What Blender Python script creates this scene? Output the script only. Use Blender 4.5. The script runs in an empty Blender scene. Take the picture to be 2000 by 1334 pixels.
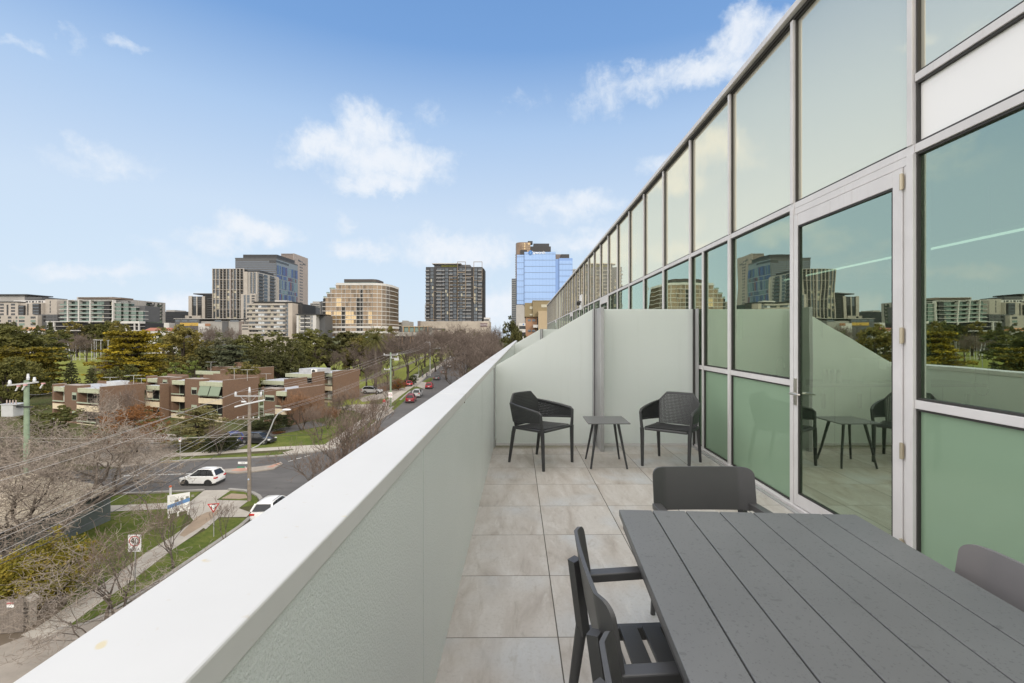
import bpy, bmesh, math, random
from mathutils import Vector, Matrix, noise
R = math.radians
rnd = random.Random(7)
scene = bpy.context.scene
COL = scene.collection

# ---------------------------------------------------------------- camera
EYE = 15.0            # eye height above the street
F = 905.0             # focal length in photograph pixels (2000 wide)
VX, VY = 1018.0, 657.0
cam_d = bpy.data.cameras.new('camera')
cam_d.sensor_width = 36.0
cam_d.lens = F / 2000 * 36.0
cam_d.shift_x = (1000 - VX) / 2000
cam_d.shift_y = (VY - 667) / 2000
cam_d.clip_start = 0.05
cam_d.clip_end = 6000
cam = bpy.data.objects.new('camera', cam_d)
COL.objects.link(cam)
cam.location = (0, 0, EYE)
cam.rotation_euler = (R(90), 0, 0)
scene.camera = cam

# ---------------------------------------------------------------- light
SUN_EL, SUN_AZ = 27.0, 150.0      # azimuth clockwise from +Y: behind to the right, so the building shades the balcony
scene.view_settings.view_transform = 'Standard'
scene.view_settings.look = 'None'
scene.view_settings.gamma = 1
scene.view_settings.use_curve_mapping = False
scene.view_settings.exposure = 0.7
scene.render.engine = 'CYCLES'
scene.cycles.max_bounces = 8
scene.cycles.transparent_max_bounces = 16
scene.cycles.glossy_bounces = 4
scene.cycles.caustics_reflective = True
scene.cycles.caustics_refractive = False
scene.cycles.use_denoising = True
scene.cycles.sample_clamp_indirect = 6.0
sun_d = bpy.data.lights.new('sun', 'SUN')
sun_d.energy = 1.2
sun_d.angle = R(12)
sun_d.color = (1.0, 0.92, 0.80)
sun = bpy.data.objects.new('sun', sun_d)
COL.objects.link(sun)
az, el = R(SUN_AZ), R(SUN_EL)
sun_dir = Vector((math.sin(az) * math.cos(el), math.cos(az) * math.cos(el), math.sin(el)))
sun.rotation_euler = sun_dir.to_track_quat('Z', 'Y').to_euler()
sun.location = (0, -20, 60)

# ---------------------------------------------------------------- node helper
class NT:
    def __init__(s, tree):
        s.t = tree; s.n = tree.nodes; s.l = tree.links
    def add(s, typ, **kw):
        n = s.n.new(typ)
        for k, v in kw.items(): setattr(n, k, v)
        return n
    def val(s, sock, v):
        if hasattr(v, 'is_output'): s.l.new(v, sock)
        elif isinstance(v, tuple) and len(v) == 3 and sock.type == 'RGBA': sock.default_value = (*v, 1)
        else: sock.default_value = v
    def m(s, op, a, b=0.0, c=0.0, clamp=False):
        n = s.add('ShaderNodeMath', operation=op, use_clamp=clamp)
        s.val(n.inputs[0], a); s.val(n.inputs[1], b); s.val(n.inputs[2], c)
        return n.outputs[0]
    def mix(s, fac, a, b, blend='MIX'):
        n = s.add('ShaderNodeMix', data_type='RGBA', blend_type=blend)
        s.val(n.inputs['Factor'], fac); s.val(n.inputs['A'], a) if False else None
        s.val(n.inputs[6], a); s.val(n.inputs[7], b)
        return n.outputs[2]
    def ramp(s, fac, stops, interp='LINEAR'):
        n = s.add('ShaderNodeValToRGB'); n.color_ramp.interpolation = interp
        e = n.color_ramp.elements
        while len(e) < len(stops): e.new(0.5)
        for q, (p, c) in zip(e, stops):
            q.position = p; q.color = (*c, 1) if isinstance(c, tuple) else (c, c, c, 1)
        s.val(n.inputs[0], fac)
        return n.outputs[0]
    def noise(s, vec, scale, detail=4.0, rough=0.55, dist=0.0):
        n = s.add('ShaderNodeTexNoise')
        if vec is not None: s.l.new(vec, n.inputs['Vector'])
        n.inputs['Scale'].default_value = scale; n.inputs['Detail'].default_value = detail
        n.inputs['Roughness'].default_value = rough; n.inputs['Distortion'].default_value = dist
        return n.outputs['Fac']
    def smooth(s, v, a, b):
        n = s.add('ShaderNodeMapRange', interpolation_type='SMOOTHSTEP')
        s.val(n.inputs[0], v); n.inputs[1].default_value = a; n.inputs[2].default_value = b
        return n.outputs[0]
    def comb(s, x, y, z):
        n = s.add('ShaderNodeCombineXYZ')
        s.val(n.inputs[0], x); s.val(n.inputs[1], y); s.val(n.inputs[2], z)
        return n.outputs[0]
    def sep(s, v):
        n = s.add('ShaderNodeSeparateXYZ'); s.l.new(v, n.inputs[0]); return n.outputs
    def mapping(s, v, scale=(1, 1, 1), rot=(0, 0, 0), loc=(0, 0, 0)):
        n = s.add('ShaderNodeMapping'); s.l.new(v, n.inputs[0])
        n.inputs['Scale'].default_value = scale; n.inputs['Rotation'].default_value = rot; n.inputs['Location'].default_value = loc
        return n.outputs[0]

# ---------------------------------------------------------------- world: clear low sky, small clouds, cloud cover overhead and behind
world = bpy.data.worlds.new('World'); scene.world = world; world.use_nodes = True
W = NT(world.node_tree); W.n.clear()
tc = W.add('ShaderNodeTexCoord')
nrm = W.add('ShaderNodeVectorMath', operation='NORMALIZE'); W.l.new(tc.outputs['Generated'], nrm.inputs[0])
dx, dy, dz = W.sep(nrm.outputs[0])
sky = W.add('ShaderNodeTexSky', sky_type='NISHITA', sun_disc=False)
sky.sun_elevation = el; sky.sun_rotation = az
sky.air_density = 1.0; sky.dust_density = 1.2; sky.ozone_density = 1.5; sky.altitude = 50
elev = W.m('ARCSINE', dz); azim = W.m('ARCTAN2', dx, dy)
e01 = W.m('DIVIDE', elev, math.pi / 2, clamp=True)
K = 0.616            # sky colours below are meant for exposure 0
def kc(*c): return tuple(10 * K * q for q in c)
grad = W.ramp(e01, [(0.0, kc(.70, .81, .93)), (0.10, kc(.645, .775, .925)), (0.154, kc(.625, .755, .92)), (0.263, kc(.43, .605, .87)), (0.353, kc(.20, .385, .73)), (0.5, kc(.13, .29, .62))])
base = W.mix(0.93, sky.outputs[0], grad)
def cloud_dir(px, py):
    u = (px - VX) / F; v = (VY - py) / F
    return math.atan(u), math.atan(v / math.sqrt(1 + u * u))
CLOUDS = [(640, 285, 75, 42, 1.0), (715, 262, 70, 55, 1.0), (760, 320, 110, 42, 1.0), (735, 362, 80, 24, .95), (850, 305, 45, 22, .6), (590, 315, 40, 16, .5),
          (1455, 70, 75, 45, 1.0), (1395, 125, 120, 34, .95), (1270, 160, 90, 26, .6), (1165, 190, 40, 40, .5), (1560, 60, 80, 45, .9), (1237, 127, 18, 9, .35), (1030, 195, 30, 12, .12),
          (228, 305, 70, 28, .5), (160, 322, 60, 14, .3), (500, 455, 65, 26, .85), (420, 475, 70, 20, .7), (165, 527, 110, 16, .75), (300, 490, 50, 16, .3),
          (885, 490, 95, 42, .95), (960, 503, 60, 24, .8), (820, 503, 60, 22, .8), (712, 487, 52, 22, .9), (1110, 403, 85, 26, .75), (1130, 467, 60, 22, .8),
          (985, 595, 70, 34, .95), (350, 590, 60, 22, .95), (378, 520, 80, 26, .45), (980, 625, 90, 22, .8), (685, 436, 26, 12, .5), (830, 230, 14, 14, .1),
          (235, 84, 42, 10, .32), (25, 97, 44, 12, .34), (117, 70, 18, 20, .2), (1290, 322, 30, 18, .4), (140, 265, 30, 10, .3)]
dirv = nrm.outputs[0]
n_big = W.noise(dirv, 11.0, 8.0, 0.66, 0.6)
n_fine = W.noise(dirv, 38.0, 8.0, 0.68, 0.5)
w1 = W.noise(W.mapping(dirv, loc=(3, 7, 1)), 9.0, 5.0, 0.6); w2 = W.noise(W.mapping(dirv, loc=(8, 2, 5)), 9.0, 5.0, 0.6)
w3 = W.noise(W.mapping(dirv, loc=(1, 4, 9)), 30.0, 5.0, 0.6); w4 = W.noise(W.mapping(dirv, loc=(5, 5, 2)), 30.0, 5.0, 0.6)
azw = W.m('ADD', azim, W.m('ADD', W.m('MULTIPLY', W.m('SUBTRACT', w1, 0.5), 0.16), W.m('MULTIPLY', W.m('SUBTRACT', w3, 0.5), 0.05)))
elw = W.m('ADD', elev, W.m('ADD', W.m('MULTIPLY', W.m('SUBTRACT', w2, 0.5), 0.10), W.m('MULTIPLY', W.m('SUBTRACT', w4, 0.5), 0.035)))
nz = W.m('ADD', W.m('MULTIPLY', W.m('SUBTRACT', n_big, 0.5), 1.3), W.m('MULTIPLY', W.m('SUBTRACT', n_fine, 0.5), 1.1))
dens = None
for (px, py, rx, ry, k) in CLOUDS:
    a0, e0 = cloud_dir(px, py); a1, _ = cloud_dir(px + rx, py); _, e1 = cloud_dir(px, py - ry)
    q1 = W.m('DIVIDE', W.m('SUBTRACT', azw, a0), abs(a1 - a0) * 1.3)
    q2 = W.m('DIVIDE', W.m('SUBTRACT', elw, e0), abs(e1 - e0) * 1.3)
    d2 = W.m('ADD', W.m('MULTIPLY', q1, q1), W.m('MULTIPLY', q2, q2))
    blob = W.m('MULTIPLY', W.m('SUBTRACT', 1.0, d2), k)
    dens = blob if dens is None else W.m('SMOOTH_MAX', dens, blob, 0.25)
dens = W.m('MAXIMUM', dens, -1.2)
dn = W.m('ADD', dens, nz)
cl = W.m('MULTIPLY', W.smooth(dn, -0.20, 1.1), 0.94)
ccol = W.mix(W.smooth(dn, 0.1, 1.4), kc(.78, .86, .96), kc(.88, .92, .98))
withc = W.mix(cl, base, ccol)
# grey-white cover overhead and behind; unseen side banks added to brighten facades and balcony
cov = W.m('MAXIMUM', W.m('MAXIMUM', W.smooth(elev, R(38), R(54)), W.smooth(dy, 0.06, -0.30)), W.m('MAXIMUM', W.smooth(azim, R(-50), R(-64)), W.smooth(azim, R(52), R(66))))
covn = W.noise(dirv, 2.6, 6.0, 0.55, 0.5)
cover = W.ramp(covn, [(0.30, (8.8, 8.6, 8.5)), (0.55, (12.4, 12.0, 11.6)), (0.75, (15.2, 14.6, 13.9))])
withc = W.mix(W.m('MULTIPLY', cov, 0.94), withc, cover)
bg = W.add('ShaderNodeBackground'); W.l.new(withc, bg.inputs[0]); bg.inputs[1].default_value = 0.1
wo = W.add('ShaderNodeOutputWorld'); W.l.new(bg.outputs[0], wo.inputs[0])

# ---------------------------------------------------------------- positions
def zg(y):                       # the street rises gently away from the building
    return 0.0 if y < 40 else min((y - 40) * 0.02, 4.0)
def gp(px, py, off=0.0):         # ground point seen at a photograph pixel (used for planning the layout)
    y = EYE * F / (py - VY)
    for _ in range(30):
        y = 0.5 * y + 0.5 * (EYE - zg(y)) * F / (py - VY)
    return Vector(((px - VX) / F * y, y, zg(y) + off))
def X(px, y): return (px - VX) / F * y
def Z(py, y): return EYE + (VY - py) / F * y
def at(px, py, y): return Vector((X(px, y), y, Z(py, y)))

# ---------------------------------------------------------------- mesh helper
class MB:
    def __init__(s): s.v = []; s.f = []
    def add(s, vs, fs):
        o = len(s.v); s.v += [tuple(v) for v in vs]; s.f += [tuple(i + o for i in f) for f in fs]; return s
    def box(s, x0, y0, z0, x1, y1, z1, M=None):
        if x1 < x0: x0, x1 = x1, x0
        if y1 < y0: y0, y1 = y1, y0
        if z1 < z0: z0, z1 = z1, z0
        vs = [Vector(p) for p in ((x0,y0,z0),(x1,y0,z0),(x1,y1,z0),(x0,y1,z0),(x0,y0,z1),(x1,y0,z1),(x1,y1,z1),(x0,y1,z1))]
        if M: vs = [M @ v for v in vs]
        return s.add(vs, [(0,3,2,1),(4,5,6,7),(0,1,5,4),(1,2,6,5),(2,3,7,6),(3,0,4,7)])
    def prism(s, poly, z0, z1, M=None):           # poly in x,y, counter-clockwise
        n = len(poly)
        vs = [Vector((p[0], p[1], z0)) for p in poly] + [Vector((p[0], p[1], z1)) for p in poly]
        if M: vs = [M @ v for v in vs]
        fs = [tuple(reversed(range(n))), tuple(range(n, 2 * n))]
        fs += [(i, (i + 1) % n, n + (i + 1) % n, n + i) for i in range(n)]
        return s.add(vs, fs)
    def tube(s, pts, rad, n=6, cap=True):
        pts = [Vector(p) for p in pts]
        if not isinstance(rad, (list, tuple)): rad = [rad] * len(pts)
        rings = []; up = Vector((0, 0, 1)); prev = None
        o = len(s.v)
        for i, p in enumerate(pts):
            t = (pts[min(i + 1, len(pts) - 1)] - pts[max(i - 1, 0)])
            if t.length < 1e-9: t = Vector((0, 0, 1))
            t.normalize()
            if prev is None:
                a = t.cross(up)
                if a.length < 0.05: a = t.cross(Vector((1, 0, 0)))
            else:
                a = prev - t * prev.dot(t)
                if a.length < 1e-6: a = t.cross(up)
            a.normalize(); prev = a
            b = t.cross(a)
            for k in range(n):
                w = 2 * math.pi * k / n
                s.v.append(tuple(p + (a * math.cos(w) + b * math.sin(w)) * rad[i]))
        for i in range(len(pts) - 1):
            for k in range(n):
                q = (k + 1) % n
                s.f.append((o + i * n + k, o + i * n + q, o + (i + 1) * n + q, o + (i + 1) * n + k))
        if cap:
            s.f.append(tuple(o + k for k in reversed(range(n))))
            s.f.append(tuple(o + (len(pts) - 1) * n + k for k in range(n)))
        return s
    def beam(s, p0, p1, w, h):                    # rectangular bar between two points
        p0, p1 = Vector(p0), Vector(p1); t = (p1 - p0).normalized()
        a = t.cross(Vector((0, 0, 1)))
        if a.length < 0.05: a = Vector((1, 0, 0))
        a.normalize(); b = a.cross(t).normalized()
        vs = [p + a * sx * w / 2 + b * sz * h / 2 for p in (p0, p1) for sx, sz in ((-1,-1),(1,-1),(1,1),(-1,1))]
        return s.add(vs, [(3,2,1,0),(4,5,6,7),(0,1,5,4),(1,2,6,5),(2,3,7,6),(3,0,4,7)])
    def lathe(s, prof, n=16, c=(0, 0, 0)):        # profile of (r, z)
        o = len(s.v)
        for r, z in prof:
            for k in range(n):
                w = 2 * math.pi * k / n
                s.v.append((c[0] + r * math.cos(w), c[1] + r * math.sin(w), c[2] + z))
        for i in range(len(prof) - 1):
            for k in range(n):
                q = (k + 1) % n
                s.f.append((o + i * n + k, o + i * n + q, o + (i + 1) * n + q, o + (i + 1) * n + k))
        s.f.append(tuple(o + k for k in reversed(range(n))))
        s.f.append(tuple(o + (len(prof) - 1) * n + k for k in range(n)))
        return s
    def mesh(s, name, mat=None, smooth=False, bevel=0.0, seg=2):
        me = bpy.data.meshes.new(name)
        me.from_pydata(s.v, [], s.f)
        if bevel > 0:
            bm = bmesh.new(); bm.from_mesh(me)
            bmesh.ops.remove_doubles(bm, verts=bm.verts, dist=1e-5)
            es = [e for e in bm.edges if len(e.link_faces) == 2 and e.calc_face_angle(0) > 0.5]
            bmesh.ops.bevel(bm, geom=es, offset=bevel, segments=seg, affect='EDGES', profile=0.5, clamp_overlap=True)
            bm.to_mesh(me); bm.free()
        if smooth:
            for p in me.polygons: p.use_smooth = True
            if smooth == 'auto':
                me.set_sharp_from_angle(angle=R(38))
        if mat: me.materials.append(mat)
        return me
    def build(s, name, mat, parent=None, smooth=False, bevel=0.0, seg=2):
        o = bpy.data.objects.new(name, s.mesh(name, mat, smooth, bevel, seg))
        COL.objects.link(o)
        if parent: o.parent = parent
        return o

def tag(o, label=None, cat=None, group=None, kind=None):
    if label: o['label'] = label
    if cat: o['category'] = cat
    if group: o['group'] = group
    if kind: o['kind'] = kind
    return o
def thing(name, label, cat, loc=(0, 0, 0), rotz=0.0, group=None):
    o = bpy.data.objects.new(name, None); COL.objects.link(o)
    o.empty_display_size = 0.3
    o.location = loc; o.rotation_euler = (0, 0, rotz)
    return tag(o, label, cat, group)
def kids(o): return [c for c in bpy.data.objects if c.parent == o]
def dup(root, loc, rotz=0.0, label=None, group=None, scale=None, kidmap=None):
    r = root.copy(); COL.objects.link(r); r.location = loc; r.rotation_euler = (0, 0, rotz)
    if scale: r.scale = scale
    if label: r['label'] = label
    if group: r['group'] = group
    for ch in (kidmap if kidmap is not None else kids(root)):
        c = ch.copy(); COL.objects.link(c); c.parent = r
        for g in kids(ch) if kidmap is None else ():
            d = g.copy(); COL.objects.link(d); d.parent = c
    return r

# ---------------------------------------------------------------- materials
MATS = {}
def mat(name, col, rough=0.6, metal=0.0, spec=0.5, vary=0.0, vscale=3.0, bump=0.0, bscale=40.0, coords='Object', coat=0.0, emit=0.0, col2=None):
    if name in MATS: return MATS[name]
    m = bpy.data.materials.new(name); m.use_nodes = True
    T = NT(m.node_tree); b = T.n['Principled BSDF']
    b.inputs['Base Color'].default_value = (*col, 1)
    b.inputs['Roughness'].default_value = rough; b.inputs['Metallic'].default_value = metal
    b.inputs['Specular IOR Level'].default_value = spec
    if coat: b.inputs['Coat Weight'].default_value = coat; b.inputs['Coat Roughness'].default_value = 0.05
    if emit:
        b.inputs['Emission Color'].default_value = (*col, 1); b.inputs['Emission Strength'].default_value = emit
    if vary or bump or col2:
        if coords == 'World': v = T.add('ShaderNodeNewGeometry').outputs['Position']
        else: v = T.add('ShaderNodeTexCoord').outputs[coords]
    if vary or col2:
        n = T.noise(v, vscale, 5.0, 0.6)
        c2 = col2 or tuple(c * (1 - vary) for c in col); c1 = col if col2 else tuple(min(1, c * (1 + vary)) for c in col)
        T.l.new(T.ramp(n, [(0.33, c2), (0.67, c1)]), b.inputs['Base Color'])
    if bump:
        n2 = T.noise(v, bscale, 4.0, 0.6)
        bn = T.add('ShaderNodeBump'); bn.inputs['Strength'].default_value = bump; bn.inputs['Distance'].default_value = 0.02
        T.l.new(n2, bn.inputs['Height']); T.l.new(bn.outputs[0], b.inputs['Normal'])
    MATS[name] = m
    return m
def worldpos(T):
    return T.add('ShaderNodeNewGeometry').outputs['Position']

def glass_mat(name, thru, refl, base_f, diffuse=None, rough=0.0, fres=0.6, warp=0.0):
    """coated window glass: a tinted mirror layer over tinted clear glass or a painted back"""
    if name in MATS: return MATS[name]
    m = bpy.data.materials.new(name); m.use_nodes = True
    T = NT(m.node_tree); T.n.clear()
    out = T.add('ShaderNodeOutputMaterial')
    gl = T.add('ShaderNodeBsdfGlossy'); gl.inputs['Color'].default_value = (*refl, 1); gl.inputs['Roughness'].default_value = rough
    if warp:      # panes are never quite flat
        bn = T.add('ShaderNodeBump'); bn.inputs['Strength'].default_value = warp; bn.inputs['Distance'].default_value = 0.05
        T.l.new(T.noise(worldpos(T), 1.1, 2.0, .5), bn.inputs['Height']); T.l.new(bn.outputs[0], gl.inputs['Normal'])
    if diffuse:
        un = T.add('ShaderNodeBsdfDiffuse'); un.inputs['Color'].default_value = (*diffuse, 1)
    else:
        un = T.add('ShaderNodeBsdfTransparent'); un.inputs['Color'].default_value = (*thru, 1)
    fr = T.add('ShaderNodeLayerWeight'); fr.inputs['Blend'].default_value = 0.35
    f = T.m('ADD', T.m('MULTIPLY', fr.outputs['Fresnel'], fres), base_f, clamp=True)
    f = T.m('MULTIPLY', f, T.m('SUBTRACT', 1.0, T.add('ShaderNodeNewGeometry').outputs['Backfacing']))
    mx = T.add('ShaderNodeMixShader'); T.l.new(f, mx.inputs[0]); T.l.new(un.outputs[0], mx.inputs[1]); T.l.new(gl.outputs[0], mx.inputs[2])
    T.l.new(mx.outputs[0], out.inputs[0])
    MATS[name] = m
    return m
# ================================================================ near building and balcony
FL = EYE - 1.495           # balcony floor level
FX = 2.39                  # facade plane
# ---- materials
def tile_mat():
    m = bpy.data.materials.new('stone_tile'); m.use_nodes = True
    T = NT(m.node_tree); b = T.n['Principled BSDF']
    p = worldpos(T)
    p = T.mapping(p, rot=(0, 0, R(-0.55)))
    x, y, z = T.sep(p)
    S = 0.594
    tx = T.m('DIVIDE', T.m('SUBTRACT', x, 0.205), S); ty = T.m('DIVIDE', T.m('SUBTRACT', y, 2.301), S)
    ix, iy = T.m('FLOOR', tx), T.m('FLOOR', ty)
    fx, fy = T.m('FRACT', tx), T.m('FRACT', ty)
    ex = T.m('MINIMUM', fx, T.m('SUBTRACT', 1.0, fx)); ey = T.m('MINIMUM', fy, T.m('SUBTRACT', 1.0, fy))
    gx = T.smooth(ex, 0.0035, 0.0065); gy = T.smooth(ey, 0.0022, 0.0055)
    wn = T.add('ShaderNodeTexWhiteNoise', noise_dimensions='3D'); T.l.new(T.comb(ix, iy, 3.0), wn.inputs['Vector'])
    r3 = T.sep(wn.outputs['Color'])
    # each tile shows its own patch of the stone pattern
    loc = T.comb(T.m('ADD', x, T.m('MULTIPLY', r3[0], 20.0)), T.m('ADD', y, T.m('MULTIPLY', r3[1], 20.0)), T.m('MULTIPLY', r3[2], 9.0))
    veined = T.mapping(loc, rot=(0, 0, R(35)), scale=(3.2, 0.95, 1))
    n1 = T.noise(veined, 1.7, 8.0, 0.62, 0.7)
    n2 = T.noise(veined, 5.5, 8.0, 0.7, 0.9)
    n3 = T.noise(loc, 60.0, 4.0, 0.7)
    n4 = T.noise(loc, 1.6, 3.0, 0.5)
    c = T.ramp(n1, [(0.30, (0.34, 0.295, 0.255)), (0.43, (0.455, 0.412, 0.37)), (0.57, (0.52, 0.485, 0.448)), (0.70, (0.585, 0.555, 0.525))])
    c = T.mix(T.smooth(n4, 0.5, 0.72), c, (0.50, 0.505, 0.51))
    c = T.mix(T.m('MULTIPLY', T.smooth(n2, 0.53, 0.74), 0.62), c, (0.33, 0.29, 0.25))
    nl = T.noise(T.mapping(veined, loc=(4, 9, 2)), 4.0, 8.0, 0.7, 0.9)
    c = T.mix(T.m('MULTIPLY', T.smooth(nl, 0.55, 0.74), 0.55), c, (0.64, 0.625, 0.60))
    c = T.mix(T.m('MULTIPLY', T.smooth(n3, 0.48, 0.75), 0.5), c, (0.36, 0.33, 0.30))
    c = T.mix(T.m('MULTIPLY', T.m('SUBTRACT', r3[0], 0.5), 0.28), c, (0.36, 0.32, 0.29))
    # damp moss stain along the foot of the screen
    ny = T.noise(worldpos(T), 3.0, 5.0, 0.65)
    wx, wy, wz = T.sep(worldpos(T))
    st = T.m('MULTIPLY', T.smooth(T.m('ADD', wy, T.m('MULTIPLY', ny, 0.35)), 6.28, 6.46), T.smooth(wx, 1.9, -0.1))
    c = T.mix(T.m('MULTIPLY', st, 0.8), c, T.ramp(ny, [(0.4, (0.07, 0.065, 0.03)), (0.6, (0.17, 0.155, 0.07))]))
    grout = T.m('MULTIPLY', gx, gy)
    c = T.mix(grout, (0.075, 0.062, 0.045), c)
    T.l.new(c, b.inputs['Base Color'])
    T.l.new(T.ramp(n2, [(0.3, 0.42), (0.7, 0.6)]), b.inputs['Roughness'])
    h = T.m('ADD', T.m('MULTIPLY', grout, 1.0), T.m('MULTIPLY', T.m('ADD', n3, n2), 0.12))
    bn = T.add('ShaderNodeBump'); bn.inputs['Strength'].default_value = 0.5; bn.inputs['Distance'].default_value = 0.004
    T.l.new(h, bn.inputs['Height']); T.l.new(bn.outputs[0], b.inputs['Normal'])
    return m
TILE = tile_mat()

def coping_mat():
    m = bpy.data.materials.new('white_coping'); m.use_nodes = True
    T = NT(m.node_tree); b = T.n['Principled BSDF']; p = worldpos(T)
    n = T.noise(p, 2.5, 5.0, 0.6); sp = T.noise(p, 42.0, 2.0, 0.5); sp2 = T.noise(T.mapping(p, loc=(7, 3, 1)), 23.0, 2.0, 0.4)
    c = T.ramp(n, [(0.3, (0.60, 0.597, 0.59)), (0.7, (0.64, 0.637, 0.63))])
    c = T.mix(T.m('MULTIPLY', T.smooth(sp, 0.70, 0.78), 0.5), c, (0.55, 0.50, 0.42))
    c = T.mix(T.m('MULTIPLY', T.smooth(sp2, 0.73, 0.78), 0.6), c, (0.62, 0.50, 0.22))
    x, y, z = T.sep(p)
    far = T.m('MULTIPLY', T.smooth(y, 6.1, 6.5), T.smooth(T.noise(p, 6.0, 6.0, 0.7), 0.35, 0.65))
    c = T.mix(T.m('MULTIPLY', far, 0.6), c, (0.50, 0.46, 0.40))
    T.l.new(c, b.inputs['Base Color']); b.inputs['Roughness'].default_value = 0.42
    return m
COPING = coping_mat()

def ripple_mat():
    m = bpy.data.materials.new('textured_parapet_paint'); m.use_nodes = True
    T = NT(m.node_tree); b = T.n['Principled BSDF']; p = worldpos(T)
    n0 = T.noise(p, 1.3, 4.0, 0.5)
    T.l.new(T.ramp(n0, [(0.3, (0.67, 0.715, 0.70)), (0.7, (0.71, 0.75, 0.74))]), b.inputs['Base Color'])
    b.inputs['Roughness'].default_value = 0.34
    n = T.noise(T.mapping(p, scale=(1, 1.0, 0.8)), 190.0, 2.5, 0.5, 0.4); n2 = T.noise(p, 300.0, 2.0, 0.5)
    bn = T.add('ShaderNodeBump'); bn.inputs['Strength'].default_value = 0.6; bn.inputs['Distance'].default_value = 0.006
    T.l.new(T.m('ADD', n, T.m('MULTIPLY', n2, 0.25)), bn.inputs['Height']); T.l.new(bn.outputs[0], b.inputs['Normal'])
    return m
RIPPLE = ripple_mat()
def frosted_mat():
    m = bpy.data.materials.new('frosted_glass'); m.use_nodes = True
    T = NT(m.node_tree); b = T.n['Principled BSDF']; p = worldpos(T)
    n0 = T.noise(p, 0.9, 3.0, 0.5)
    c = T.ramp(n0, [(0.3, (0.77, 0.80, 0.765)), (0.7, (0.81, 0.83, 0.80))])
    dr = T.noise(T.mapping(p, scale=(9, 9, .5)), 2.0, 4.0, .6)
    c = T.mix(T.m('MULTIPLY', T.smooth(dr, .55, .8), .18), c, (.48, .50, .44))
    T.l.new(c, b.inputs['Base Color']); b.inputs['Roughness'].default_value = 0.14; b.inputs['Specular IOR Level'].default_value = 0.6
    tr = T.add('ShaderNodeBsdfTranslucent'); tr.inputs[0].default_value = (.98, 1.0, .96, 1)
    mx = T.add('ShaderNodeMixShader'); mx.inputs[0].default_value = .42
    T.l.new(b.outputs[0], mx.inputs[1]); T.l.new(tr.outputs[0], mx.inputs[2]); T.l.new(mx.outputs[0], T.n['Material Output'].inputs[0])
    return m
FROST = frosted_mat()
def alu_mat():
    m = bpy.data.materials.new('silver_aluminium'); m.use_nodes = True
    T = NT(m.node_tree); b = T.n['Principled BSDF']; p = worldpos(T)
    n = T.noise(p, 4.0, 4.0, .6); st = T.noise(T.mapping(p, scale=(28, 28, 1.6)), 1.0, 4.0, .6); bl = T.noise(p, 1.7, 4.0, .6)
    c = T.ramp(n, [(.3, (.63, .61, .605)), (.7, (.70, .68, .675))])
    c = T.mix(T.m('MULTIPLY', T.m('MULTIPLY', T.smooth(st, .52, .74), T.smooth(bl, .4, .62)), .45), c, (.46, .41, .38))
    T.l.new(c, b.inputs['Base Color']); b.inputs['Roughness'].default_value = .42
    MATS['silver_aluminium'] = m
    return m
ALU = alu_mat()
ALU_D = mat('grey_aluminium', (0.40, 0.40, 0.40), 0.40, 0.1, 0.5, vary=0.05, vscale=5, coords='World')
SEAL = mat('dark_gasket', (0.035, 0.033, 0.03), 0.6)
WHITEP = mat('white_panel', (0.90, 0.89, 0.88), 0.35)
VIS = glass_mat('tinted_vision_glass', (0.58, 0.70, 0.60), (0.86, 1.0, 0.80), 0.47, warp=.035, fres=.8)
SPAN = glass_mat('coated_spandrel_glass', None, (1.0, 0.93, 0.70), 0.55, diffuse=(0.80, 0.785, 0.69), warp=.05)
GREENP = glass_mat('green_backed_glass', None, (0.8, 0.95, 0.82), 0.06, diffuse=(0.25, 0.36, 0.25), fres=0.5)

# ---- floor
fl = MB().box(-0.372, -14.0, FL - 0.25, FX + 0.02, 42.0, FL).build('balcony_floor', TILE); tag(fl, kind='structure')

# ---- parapet
par = thing('parapet_wall', 'white topped balcony parapet with grey green textured lining beside the tiled floor', 'parapet', (-0.45, 0, FL))
def cp(y0, y1):
    # folded metal coping with a slight fall to the inside
    x0, x1, zt = -0.10, 0.084, 1.120
    return MB().add([(x0, y0, zt + .002), (x1, y0, zt - .002), (x1, y0, zt - .050), (x0, y0, zt - .05), (x0, y1, zt + .002), (x1, y1, zt - .002), (x1, y1, zt - .05), (x0, y1, zt - .05)],
                    [(0, 1, 2, 3)[::-1], (4, 5, 6, 7), (0, 4, 5, 1)[::-1], (1, 5, 6, 2)[::-1], (2, 6, 7, 3)[::-1], (3, 7, 4, 0)[::-1]])
for y0, y1 in ((-14.0, 3.024), (3.032, 9.0), (9.004, 15.2), (15.204, 21.8)):
    cp(y0, y1).build('coping', COPING, par, bevel=0.004)
for yj in (3.028, 9.002, 15.202): MB().box(-.098, yj - .0055, 1.06, .082, yj + .0055, 1.1175).build('joint_sealant', mat('brown_sealant', (.36, .30, .23), .7), par)
cp(21.9, 42.0).build('coping', COPING, par, bevel=0.004)
for y0, y1 in ((-14.0, 1.757), (1.763, 4.4), (4.406, 6.26), (6.42, 12), (12.006, 22), (22.01, 42)):
    MB().box(0.062, y0, 0.0, 0.078, y1, 1.069).build('lining_panel', RIPPLE, par)
MB().box(-0.08, -14, -1.2, 0.06, 42, 1.069).build('wall_core', mat('dark_render', (0.2, 0.2, 0.19), 0.8), par)
MB().box(0.060, 6.27, 0.0, 0.092, 6.40, 1.069).build('end_channel', ALU_D, par)

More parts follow.
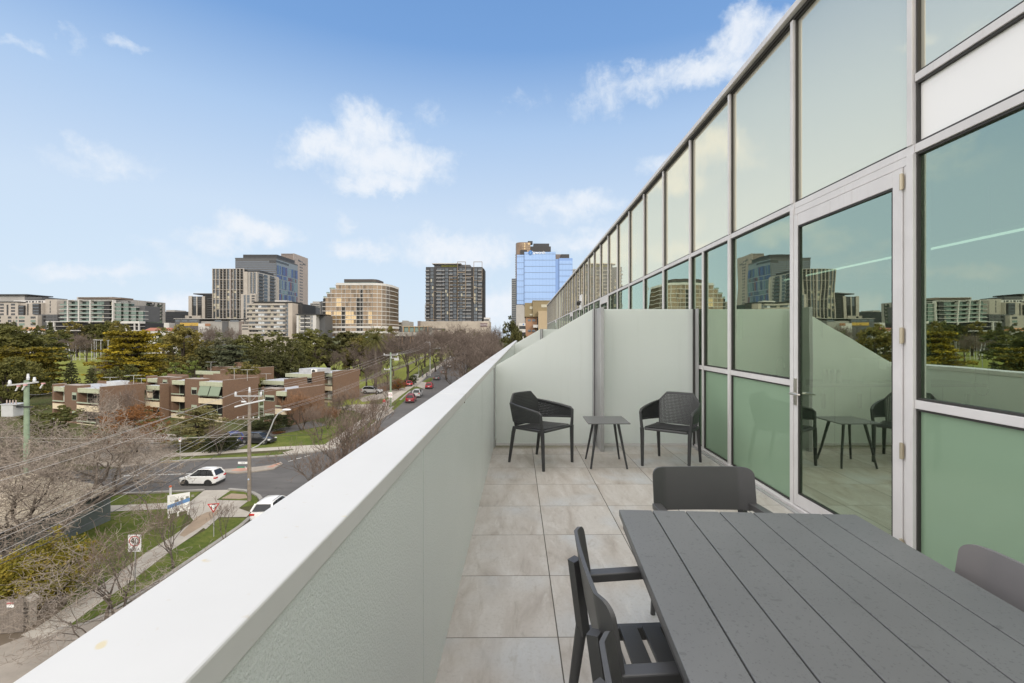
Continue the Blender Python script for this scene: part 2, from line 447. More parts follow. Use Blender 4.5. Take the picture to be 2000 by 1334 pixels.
# ---- privacy screens
def screen(Y, label):
    s = thing('privacy_screen', label, 'privacy screen', (1.0, Y, FL), 0, 'frosted privacy screens across the balconies')
    zt = 1.87; xl = -1.345
    # sloping pane: from the coping up to the post
    z_l = 1.095
    m = MB(); poly = [(xl, 0.03), (-0.02, 0.03), (-0.02, zt), (xl, z_l)]
    vs = [(x, -0.006, z) for x, z in poly] + [(x, 0.006, z) for x, z in poly]
    m.add(vs, [(0, 1, 2, 3), (7, 6, 5, 4), (0, 4, 5, 1), (1, 5, 6, 2), (2, 6, 7, 3), (3, 7, 4, 0)])
    m.build('sloped_pane', FROST, s)
    MB().box(0.135, -0.006, 0.03, 1.355, 0.006, zt).build('upright_pane', FROST, s)
    p = MB(); p.box(-0.022, -0.03, 0, 0.0, 0.02, zt); p.box(0.012, -0.03, 0, 0.10, 0.02, zt + .004); p.box(0.110, -0.03, 0, 0.134, 0.02, zt)
    p.box(0.03, -0.37, 0, 0.075, -0.034, zt + .004)
    p.build('post', ALU_D, s, bevel=0.003)
    g = MB(); g.box(0.0, -0.024, 0, 0.012, 0.015, zt); g.box(0.10, -0.024, 0, 0.110, 0.015, zt); g.build('gasket', SEAL, s)
    MB().box(1.355, -0.05, 0, 1.372, 0.02, zt).build('gasket', SEAL, s)
    MB().box(1.3725, -0.14, 0, 1.388, 0.03, zt).build('wall_channel', ALU_D, s)
    MB().box(xl, -0.02, 0.0, 1.35, 0.02, 0.028).build('sill_track', ALU, s)
    return s
screen(6.37, 'frosted glass privacy screen behind the two armchairs')
screen(24.0, 'farther frosted glass screen rising behind the end of the coping')

# ---- facade
bld = thing('apartment_building', 'glass fronted apartment building with silver mullions beside the balcony', 'building', (FX, 0, FL))
ZT, ZTR, ZRF = 2.610, 2.662, 4.30      # transom bottom/top and roof edge above the floor
K0 = 10
YS = [2.84 + 1.24 * k for k in range(-4 - K0, 33)]
YEND = YS[-1]
door_bays = {4 + K0, 12 + K0, 19 + K0, 27 + K0}
LOW0, LOW1 = 1.057, 1.109
for k, y in enumerate(YS):
    w = 0.025
    MB().box(-0.012, y - w, 0.0, 0.10, y + w, ZT).build('mullion', ALU, bld, bevel=0.003)
    MB().box(-0.012, y - w * .8, ZTR, 0.10, y + w * .8, ZRF - .03).build('mullion', ALU, bld, bevel=0.003)
    if k: MB().box(0.0, YS[k - 1] + w + .001, ZT, 0.10, y - w - .001, ZTR).build('transom', ALU, bld, bevel=0.003)
    MB().box(-0.004, y - w - .001, ZT + .001, 0.10, y + w + .001, ZTR - .001).build('transom', ALU, bld)
MB().box(-0.05, YS[0], ZRF, 0.25, YEND + .1, ZRF + 0.06).build('roof_edge', ALU, bld, bevel=0.004)
MB().box(-0.006, YS[0], ZRF - .03, 0.2, YEND, ZRF - 0.001).build('roof_edge', SEAL, bld)
MB().box(-0.03, YS[0], 0.0, 0.12, YEND, 0.028).build('sill_track', ALU, bld, bevel=0.003)
MB().box(-0.085, YS[0], 0.0, -0.05, YEND, 0.012).build('drain_channel', ALU_D, bld)
def pane(y0, y1, z0, z1, m, name='window_pane', x=0.03, seal=0.012):
    o = MB().box(x, y0, z0, x + 0.012, y1, z1).build(name, m, bld)
    s = MB()
    for a in ((y0, y0 + seal, z0, z1), (y1 - seal, y1, z0, z1), (y0 + seal, y1 - seal, z1 - seal, z1), (y0 + seal, y1 - seal, z0, z0 + seal)):
        s.box(x - 0.020, a[0], a[2], x - 0.001, a[1], a[3])
    s.build('gasket', SEAL, o)
    return o
for k in range(len(YS) - 1):
    y0, y1 = YS[k] + .025, YS[k + 1] - .025
    if k == 3 + K0:       # bay with the white strip between two transoms
        MB().box(0.0, y0, 3.040, 0.10, y1, 3.088).build('transom', ALU, bld, bevel=0.003)
        pane(y0, y1, 3.090, ZRF - .032, SPAN, 'spandrel_pane')
        pane(y0, y1, ZTR + .002, 3.038, WHITEP, 'white_panel')
    else:
        pane(y0, y1, ZTR + .002, ZRF - .032, SPAN, 'spandrel_pane')
    if k in door_bays: continue
    splits = [(y0, y1)]
    if k == 6 + K0:
        ym = 6.10; splits = [(y0, ym - .018), (ym + .018, y1)]
        MB().box(-0.008, ym - .017, 0.03, 0.10, ym + .017, ZT).build('mullion', ALU, bld, bevel=0.003)
    for a, b in splits:
        MB().box(0.0, a + .001, LOW0, 0.10, b - .001, LOW1).build('transom', ALU, bld, bevel=0.003)
        pane(a, b, LOW1 + .002, ZT - .002, VIS)
        pane(a, b, 0.03, LOW0 - .002, GREENP, 'frosted_pane')
# doors
for k in sorted(door_bays):
    y0, y1 = YS[k] + .026, YS[k + 1] - .026
    MB().box(0.0, y0, ZT - .055, 0.10, y1, ZT - .001).build('door_head', ALU, bld, bevel=0.003)
    MB().box(0.0, y0, 0.03, 0.10, y0 + .028, ZT - .057).build('door_jamb', ALU, bld, bevel=0.002)
    d0, d1, dt = y0 + .032, y1 - .002, ZT - .060
    f = MB()
    f.box(-0.008, d0, 0.035, 0.045, d0 + .075, dt); f.box(-0.008, d1 - .055, 0.035, 0.045, d1, dt)
    f.box(-0.006, d0 + .076, 0.035, 0.045, d1 - .056, 0.135); f.box(-0.006, d0 + .076, dt - .10, 0.045, d1 - .056, dt)
    door = f.build('door', ALU, bld, bevel=0.003)
    g = MB().box(0.012, d0 + .077, 0.137, 0.024, d1 - .057, dt - .102).build('glass', VIS, door)
    s = MB()
    for a in ((d0 + .077, d0 + .089, 0.137, dt - .102), (d1 - .069, d1 - .057, 0.137, dt - .102), (d0 + .089, d1 - .069, dt - .114, dt - .102), (d0 + .089, d1 - .069, 0.137, 0.147)):
        s.box(-0.003, a[0], a[2], 0.010, a[1], a[3])
    s.build('gasket', SEAL, door)
    if k == 4 + K0:
        st = mat('brushed_steel', (0.62, 0.58, 0.52), 0.28, 0.9)
        h = MB().box(-0.016, d1 - .048, 0.90, -0.0085, d1 - .012, 1.13)
        hy = d1 - .030
        h.tube([(-.014, hy, 1.0), (-.06, hy, 1.0)], .010, 8)
        h.tube([(-.058, hy, 1.0), (-.062, hy - .05, 1.002), (-.058, hy - .12, 1.004), (-.05, hy - .135, 1.004)], [.010, .009, .008, .007], 8)
        h.build('handle', st, door, smooth='auto')
        hm = mat('hinge_brass', (0.50, 0.44, 0.33), 0.4, 0.6)
        for z in (0.18, 0.78, 1.50, 2.46):
            hb = MB().tube([(-.016, d0 - .004, z - .05), (-.016, d0 - .004, z + .05)], .010, 8)
            hb.box(-.012, d0 - .018, z - .045, -.0085, d0 + .010, z + .045); hb.build('hinge', hm, door)
# white service box and camera on the upper facade
sb = thing('security_camera', 'small black security camera on a white panel high on the glass facade', 'security camera', (FX, 17.9, EYE + 1.3))
MB().box(-.06, .02, -.25, -.013, .62, .33).build('mounting_panel', WHITEP, sb, bevel=.004)
MB().tube([(-.06, .1, 0.05), (-.16, .05, 0.0)], .03, 8).tube([(-.15, .12, .02), (-.20, -.12, -.05)], [.075, .075], 10).build('camera_body', SEAL, sb, smooth='auto')
MB().lathe([(.03, -.09), (.07, -.06), (.075, 0.0)], 12, (-.17, -.02, -.02)).build('dome', mat('pale_plastic', (.6, .6, .58), .4), sb, smooth='auto')

# building body: roof, rear and party walls, floors below, rooms inside
wallw = mat('interior_white', (0.72, 0.72, 0.70), 0.7)
dark_in = mat('interior_dark', (0.16, 0.16, 0.155), 0.8)
MB().box(0.14, YS[0], ZRF - .25, 12, YEND, ZRF - .035).build('roof', mat('roof_membrane', (.4, .4, .4), .8), bld)
MB().box(0.14, YS[0], 2.60, 12, YEND, 2.78).build('ceiling_slab', wallw, bld)
MB().box(0.14, YS[0], -0.25, 12, 6.40, -0.002).build('room_floor', mat('timber_floor', (.30, .25, .19), .4, vary=.15, vscale=6), bld)
MB().box(0.14, 6.55, -0.25, 12, YEND, -0.002).build('room_floor', dark_in, bld)
MB().box(6.2, YS[0], 0, 6.4, 6.40, 2.599).build('interior_wall', wallw, bld)
MB().box(0.16, 6.401, 0, 12, 6.549, 2.599).build('party_wall', wallw, bld)
MB().box(3.2, 6.55, 0, 3.3, YEND, 2.599).build('interior_wall', dark_in, bld)
for yy in (12.75, 18.95, 25.15, 31.35, 37.55):
    MB().box(0.16, yy - .08, 0, 3.2, yy + .08, 2.599).build('party_wall', wallw, bld)
MB().box(0.0, YEND + .03, -FL, 12, YEND + .12, ZRF).build('end_wall', mat('end_render', (.5, .5, .48), .8), bld)
MB().box(0.14, YS[0] - .2, -0.2, 12, YS[0] - .02, ZRF).build('end_wall', MATS['end_render'], bld)
MB().box(-2.9, -20, -FL, 12, YEND + .02, -0.26).build('lower_storeys', mat('lower_render', (.55, .55, .53), .7), bld)

# ---- seen through the glass: a kitchen
kc = thing('kitchen_counter', 'white kitchen cabinets with a dark benchtop seen dimly through the glass door', 'kitchen counter', (FX + .5, 6.40, FL))
cab = mat('cabinet_white', (.62, .62, .60), .35)
MB().box(0, -.60, 0.10, 2.9, -.001, 0.86).build('base_cabinet', cab, kc)
MB().box(0.0, -.57, 0.0, 2.9, -.002, 0.099).build('kickboard', dark_in, kc)
MB().box(-.01, -.63, 0.862, 2.92, -.001, 0.902).build('benchtop', mat('dark_stone', (.04, .04, .042), .25), kc, bevel=.004)
MB().box(0, -.36, 1.46, 2.9, -.001, 2.25).build('wall_cabinet', cab, kc)
for i in range(6):
    x = .43 + .45 * i
    MB().box(x - .012, -.64, .60, x + .012, -.601, .78).build('handle', mat('black_handle', (.02, .02, .02), .35), kc)
for i in range(5): MB().box(.45 * (i + 1) + .13, -.6035, .11, .45 * (i + 1) + .137, -.600, .855).build('door_gap', dark_in, kc)
for i in range(3): MB().box(.45 * (i + 1) + .13, -.3635, 1.47, .45 * (i + 1) + .137, -.360, 2.24).build('door_gap', dark_in, kc)
tp = MB().tube([(0, 0, 0), (0, 0, .22)] + [(0, -.09 + .09 * math.cos(a), .22 + .10 * math.sin(a)) for a in [R(q) for q in range(15, 196, 20)]] + [(0, -.18, .17)], .013, 10)
tag(tp.build('kitchen_tap', mat('chrome', (.7, .7, .7), .12, 1.0), smooth=True), 'curved chrome kitchen tap behind the pane left of the door', 'tap').location = (FX + 1.0, 6.15, FL + .902)
cm = thing('coffee_machine', 'pale coffee machine on the dark kitchen benchtop behind the glass door', 'coffee machine', (FX + 2.3, 6.08, FL + .902))
cmm = mat('machine_cream', (.66, .66, .62), .3)
MB().box(-.22, -.02, 0, .14, .24, .30).build('water_tank', cmm, cm, bevel=.015)
MB().box(-.02, -.16, .17, .16, -.022, .30).box(-.03, -.17, 0, .17, -.022, .03).build('body', mat('machine_grey', (.5, .5, .48), .3), cm, bevel=.01)
MB().lathe([(.05, -.06), (.075, -.03), (.08, .03), (.05, .05)], 16, (.07, -.14, .26)).build('brew_head', MATS['chrome'], cm, smooth='auto')
jm = mat('jar_dark', (.06, .06, .05), .3)
for i in range(3):
    j = MB().lathe([(.03, 0), (.034, .02), (.034, .10), (.026, .115), (.030, .12), (.030, .15), (.02, .16)], 12)
    o = tag(j.build('spice_jar', jm, smooth='auto'), 'small dark jar standing on the kitchen benchtop left of the coffee machine', 'jar', 'dark jars on the kitchen bench')
    o.location = (FX + 1.62 + .085 * i, 6.1, FL + .902)
pl = thing('pendant_light', 'long lit linear lamp hanging inside behind the large window', 'lamp', (FX + 1.05, 4.7, EYE + .74))
MB().box(-.02, -1.65, 0, .02, 1.65, .03).build('housing', ALU, pl)
MB().box(-.018, -1.64, -.012, .018, 1.64, -.001).build('tube_light', mat('lamp_white', (.95, 1.0, .96), .5, emit=.7), pl)
for yy in (-1.3, 1.3): MB().tube([(0, yy, .031), (0, yy, .37)], .003, 5).build('cable', SEAL, pl)
ch = MB()
for sx in (0, .07):
    for i in range(46): ch.lathe([(.001, -.005), (.005, 0), (.001, .005)], 5, (.08, 0.03 + sx, -.22 - .012 * i + .55))
for q in range(9):
    a = math.pi * q / 8; ch.lathe([(.001, -.005), (.005, 0), (.001, .005)], 5, (.08, 0.065 - .035 * math.cos(a), -.22 - .012 * 45 + .55 - .035 * math.sin(a)))
tag(ch.build('blind_chain', SEAL), 'thin looped bead chain of a blind hanging behind the large window', 'blind chain').location = (FX, 2.42, EYE - .07)
dk = thing('desk', 'pale desk standing inside below the large window', 'desk', (FX + .55, 1.9, FL))
MB().box(-.35, -.9, 1.02, .35, .75, 1.05).build('desktop', cab, dk, bevel=.003)
for a in (-.3, .3):
    for b in (-.85, .7): MB().box(a - .02, b - .02, 0, a + .02, b + .02, 1.019).build('leg', ALU, dk)
tb = MB().box(-.09, -.13, 0, .09, .13, .012, Matrix.Translation((0, 0, .04)) @ Matrix.Rotation(R(25), 4, 'Y')).box(.02, -.02, 0, .06, .02, .03)
tag(tb.build('tablet', SEAL), 'dark tablet propped on the desk behind the window sill', 'tablet').location = (FX + .33, 2.05, FL + 1.05)

# ================================================================ balcony furniture
def speckle_mat(name, col, rough=.42):
    m = bpy.data.materials.new(name); m.use_nodes = True
    T = NT(m.node_tree); b = T.n['Principled BSDF']; t = T.add('ShaderNodeTexCoord'); p = t.outputs['Object']
    n = T.noise(p, 1.8, 4.0, 0.55); d = T.noise(p, 130.0, 2.0, 0.45); d2 = T.noise(T.mapping(p, loc=(3, 1, 5)), 33.0, 2.0, 0.4)
    c = T.ramp(n, [(0.3, tuple(q * .9 for q in col)), (0.7, tuple(q * 1.1 for q in col))])
    c = T.mix(T.m('MULTIPLY', T.smooth(d, 0.62, 0.69), .5), c, tuple(q * .45 for q in col))
    c = T.mix(T.m('MULTIPLY', T.smooth(d2, 0.69, 0.73), .45), c, tuple(q * .5 for q in col))
    T.l.new(c, b.inputs['Base Color']); b.inputs['Roughness'].default_value = rough
    f = T.noise(p, 700.0, 2.0, 0.5)
    bn = T.add('ShaderNodeBump'); bn.inputs['Strength'].default_value = 0.12; bn.inputs['Distance'].default_value = 0.001
    T.l.new(f, bn.inputs['Height']); T.l.new(bn.outputs[0], b.inputs['Normal'])
    MATS[name] = m
    return m
TAB = speckle_mat('charcoal_table_coat', (0.145, 0.147, 0.147))
CH = mat('charcoal_powder_coat', (0.075, 0.074, 0.075), 0.40, vary=.06, vscale=4, bump=.04, bscale=500)
PL = mat('dark_plastic', (0.042, 0.043, 0.045), 0.42, vary=.1, vscale=5)

# dining table
rz = R(-3.3)
tw, tl = 0.99, 2.0
c_ = Matrix.Rotation(rz, 4, 'Z') @ Vector((tw / 2, -tl / 2, 0))
tabl = thing('dining_table', 'large charcoal slatted outdoor dining table in the foreground', 'table', (0.4255 + c_.x, 2.016 + c_.y, FL), rz)
m = MB(); pw = tw / 7
for i in range(7):
    x0 = -tw / 2 + i * pw + (.0022 if i else 0); x1 = -tw / 2 + (i + 1) * pw - (.0022 if i < 6 else 0)
    m.box(x0, -tl / 2, .714, x1, tl / 2, .742)
m.build('tabletop', TAB, tabl, bevel=.0025)
fr = MB(); fr.box(-tw / 2 + .012, -tl / 2 + .03, .672, -tw / 2 + .042, tl / 2 - .03, .7135).box(tw / 2 - .042, -tl / 2 + .03, .672, tw / 2 - .012, tl / 2 - .03, .7135)
fr.box(-tw / 2 + .043, tl / 2 - .06, .672, tw / 2 - .043, tl / 2 - .03, .7135).box(-tw / 2 + .043, -tl / 2 + .03, .672, tw / 2 - .043, -tl / 2 + .06, .7135)
fr.build('frame', CH, tabl, bevel=.002)
for sx in (-1, 1):
    for sy in (-1, 1):
        MB().beam((sx * (tw / 2 - .17), sy * (tl / 2 - .34), .671), (sx * (tw / 2 - .15), sy * (tl / 2 - .30), 0), .06, .06).build('leg', CH, tabl, bevel=.004)

# dining chairs (front towards local -y)
def dining_chair(label, loc, rot, CH=CH):
    t = thing('dining_chair', label, 'chair', loc, rot, 'aluminium dining chairs round the table')
    # bent back plate with rounded corners
    nx, nz, th = 32, 20, .012
    def yb(u, z): 
        e = max(0, abs(u) - .20)
        return .235 + (z - .58) * .16 - e * .42 - .01 * (u / .27) ** 2
    grid = []
    for side in (0, 1):
        g = []
        for j in range(nz + 1):
            row = []
            for i in range(nx + 1):
                u = -1 + 2 * i / nx; w = .5 - .5 * math.cos(math.pi * j / nz)
                r = .036; hw = .265; z = .588 + .215 * w
                # rounded rectangle outline
                dz = min(z - .588, .803 - z); inset = r - math.sqrt(max(0, r * r - (r - dz) ** 2)) if dz < r else 0
                x = u * (hw - inset)
                row.append((x, yb(x, z) + side * th, z))
            g.append(row)
        grid.append(g)
    m = MB(); idx = lambda s, i, j: s * (nx + 1) * (nz + 1) + j * (nx + 1) + i
    vs = [p for g in grid for row in g for p in row]; fs = []
    for j in range(nz):
        for i in range(nx):
            fs.append((idx(0, i, j), idx(0, i + 1, j), idx(0, i + 1, j + 1), idx(0, i, j + 1)))
            fs.append((idx(1, i, j + 1), idx(1, i + 1, j + 1), idx(1, i + 1, j), idx(1, i, j)))
    ring = [(i, 0) for i in range(nx)] + [(nx, j) for j in range(nz)] + [(i, nz) for i in range(nx, 0, -1)] + [(0, j) for j in range(nz, 0, -1)]
    for a in range(len(ring)):
        p, q = ring[a], ring[(a + 1) % len(ring)]
        fs.append((idx(1, *p), idx(1, *q), idx(0, *q), idx(0, *p)))
    m.add(vs, fs); m.build('backrest', CH, t, smooth='auto')
    sf = MB()
    for sx in (-1, 1): sf.beam((sx * .235, -.225, .425), (sx * .235, .215, .415), .032, .045)
    sf.beam((-.219, -.225, .42), (.219, -.225, .42), .03, .04); sf.beam((-.219, .21, .41), (.219, .21, .41), .03, .04)
    sf.build('seat_frame', CH, t, bevel=.003)
    sl = MB()
    for i in range(5): sl.box(-.221, -.20 + .083 * i, .435, .221, -.138 + .083 * i, .452)
    sl.build('seat', CH, t, bevel=.002)
    for sx in (-1, 1):
        MB().tube([(sx * .25, -.235, .625), (sx * .252, -.24, .40), (sx * .255, -.25, 0)], [.020, .021, .013], 10).build('leg', CH, t, smooth='auto')
        MB().tube([(sx * .235, .245, .44), (sx * .245, .305, 0)], [.022, .013], 10).beam((sx * .230, .238, .42), (sx * .205, .275, .70), .034, .034).build('leg', CH, t, smooth='auto')
        MB().beam((sx * .256, -.265, .640), (sx * .250, .215, .615), .046, .030).build('armrest', CH, t, bevel=.004)
    return t
dining_chair('charcoal dining chair at the far end of the table seen from its back plate', (.953, 2.19, FL), R(0))
dining_chair('charcoal dining chair on the left of the table with its slatted seat showing', (.468, 1.455, FL), R(91))
dining_chair('nearest charcoal dining chair at the bottom edge of the photo left of the table', (.45, .845, FL), R(89))
dining_chair('dining chair right of the table, coloured paler for sky glare, with its back against the green glass', (1.245, 1.315, FL), R(-92), mat('sky_glare_powder_coat', (.175, .166, .168), .4, vary=.05, vscale=4, bump=.04, bscale=500))  # same chair finish, with sky glare put into a paler colour

# perforated armchairs (front towards local -y)
def perf(m, P, nu, nv, th, nrm_sign=1, solid=lambda i, j: False, k=.42):
    """panel P(u,v) with a regular field of real holes and a thickness th"""
    base = len(m.v)
    def pt(u, v, s):
        p = Vector(P(u, v)); du = Vector(P(min(u + .01, 1), v)) - Vector(P(max(u - .01, 0), v)); dv = Vector(P(u, min(v + .01, 1))) - Vector(P(u, max(v - .01, 0)))
        n = du.cross(dv).normalized() * nrm_sign
        return p + n * th * s
    for s in (0, 1):
        for j in range(nv):
            for i in range(nu):
                u0, u1, v0, v1 = i / nu, (i + 1) / nu, j / nv, (j + 1) / nv
                out = [pt(u, v, s) for u, v in ((u0, v0), (u1, v0), (u1, v1), (u0, v1))]
                if solid(i, j):
                    m.add(out, [(0, 1, 2, 3)] if s else [(3, 2, 1, 0)]); continue
                uc, vc, hu, hv = (u0 + u1) / 2, (v0 + v1) / 2, (u1 - u0) / 2 * k, (v1 - v0) / 2 * k
                inn = [pt(u, v, s) for u, v in ((uc - hu, vc - hv), (uc + hu, vc - hv), (uc + hu, vc + hv), (uc - hu, vc + hv))]
                fs = [(0, 1, 5, 4), (1, 2, 6, 5), (2, 3, 7, 6), (3, 0, 4, 7)]
                m.add(out + inn, fs if s else [tuple(reversed(f)) for f in fs])
                if s == 0:
                    inn2 = [pt(u, v, 1) for u, v in ((uc - hu, vc - hv), (uc + hu, vc - hv), (uc + hu, vc + hv), (uc - hu, vc + hv))]
                    m.add(inn + inn2, [(0, 1, 5, 4), (1, 2, 6, 5), (2, 3, 7, 6), (3, 0, 4, 7)])
    return m
def armchair(label, loc, rot):
    t = thing('armchair', label, 'armchair', loc, rot, 'dark perforated plastic armchairs by the frosted screen')
    m = MB()
    perf(m, lambda u, v: ((-.235 + .47 * u) * (1 + .04 * v), .215 - .45 * v, .425 + .018 * v - .022 * math.sin(math.pi * u) * math.sin(math.pi * (.15 + .8 * v))), 24, 22, -.012, 1, lambda i, j: i in (0, 23) or j in (19, 20, 21))
    m.tube([(-.24, .215, .42), (-.25, -.19, .43), (-.235, -.25, .432), (.235, -.25, .432), (.25, -.19, .43), (.24, .215, .42)], .016, 8)
    m.build('seat', PL, t, smooth='auto')
    m = MB()
    def topz(x):
        a = abs(x) / .25
        return .80 if a < .62 else .80 - (a - .62) / .38 * .115
    def back(u, v):
        x = (-.245 + .49 * u)
        z0 = .43; z1 = topz(x)
        z = z0 + (z1 - z0) * v
        y = .215 + (z - .43) * .20 + .035 * (1 - (x / .245) ** 2)
        return (x * (.93 + .07 * v), y, z)
    perf(m, back, 30, 21, .012, 1, lambda i, j: i in (0, 29) or j == 20)
    m.tube([back(i / 22, 1.0) for i in range(23)], .013, 8)
    m.build('backrest', PL, t, smooth='auto')
    for s in (-1, 1):
        m = MB()
        b0 = Vector(back(0.0 if s < 0 else 1.0, 1.0)); bl = Vector(back(0.0 if s < 0 else 1.0, .25))
        f1 = Vector((s * .292, -.235, .640)); f0 = Vector((s * .282, -.235, .535))
        def arm(u, v):
            top = b0.lerp(f1, u) + Vector((s * .02 * math.sin(math.pi * u), 0, 0)); bot = bl.lerp(f0, u) + Vector((s * .02 * math.sin(math.pi * u), 0, 0))
            return bot.lerp(top, v)
        perf(m, arm, 26, 9, .012, -s, lambda i, j: j == 8 or i == 25)
        m.tube([b0 + Vector((0, .004, .01)), b0.lerp(f1, .35) + Vector((s * .018, 0, .006)), b0.lerp(f1, .7) + Vector((s * .016, 0, .003)), f1 + Vector((0, .02, 0)), f1 + Vector((0, -.008, -.02)), (s * .284, -.247, .53), (s * .272, -.249, .44)], [.012, .016, .018, .018, .017, .017, .019], 8)
        m.tube([bl, bl.lerp(f0, .5) + Vector((s * .02, 0, 0)), f0], .012, 8)
        m.build('armrest', PL, t, smooth='auto')
        MB().tube([(s * .272, -.249, .44), (s * .268, -.252, .38), (s * .262, -.262, 0)], [.024, .023, .017], 8).build('leg', PL, t, smooth='auto')
        MB().tube([(s * .238, .205, .43), (s * .240, .225, .36), (s * .248, .285, 0)], [.024, .023, .016], 8).build('leg', PL, t, smooth='auto')
    return t
armchair('dark perforated armchair left of the small table', (.235, 5.50, FL), R(47))
armchair('dark perforated armchair right of the small table near the glass wall', (1.765, 5.42, FL), R(-35))
stb = thing('side_table', 'small square dark side table on slanted legs between the armchairs', 'side table', (.99, 5.435, FL))
MB().box(-.238, -.238, .508, .238, .238, .520).build('top', mat('table_grey', (.14, .142, .143), .4), stb, bevel=.003)
for sx in (-1, 1):
    for sy in (-1, 1): MB().tube([(sx * .12, sy * .12, .507), (sx * .205, sy * .213, 0)], [.017, .011], 10).build('leg', PL, stb, smooth='auto')
# ================================================================ ground, roads, paths
def grass_mat(name, c1, c2, c3, s=0.35):
    m = bpy.data.materials.new(name); m.use_nodes = True
    T = NT(m.node_tree); b = T.n['Principled BSDF']; p = worldpos(T)
    n = T.noise(p, s, 6.0, 0.65); f = T.noise(p, 3.2, 6.0, 0.7); t = T.noise(p, 14.0, 3.0, 0.6)
    c = T.ramp(T.m('ADD', T.m('MULTIPLY', n, .55), T.m('MULTIPLY', f, .45)), [(0.36, c3), (0.48, c1), (0.62, c2)])
    c = T.mix(T.m('MULTIPLY', T.smooth(t, .5, .75), .45), c, tuple(q * .55 for q in c1))
    lf = T.noise(p, 5.5, 2.0, .9)
    c = T.mix(T.m('MULTIPLY', T.smooth(lf, .66, .72), .6), c, (.16, .115, .07))
    T.l.new(c, b.inputs['Base Color']); b.inputs['Roughness'].default_value = 0.95; b.inputs['Specular IOR Level'].default_value = 0.1
    bn = T.add('ShaderNodeBump'); bn.inputs['Strength'].default_value = 0.9; bn.inputs['Distance'].default_value = 0.08
    T.l.new(T.m('ADD', f, t), bn.inputs['Height']); T.l.new(bn.outputs[0], b.inputs['Normal'])
    MATS[name] = m
    return m
GR_BASE = grass_mat('garden_soil_and_grass', (0.085, 0.085, 0.035), (0.075, 0.105, 0.032), (0.095, 0.075, 0.052))
GR_NEAR = grass_mat('mown_grass', (0.10, 0.128, 0.028), (0.165, 0.175, 0.05), (0.062, 0.092, 0.024), .38)
GR_FAR = grass_mat('park_grass', (0.185, 0.205, 0.045), (0.215, 0.23, 0.056), (0.145, 0.15, 0.042), .12)
def asphalt_mat():
    m = bpy.data.materials.new('asphalt'); m.use_nodes = True
    T = NT(m.node_tree); b = T.n['Principled BSDF']; p = worldpos(T)
    n = T.noise(p, .22, 5.0, .6); f = T.noise(p, 9.0, 4.0, .7); s = T.noise(T.mapping(p, scale=(.25, 1.6, 1)), .8, 4.0, .6)
    c = T.ramp(T.m('ADD', T.m('MULTIPLY', n, .5), T.m('MULTIPLY', s, .5)), [(.35, (.075, .070, .067)), (.5, (.092, .087, .083)), (.65, (.118, .111, .106))])
    c = T.mix(T.m('MULTIPLY', T.smooth(f, .55, .8), .3), c, (.15, .142, .135))
    vo = T.add('ShaderNodeTexVoronoi'); vo.inputs['Scale'].default_value = .16; T.l.new(T.mapping(p, scale=(1, .6, 1)), vo.inputs['Vector'])
    c = T.mix(T.m('MULTIPLY', T.smooth(T.sep(vo.outputs['Color'])[0], .62, .66), .35), c, (.06, .057, .055))
    vc = T.add('ShaderNodeTexVoronoi', feature='DISTANCE_TO_EDGE'); vc.inputs['Scale'].default_value = .2; wv = T.add('ShaderNodeVectorMath', operation='ADD'); T.l.new(p, wv.inputs[0]); T.l.new(T.comb(T.m('MULTIPLY', T.noise(p, .9, 4.0, .7), 2.2), T.m('MULTIPLY', T.noise(T.mapping(p, loc=(9, 4, 0)), .9, 4.0, .7), 2.2), 0.0), wv.inputs[1]); T.l.new(wv.outputs[0], vc.inputs['Vector'])
    c = T.mix(T.m('MULTIPLY', T.m('MULTIPLY', T.smooth(vc.outputs['Distance'], .016, .003), T.smooth(n, .45, .6)), .4), c, (.035, .033, .032))
    T.l.new(c, b.inputs['Base Color']); b.inputs['Roughness'].default_value = .85
    return m
ASPH = asphalt_mat()
def conc_mat(name, col):
    m = bpy.data.materials.new(name); m.use_nodes = True
    T = NT(m.node_tree); b = T.n['Principled BSDF']; p = worldpos(T)
    n = T.noise(p, .7, 6.0, .65); f = T.noise(p, 6.0, 4.0, .7)
    c = T.ramp(n, [(.3, tuple(q * .78 for q in col)), (.7, tuple(q * 1.1 for q in col))])
    c = T.mix(T.m('MULTIPLY', T.smooth(f, .55, .8), .35), c, tuple(q * .65 for q in col))
    T.l.new(c, b.inputs['Base Color']); b.inputs['Roughness'].default_value = .85
    return m
CONC = conc_mat('footpath_concrete', (.40, .365, .315)); CONC_D = conc_mat('driveway_concrete', (.30, .265, .225)); DIRT = conc_mat('bare_dirt', (.31, .235, .165))
KERB = conc_mat('kerb_stone', (.30, .285, .26)); MULCH = conc_mat('leaf_litter', (.13, .10, .07))
LINE = mat('road_paint', (.62, .61, .57), .6, vary=.15, vscale=8, coords='World'); YLINE = mat('yellow_paint', (.55, .38, .06), .6)
BRKRED = conc_mat('red_island_paving', (.42, .235, .17))

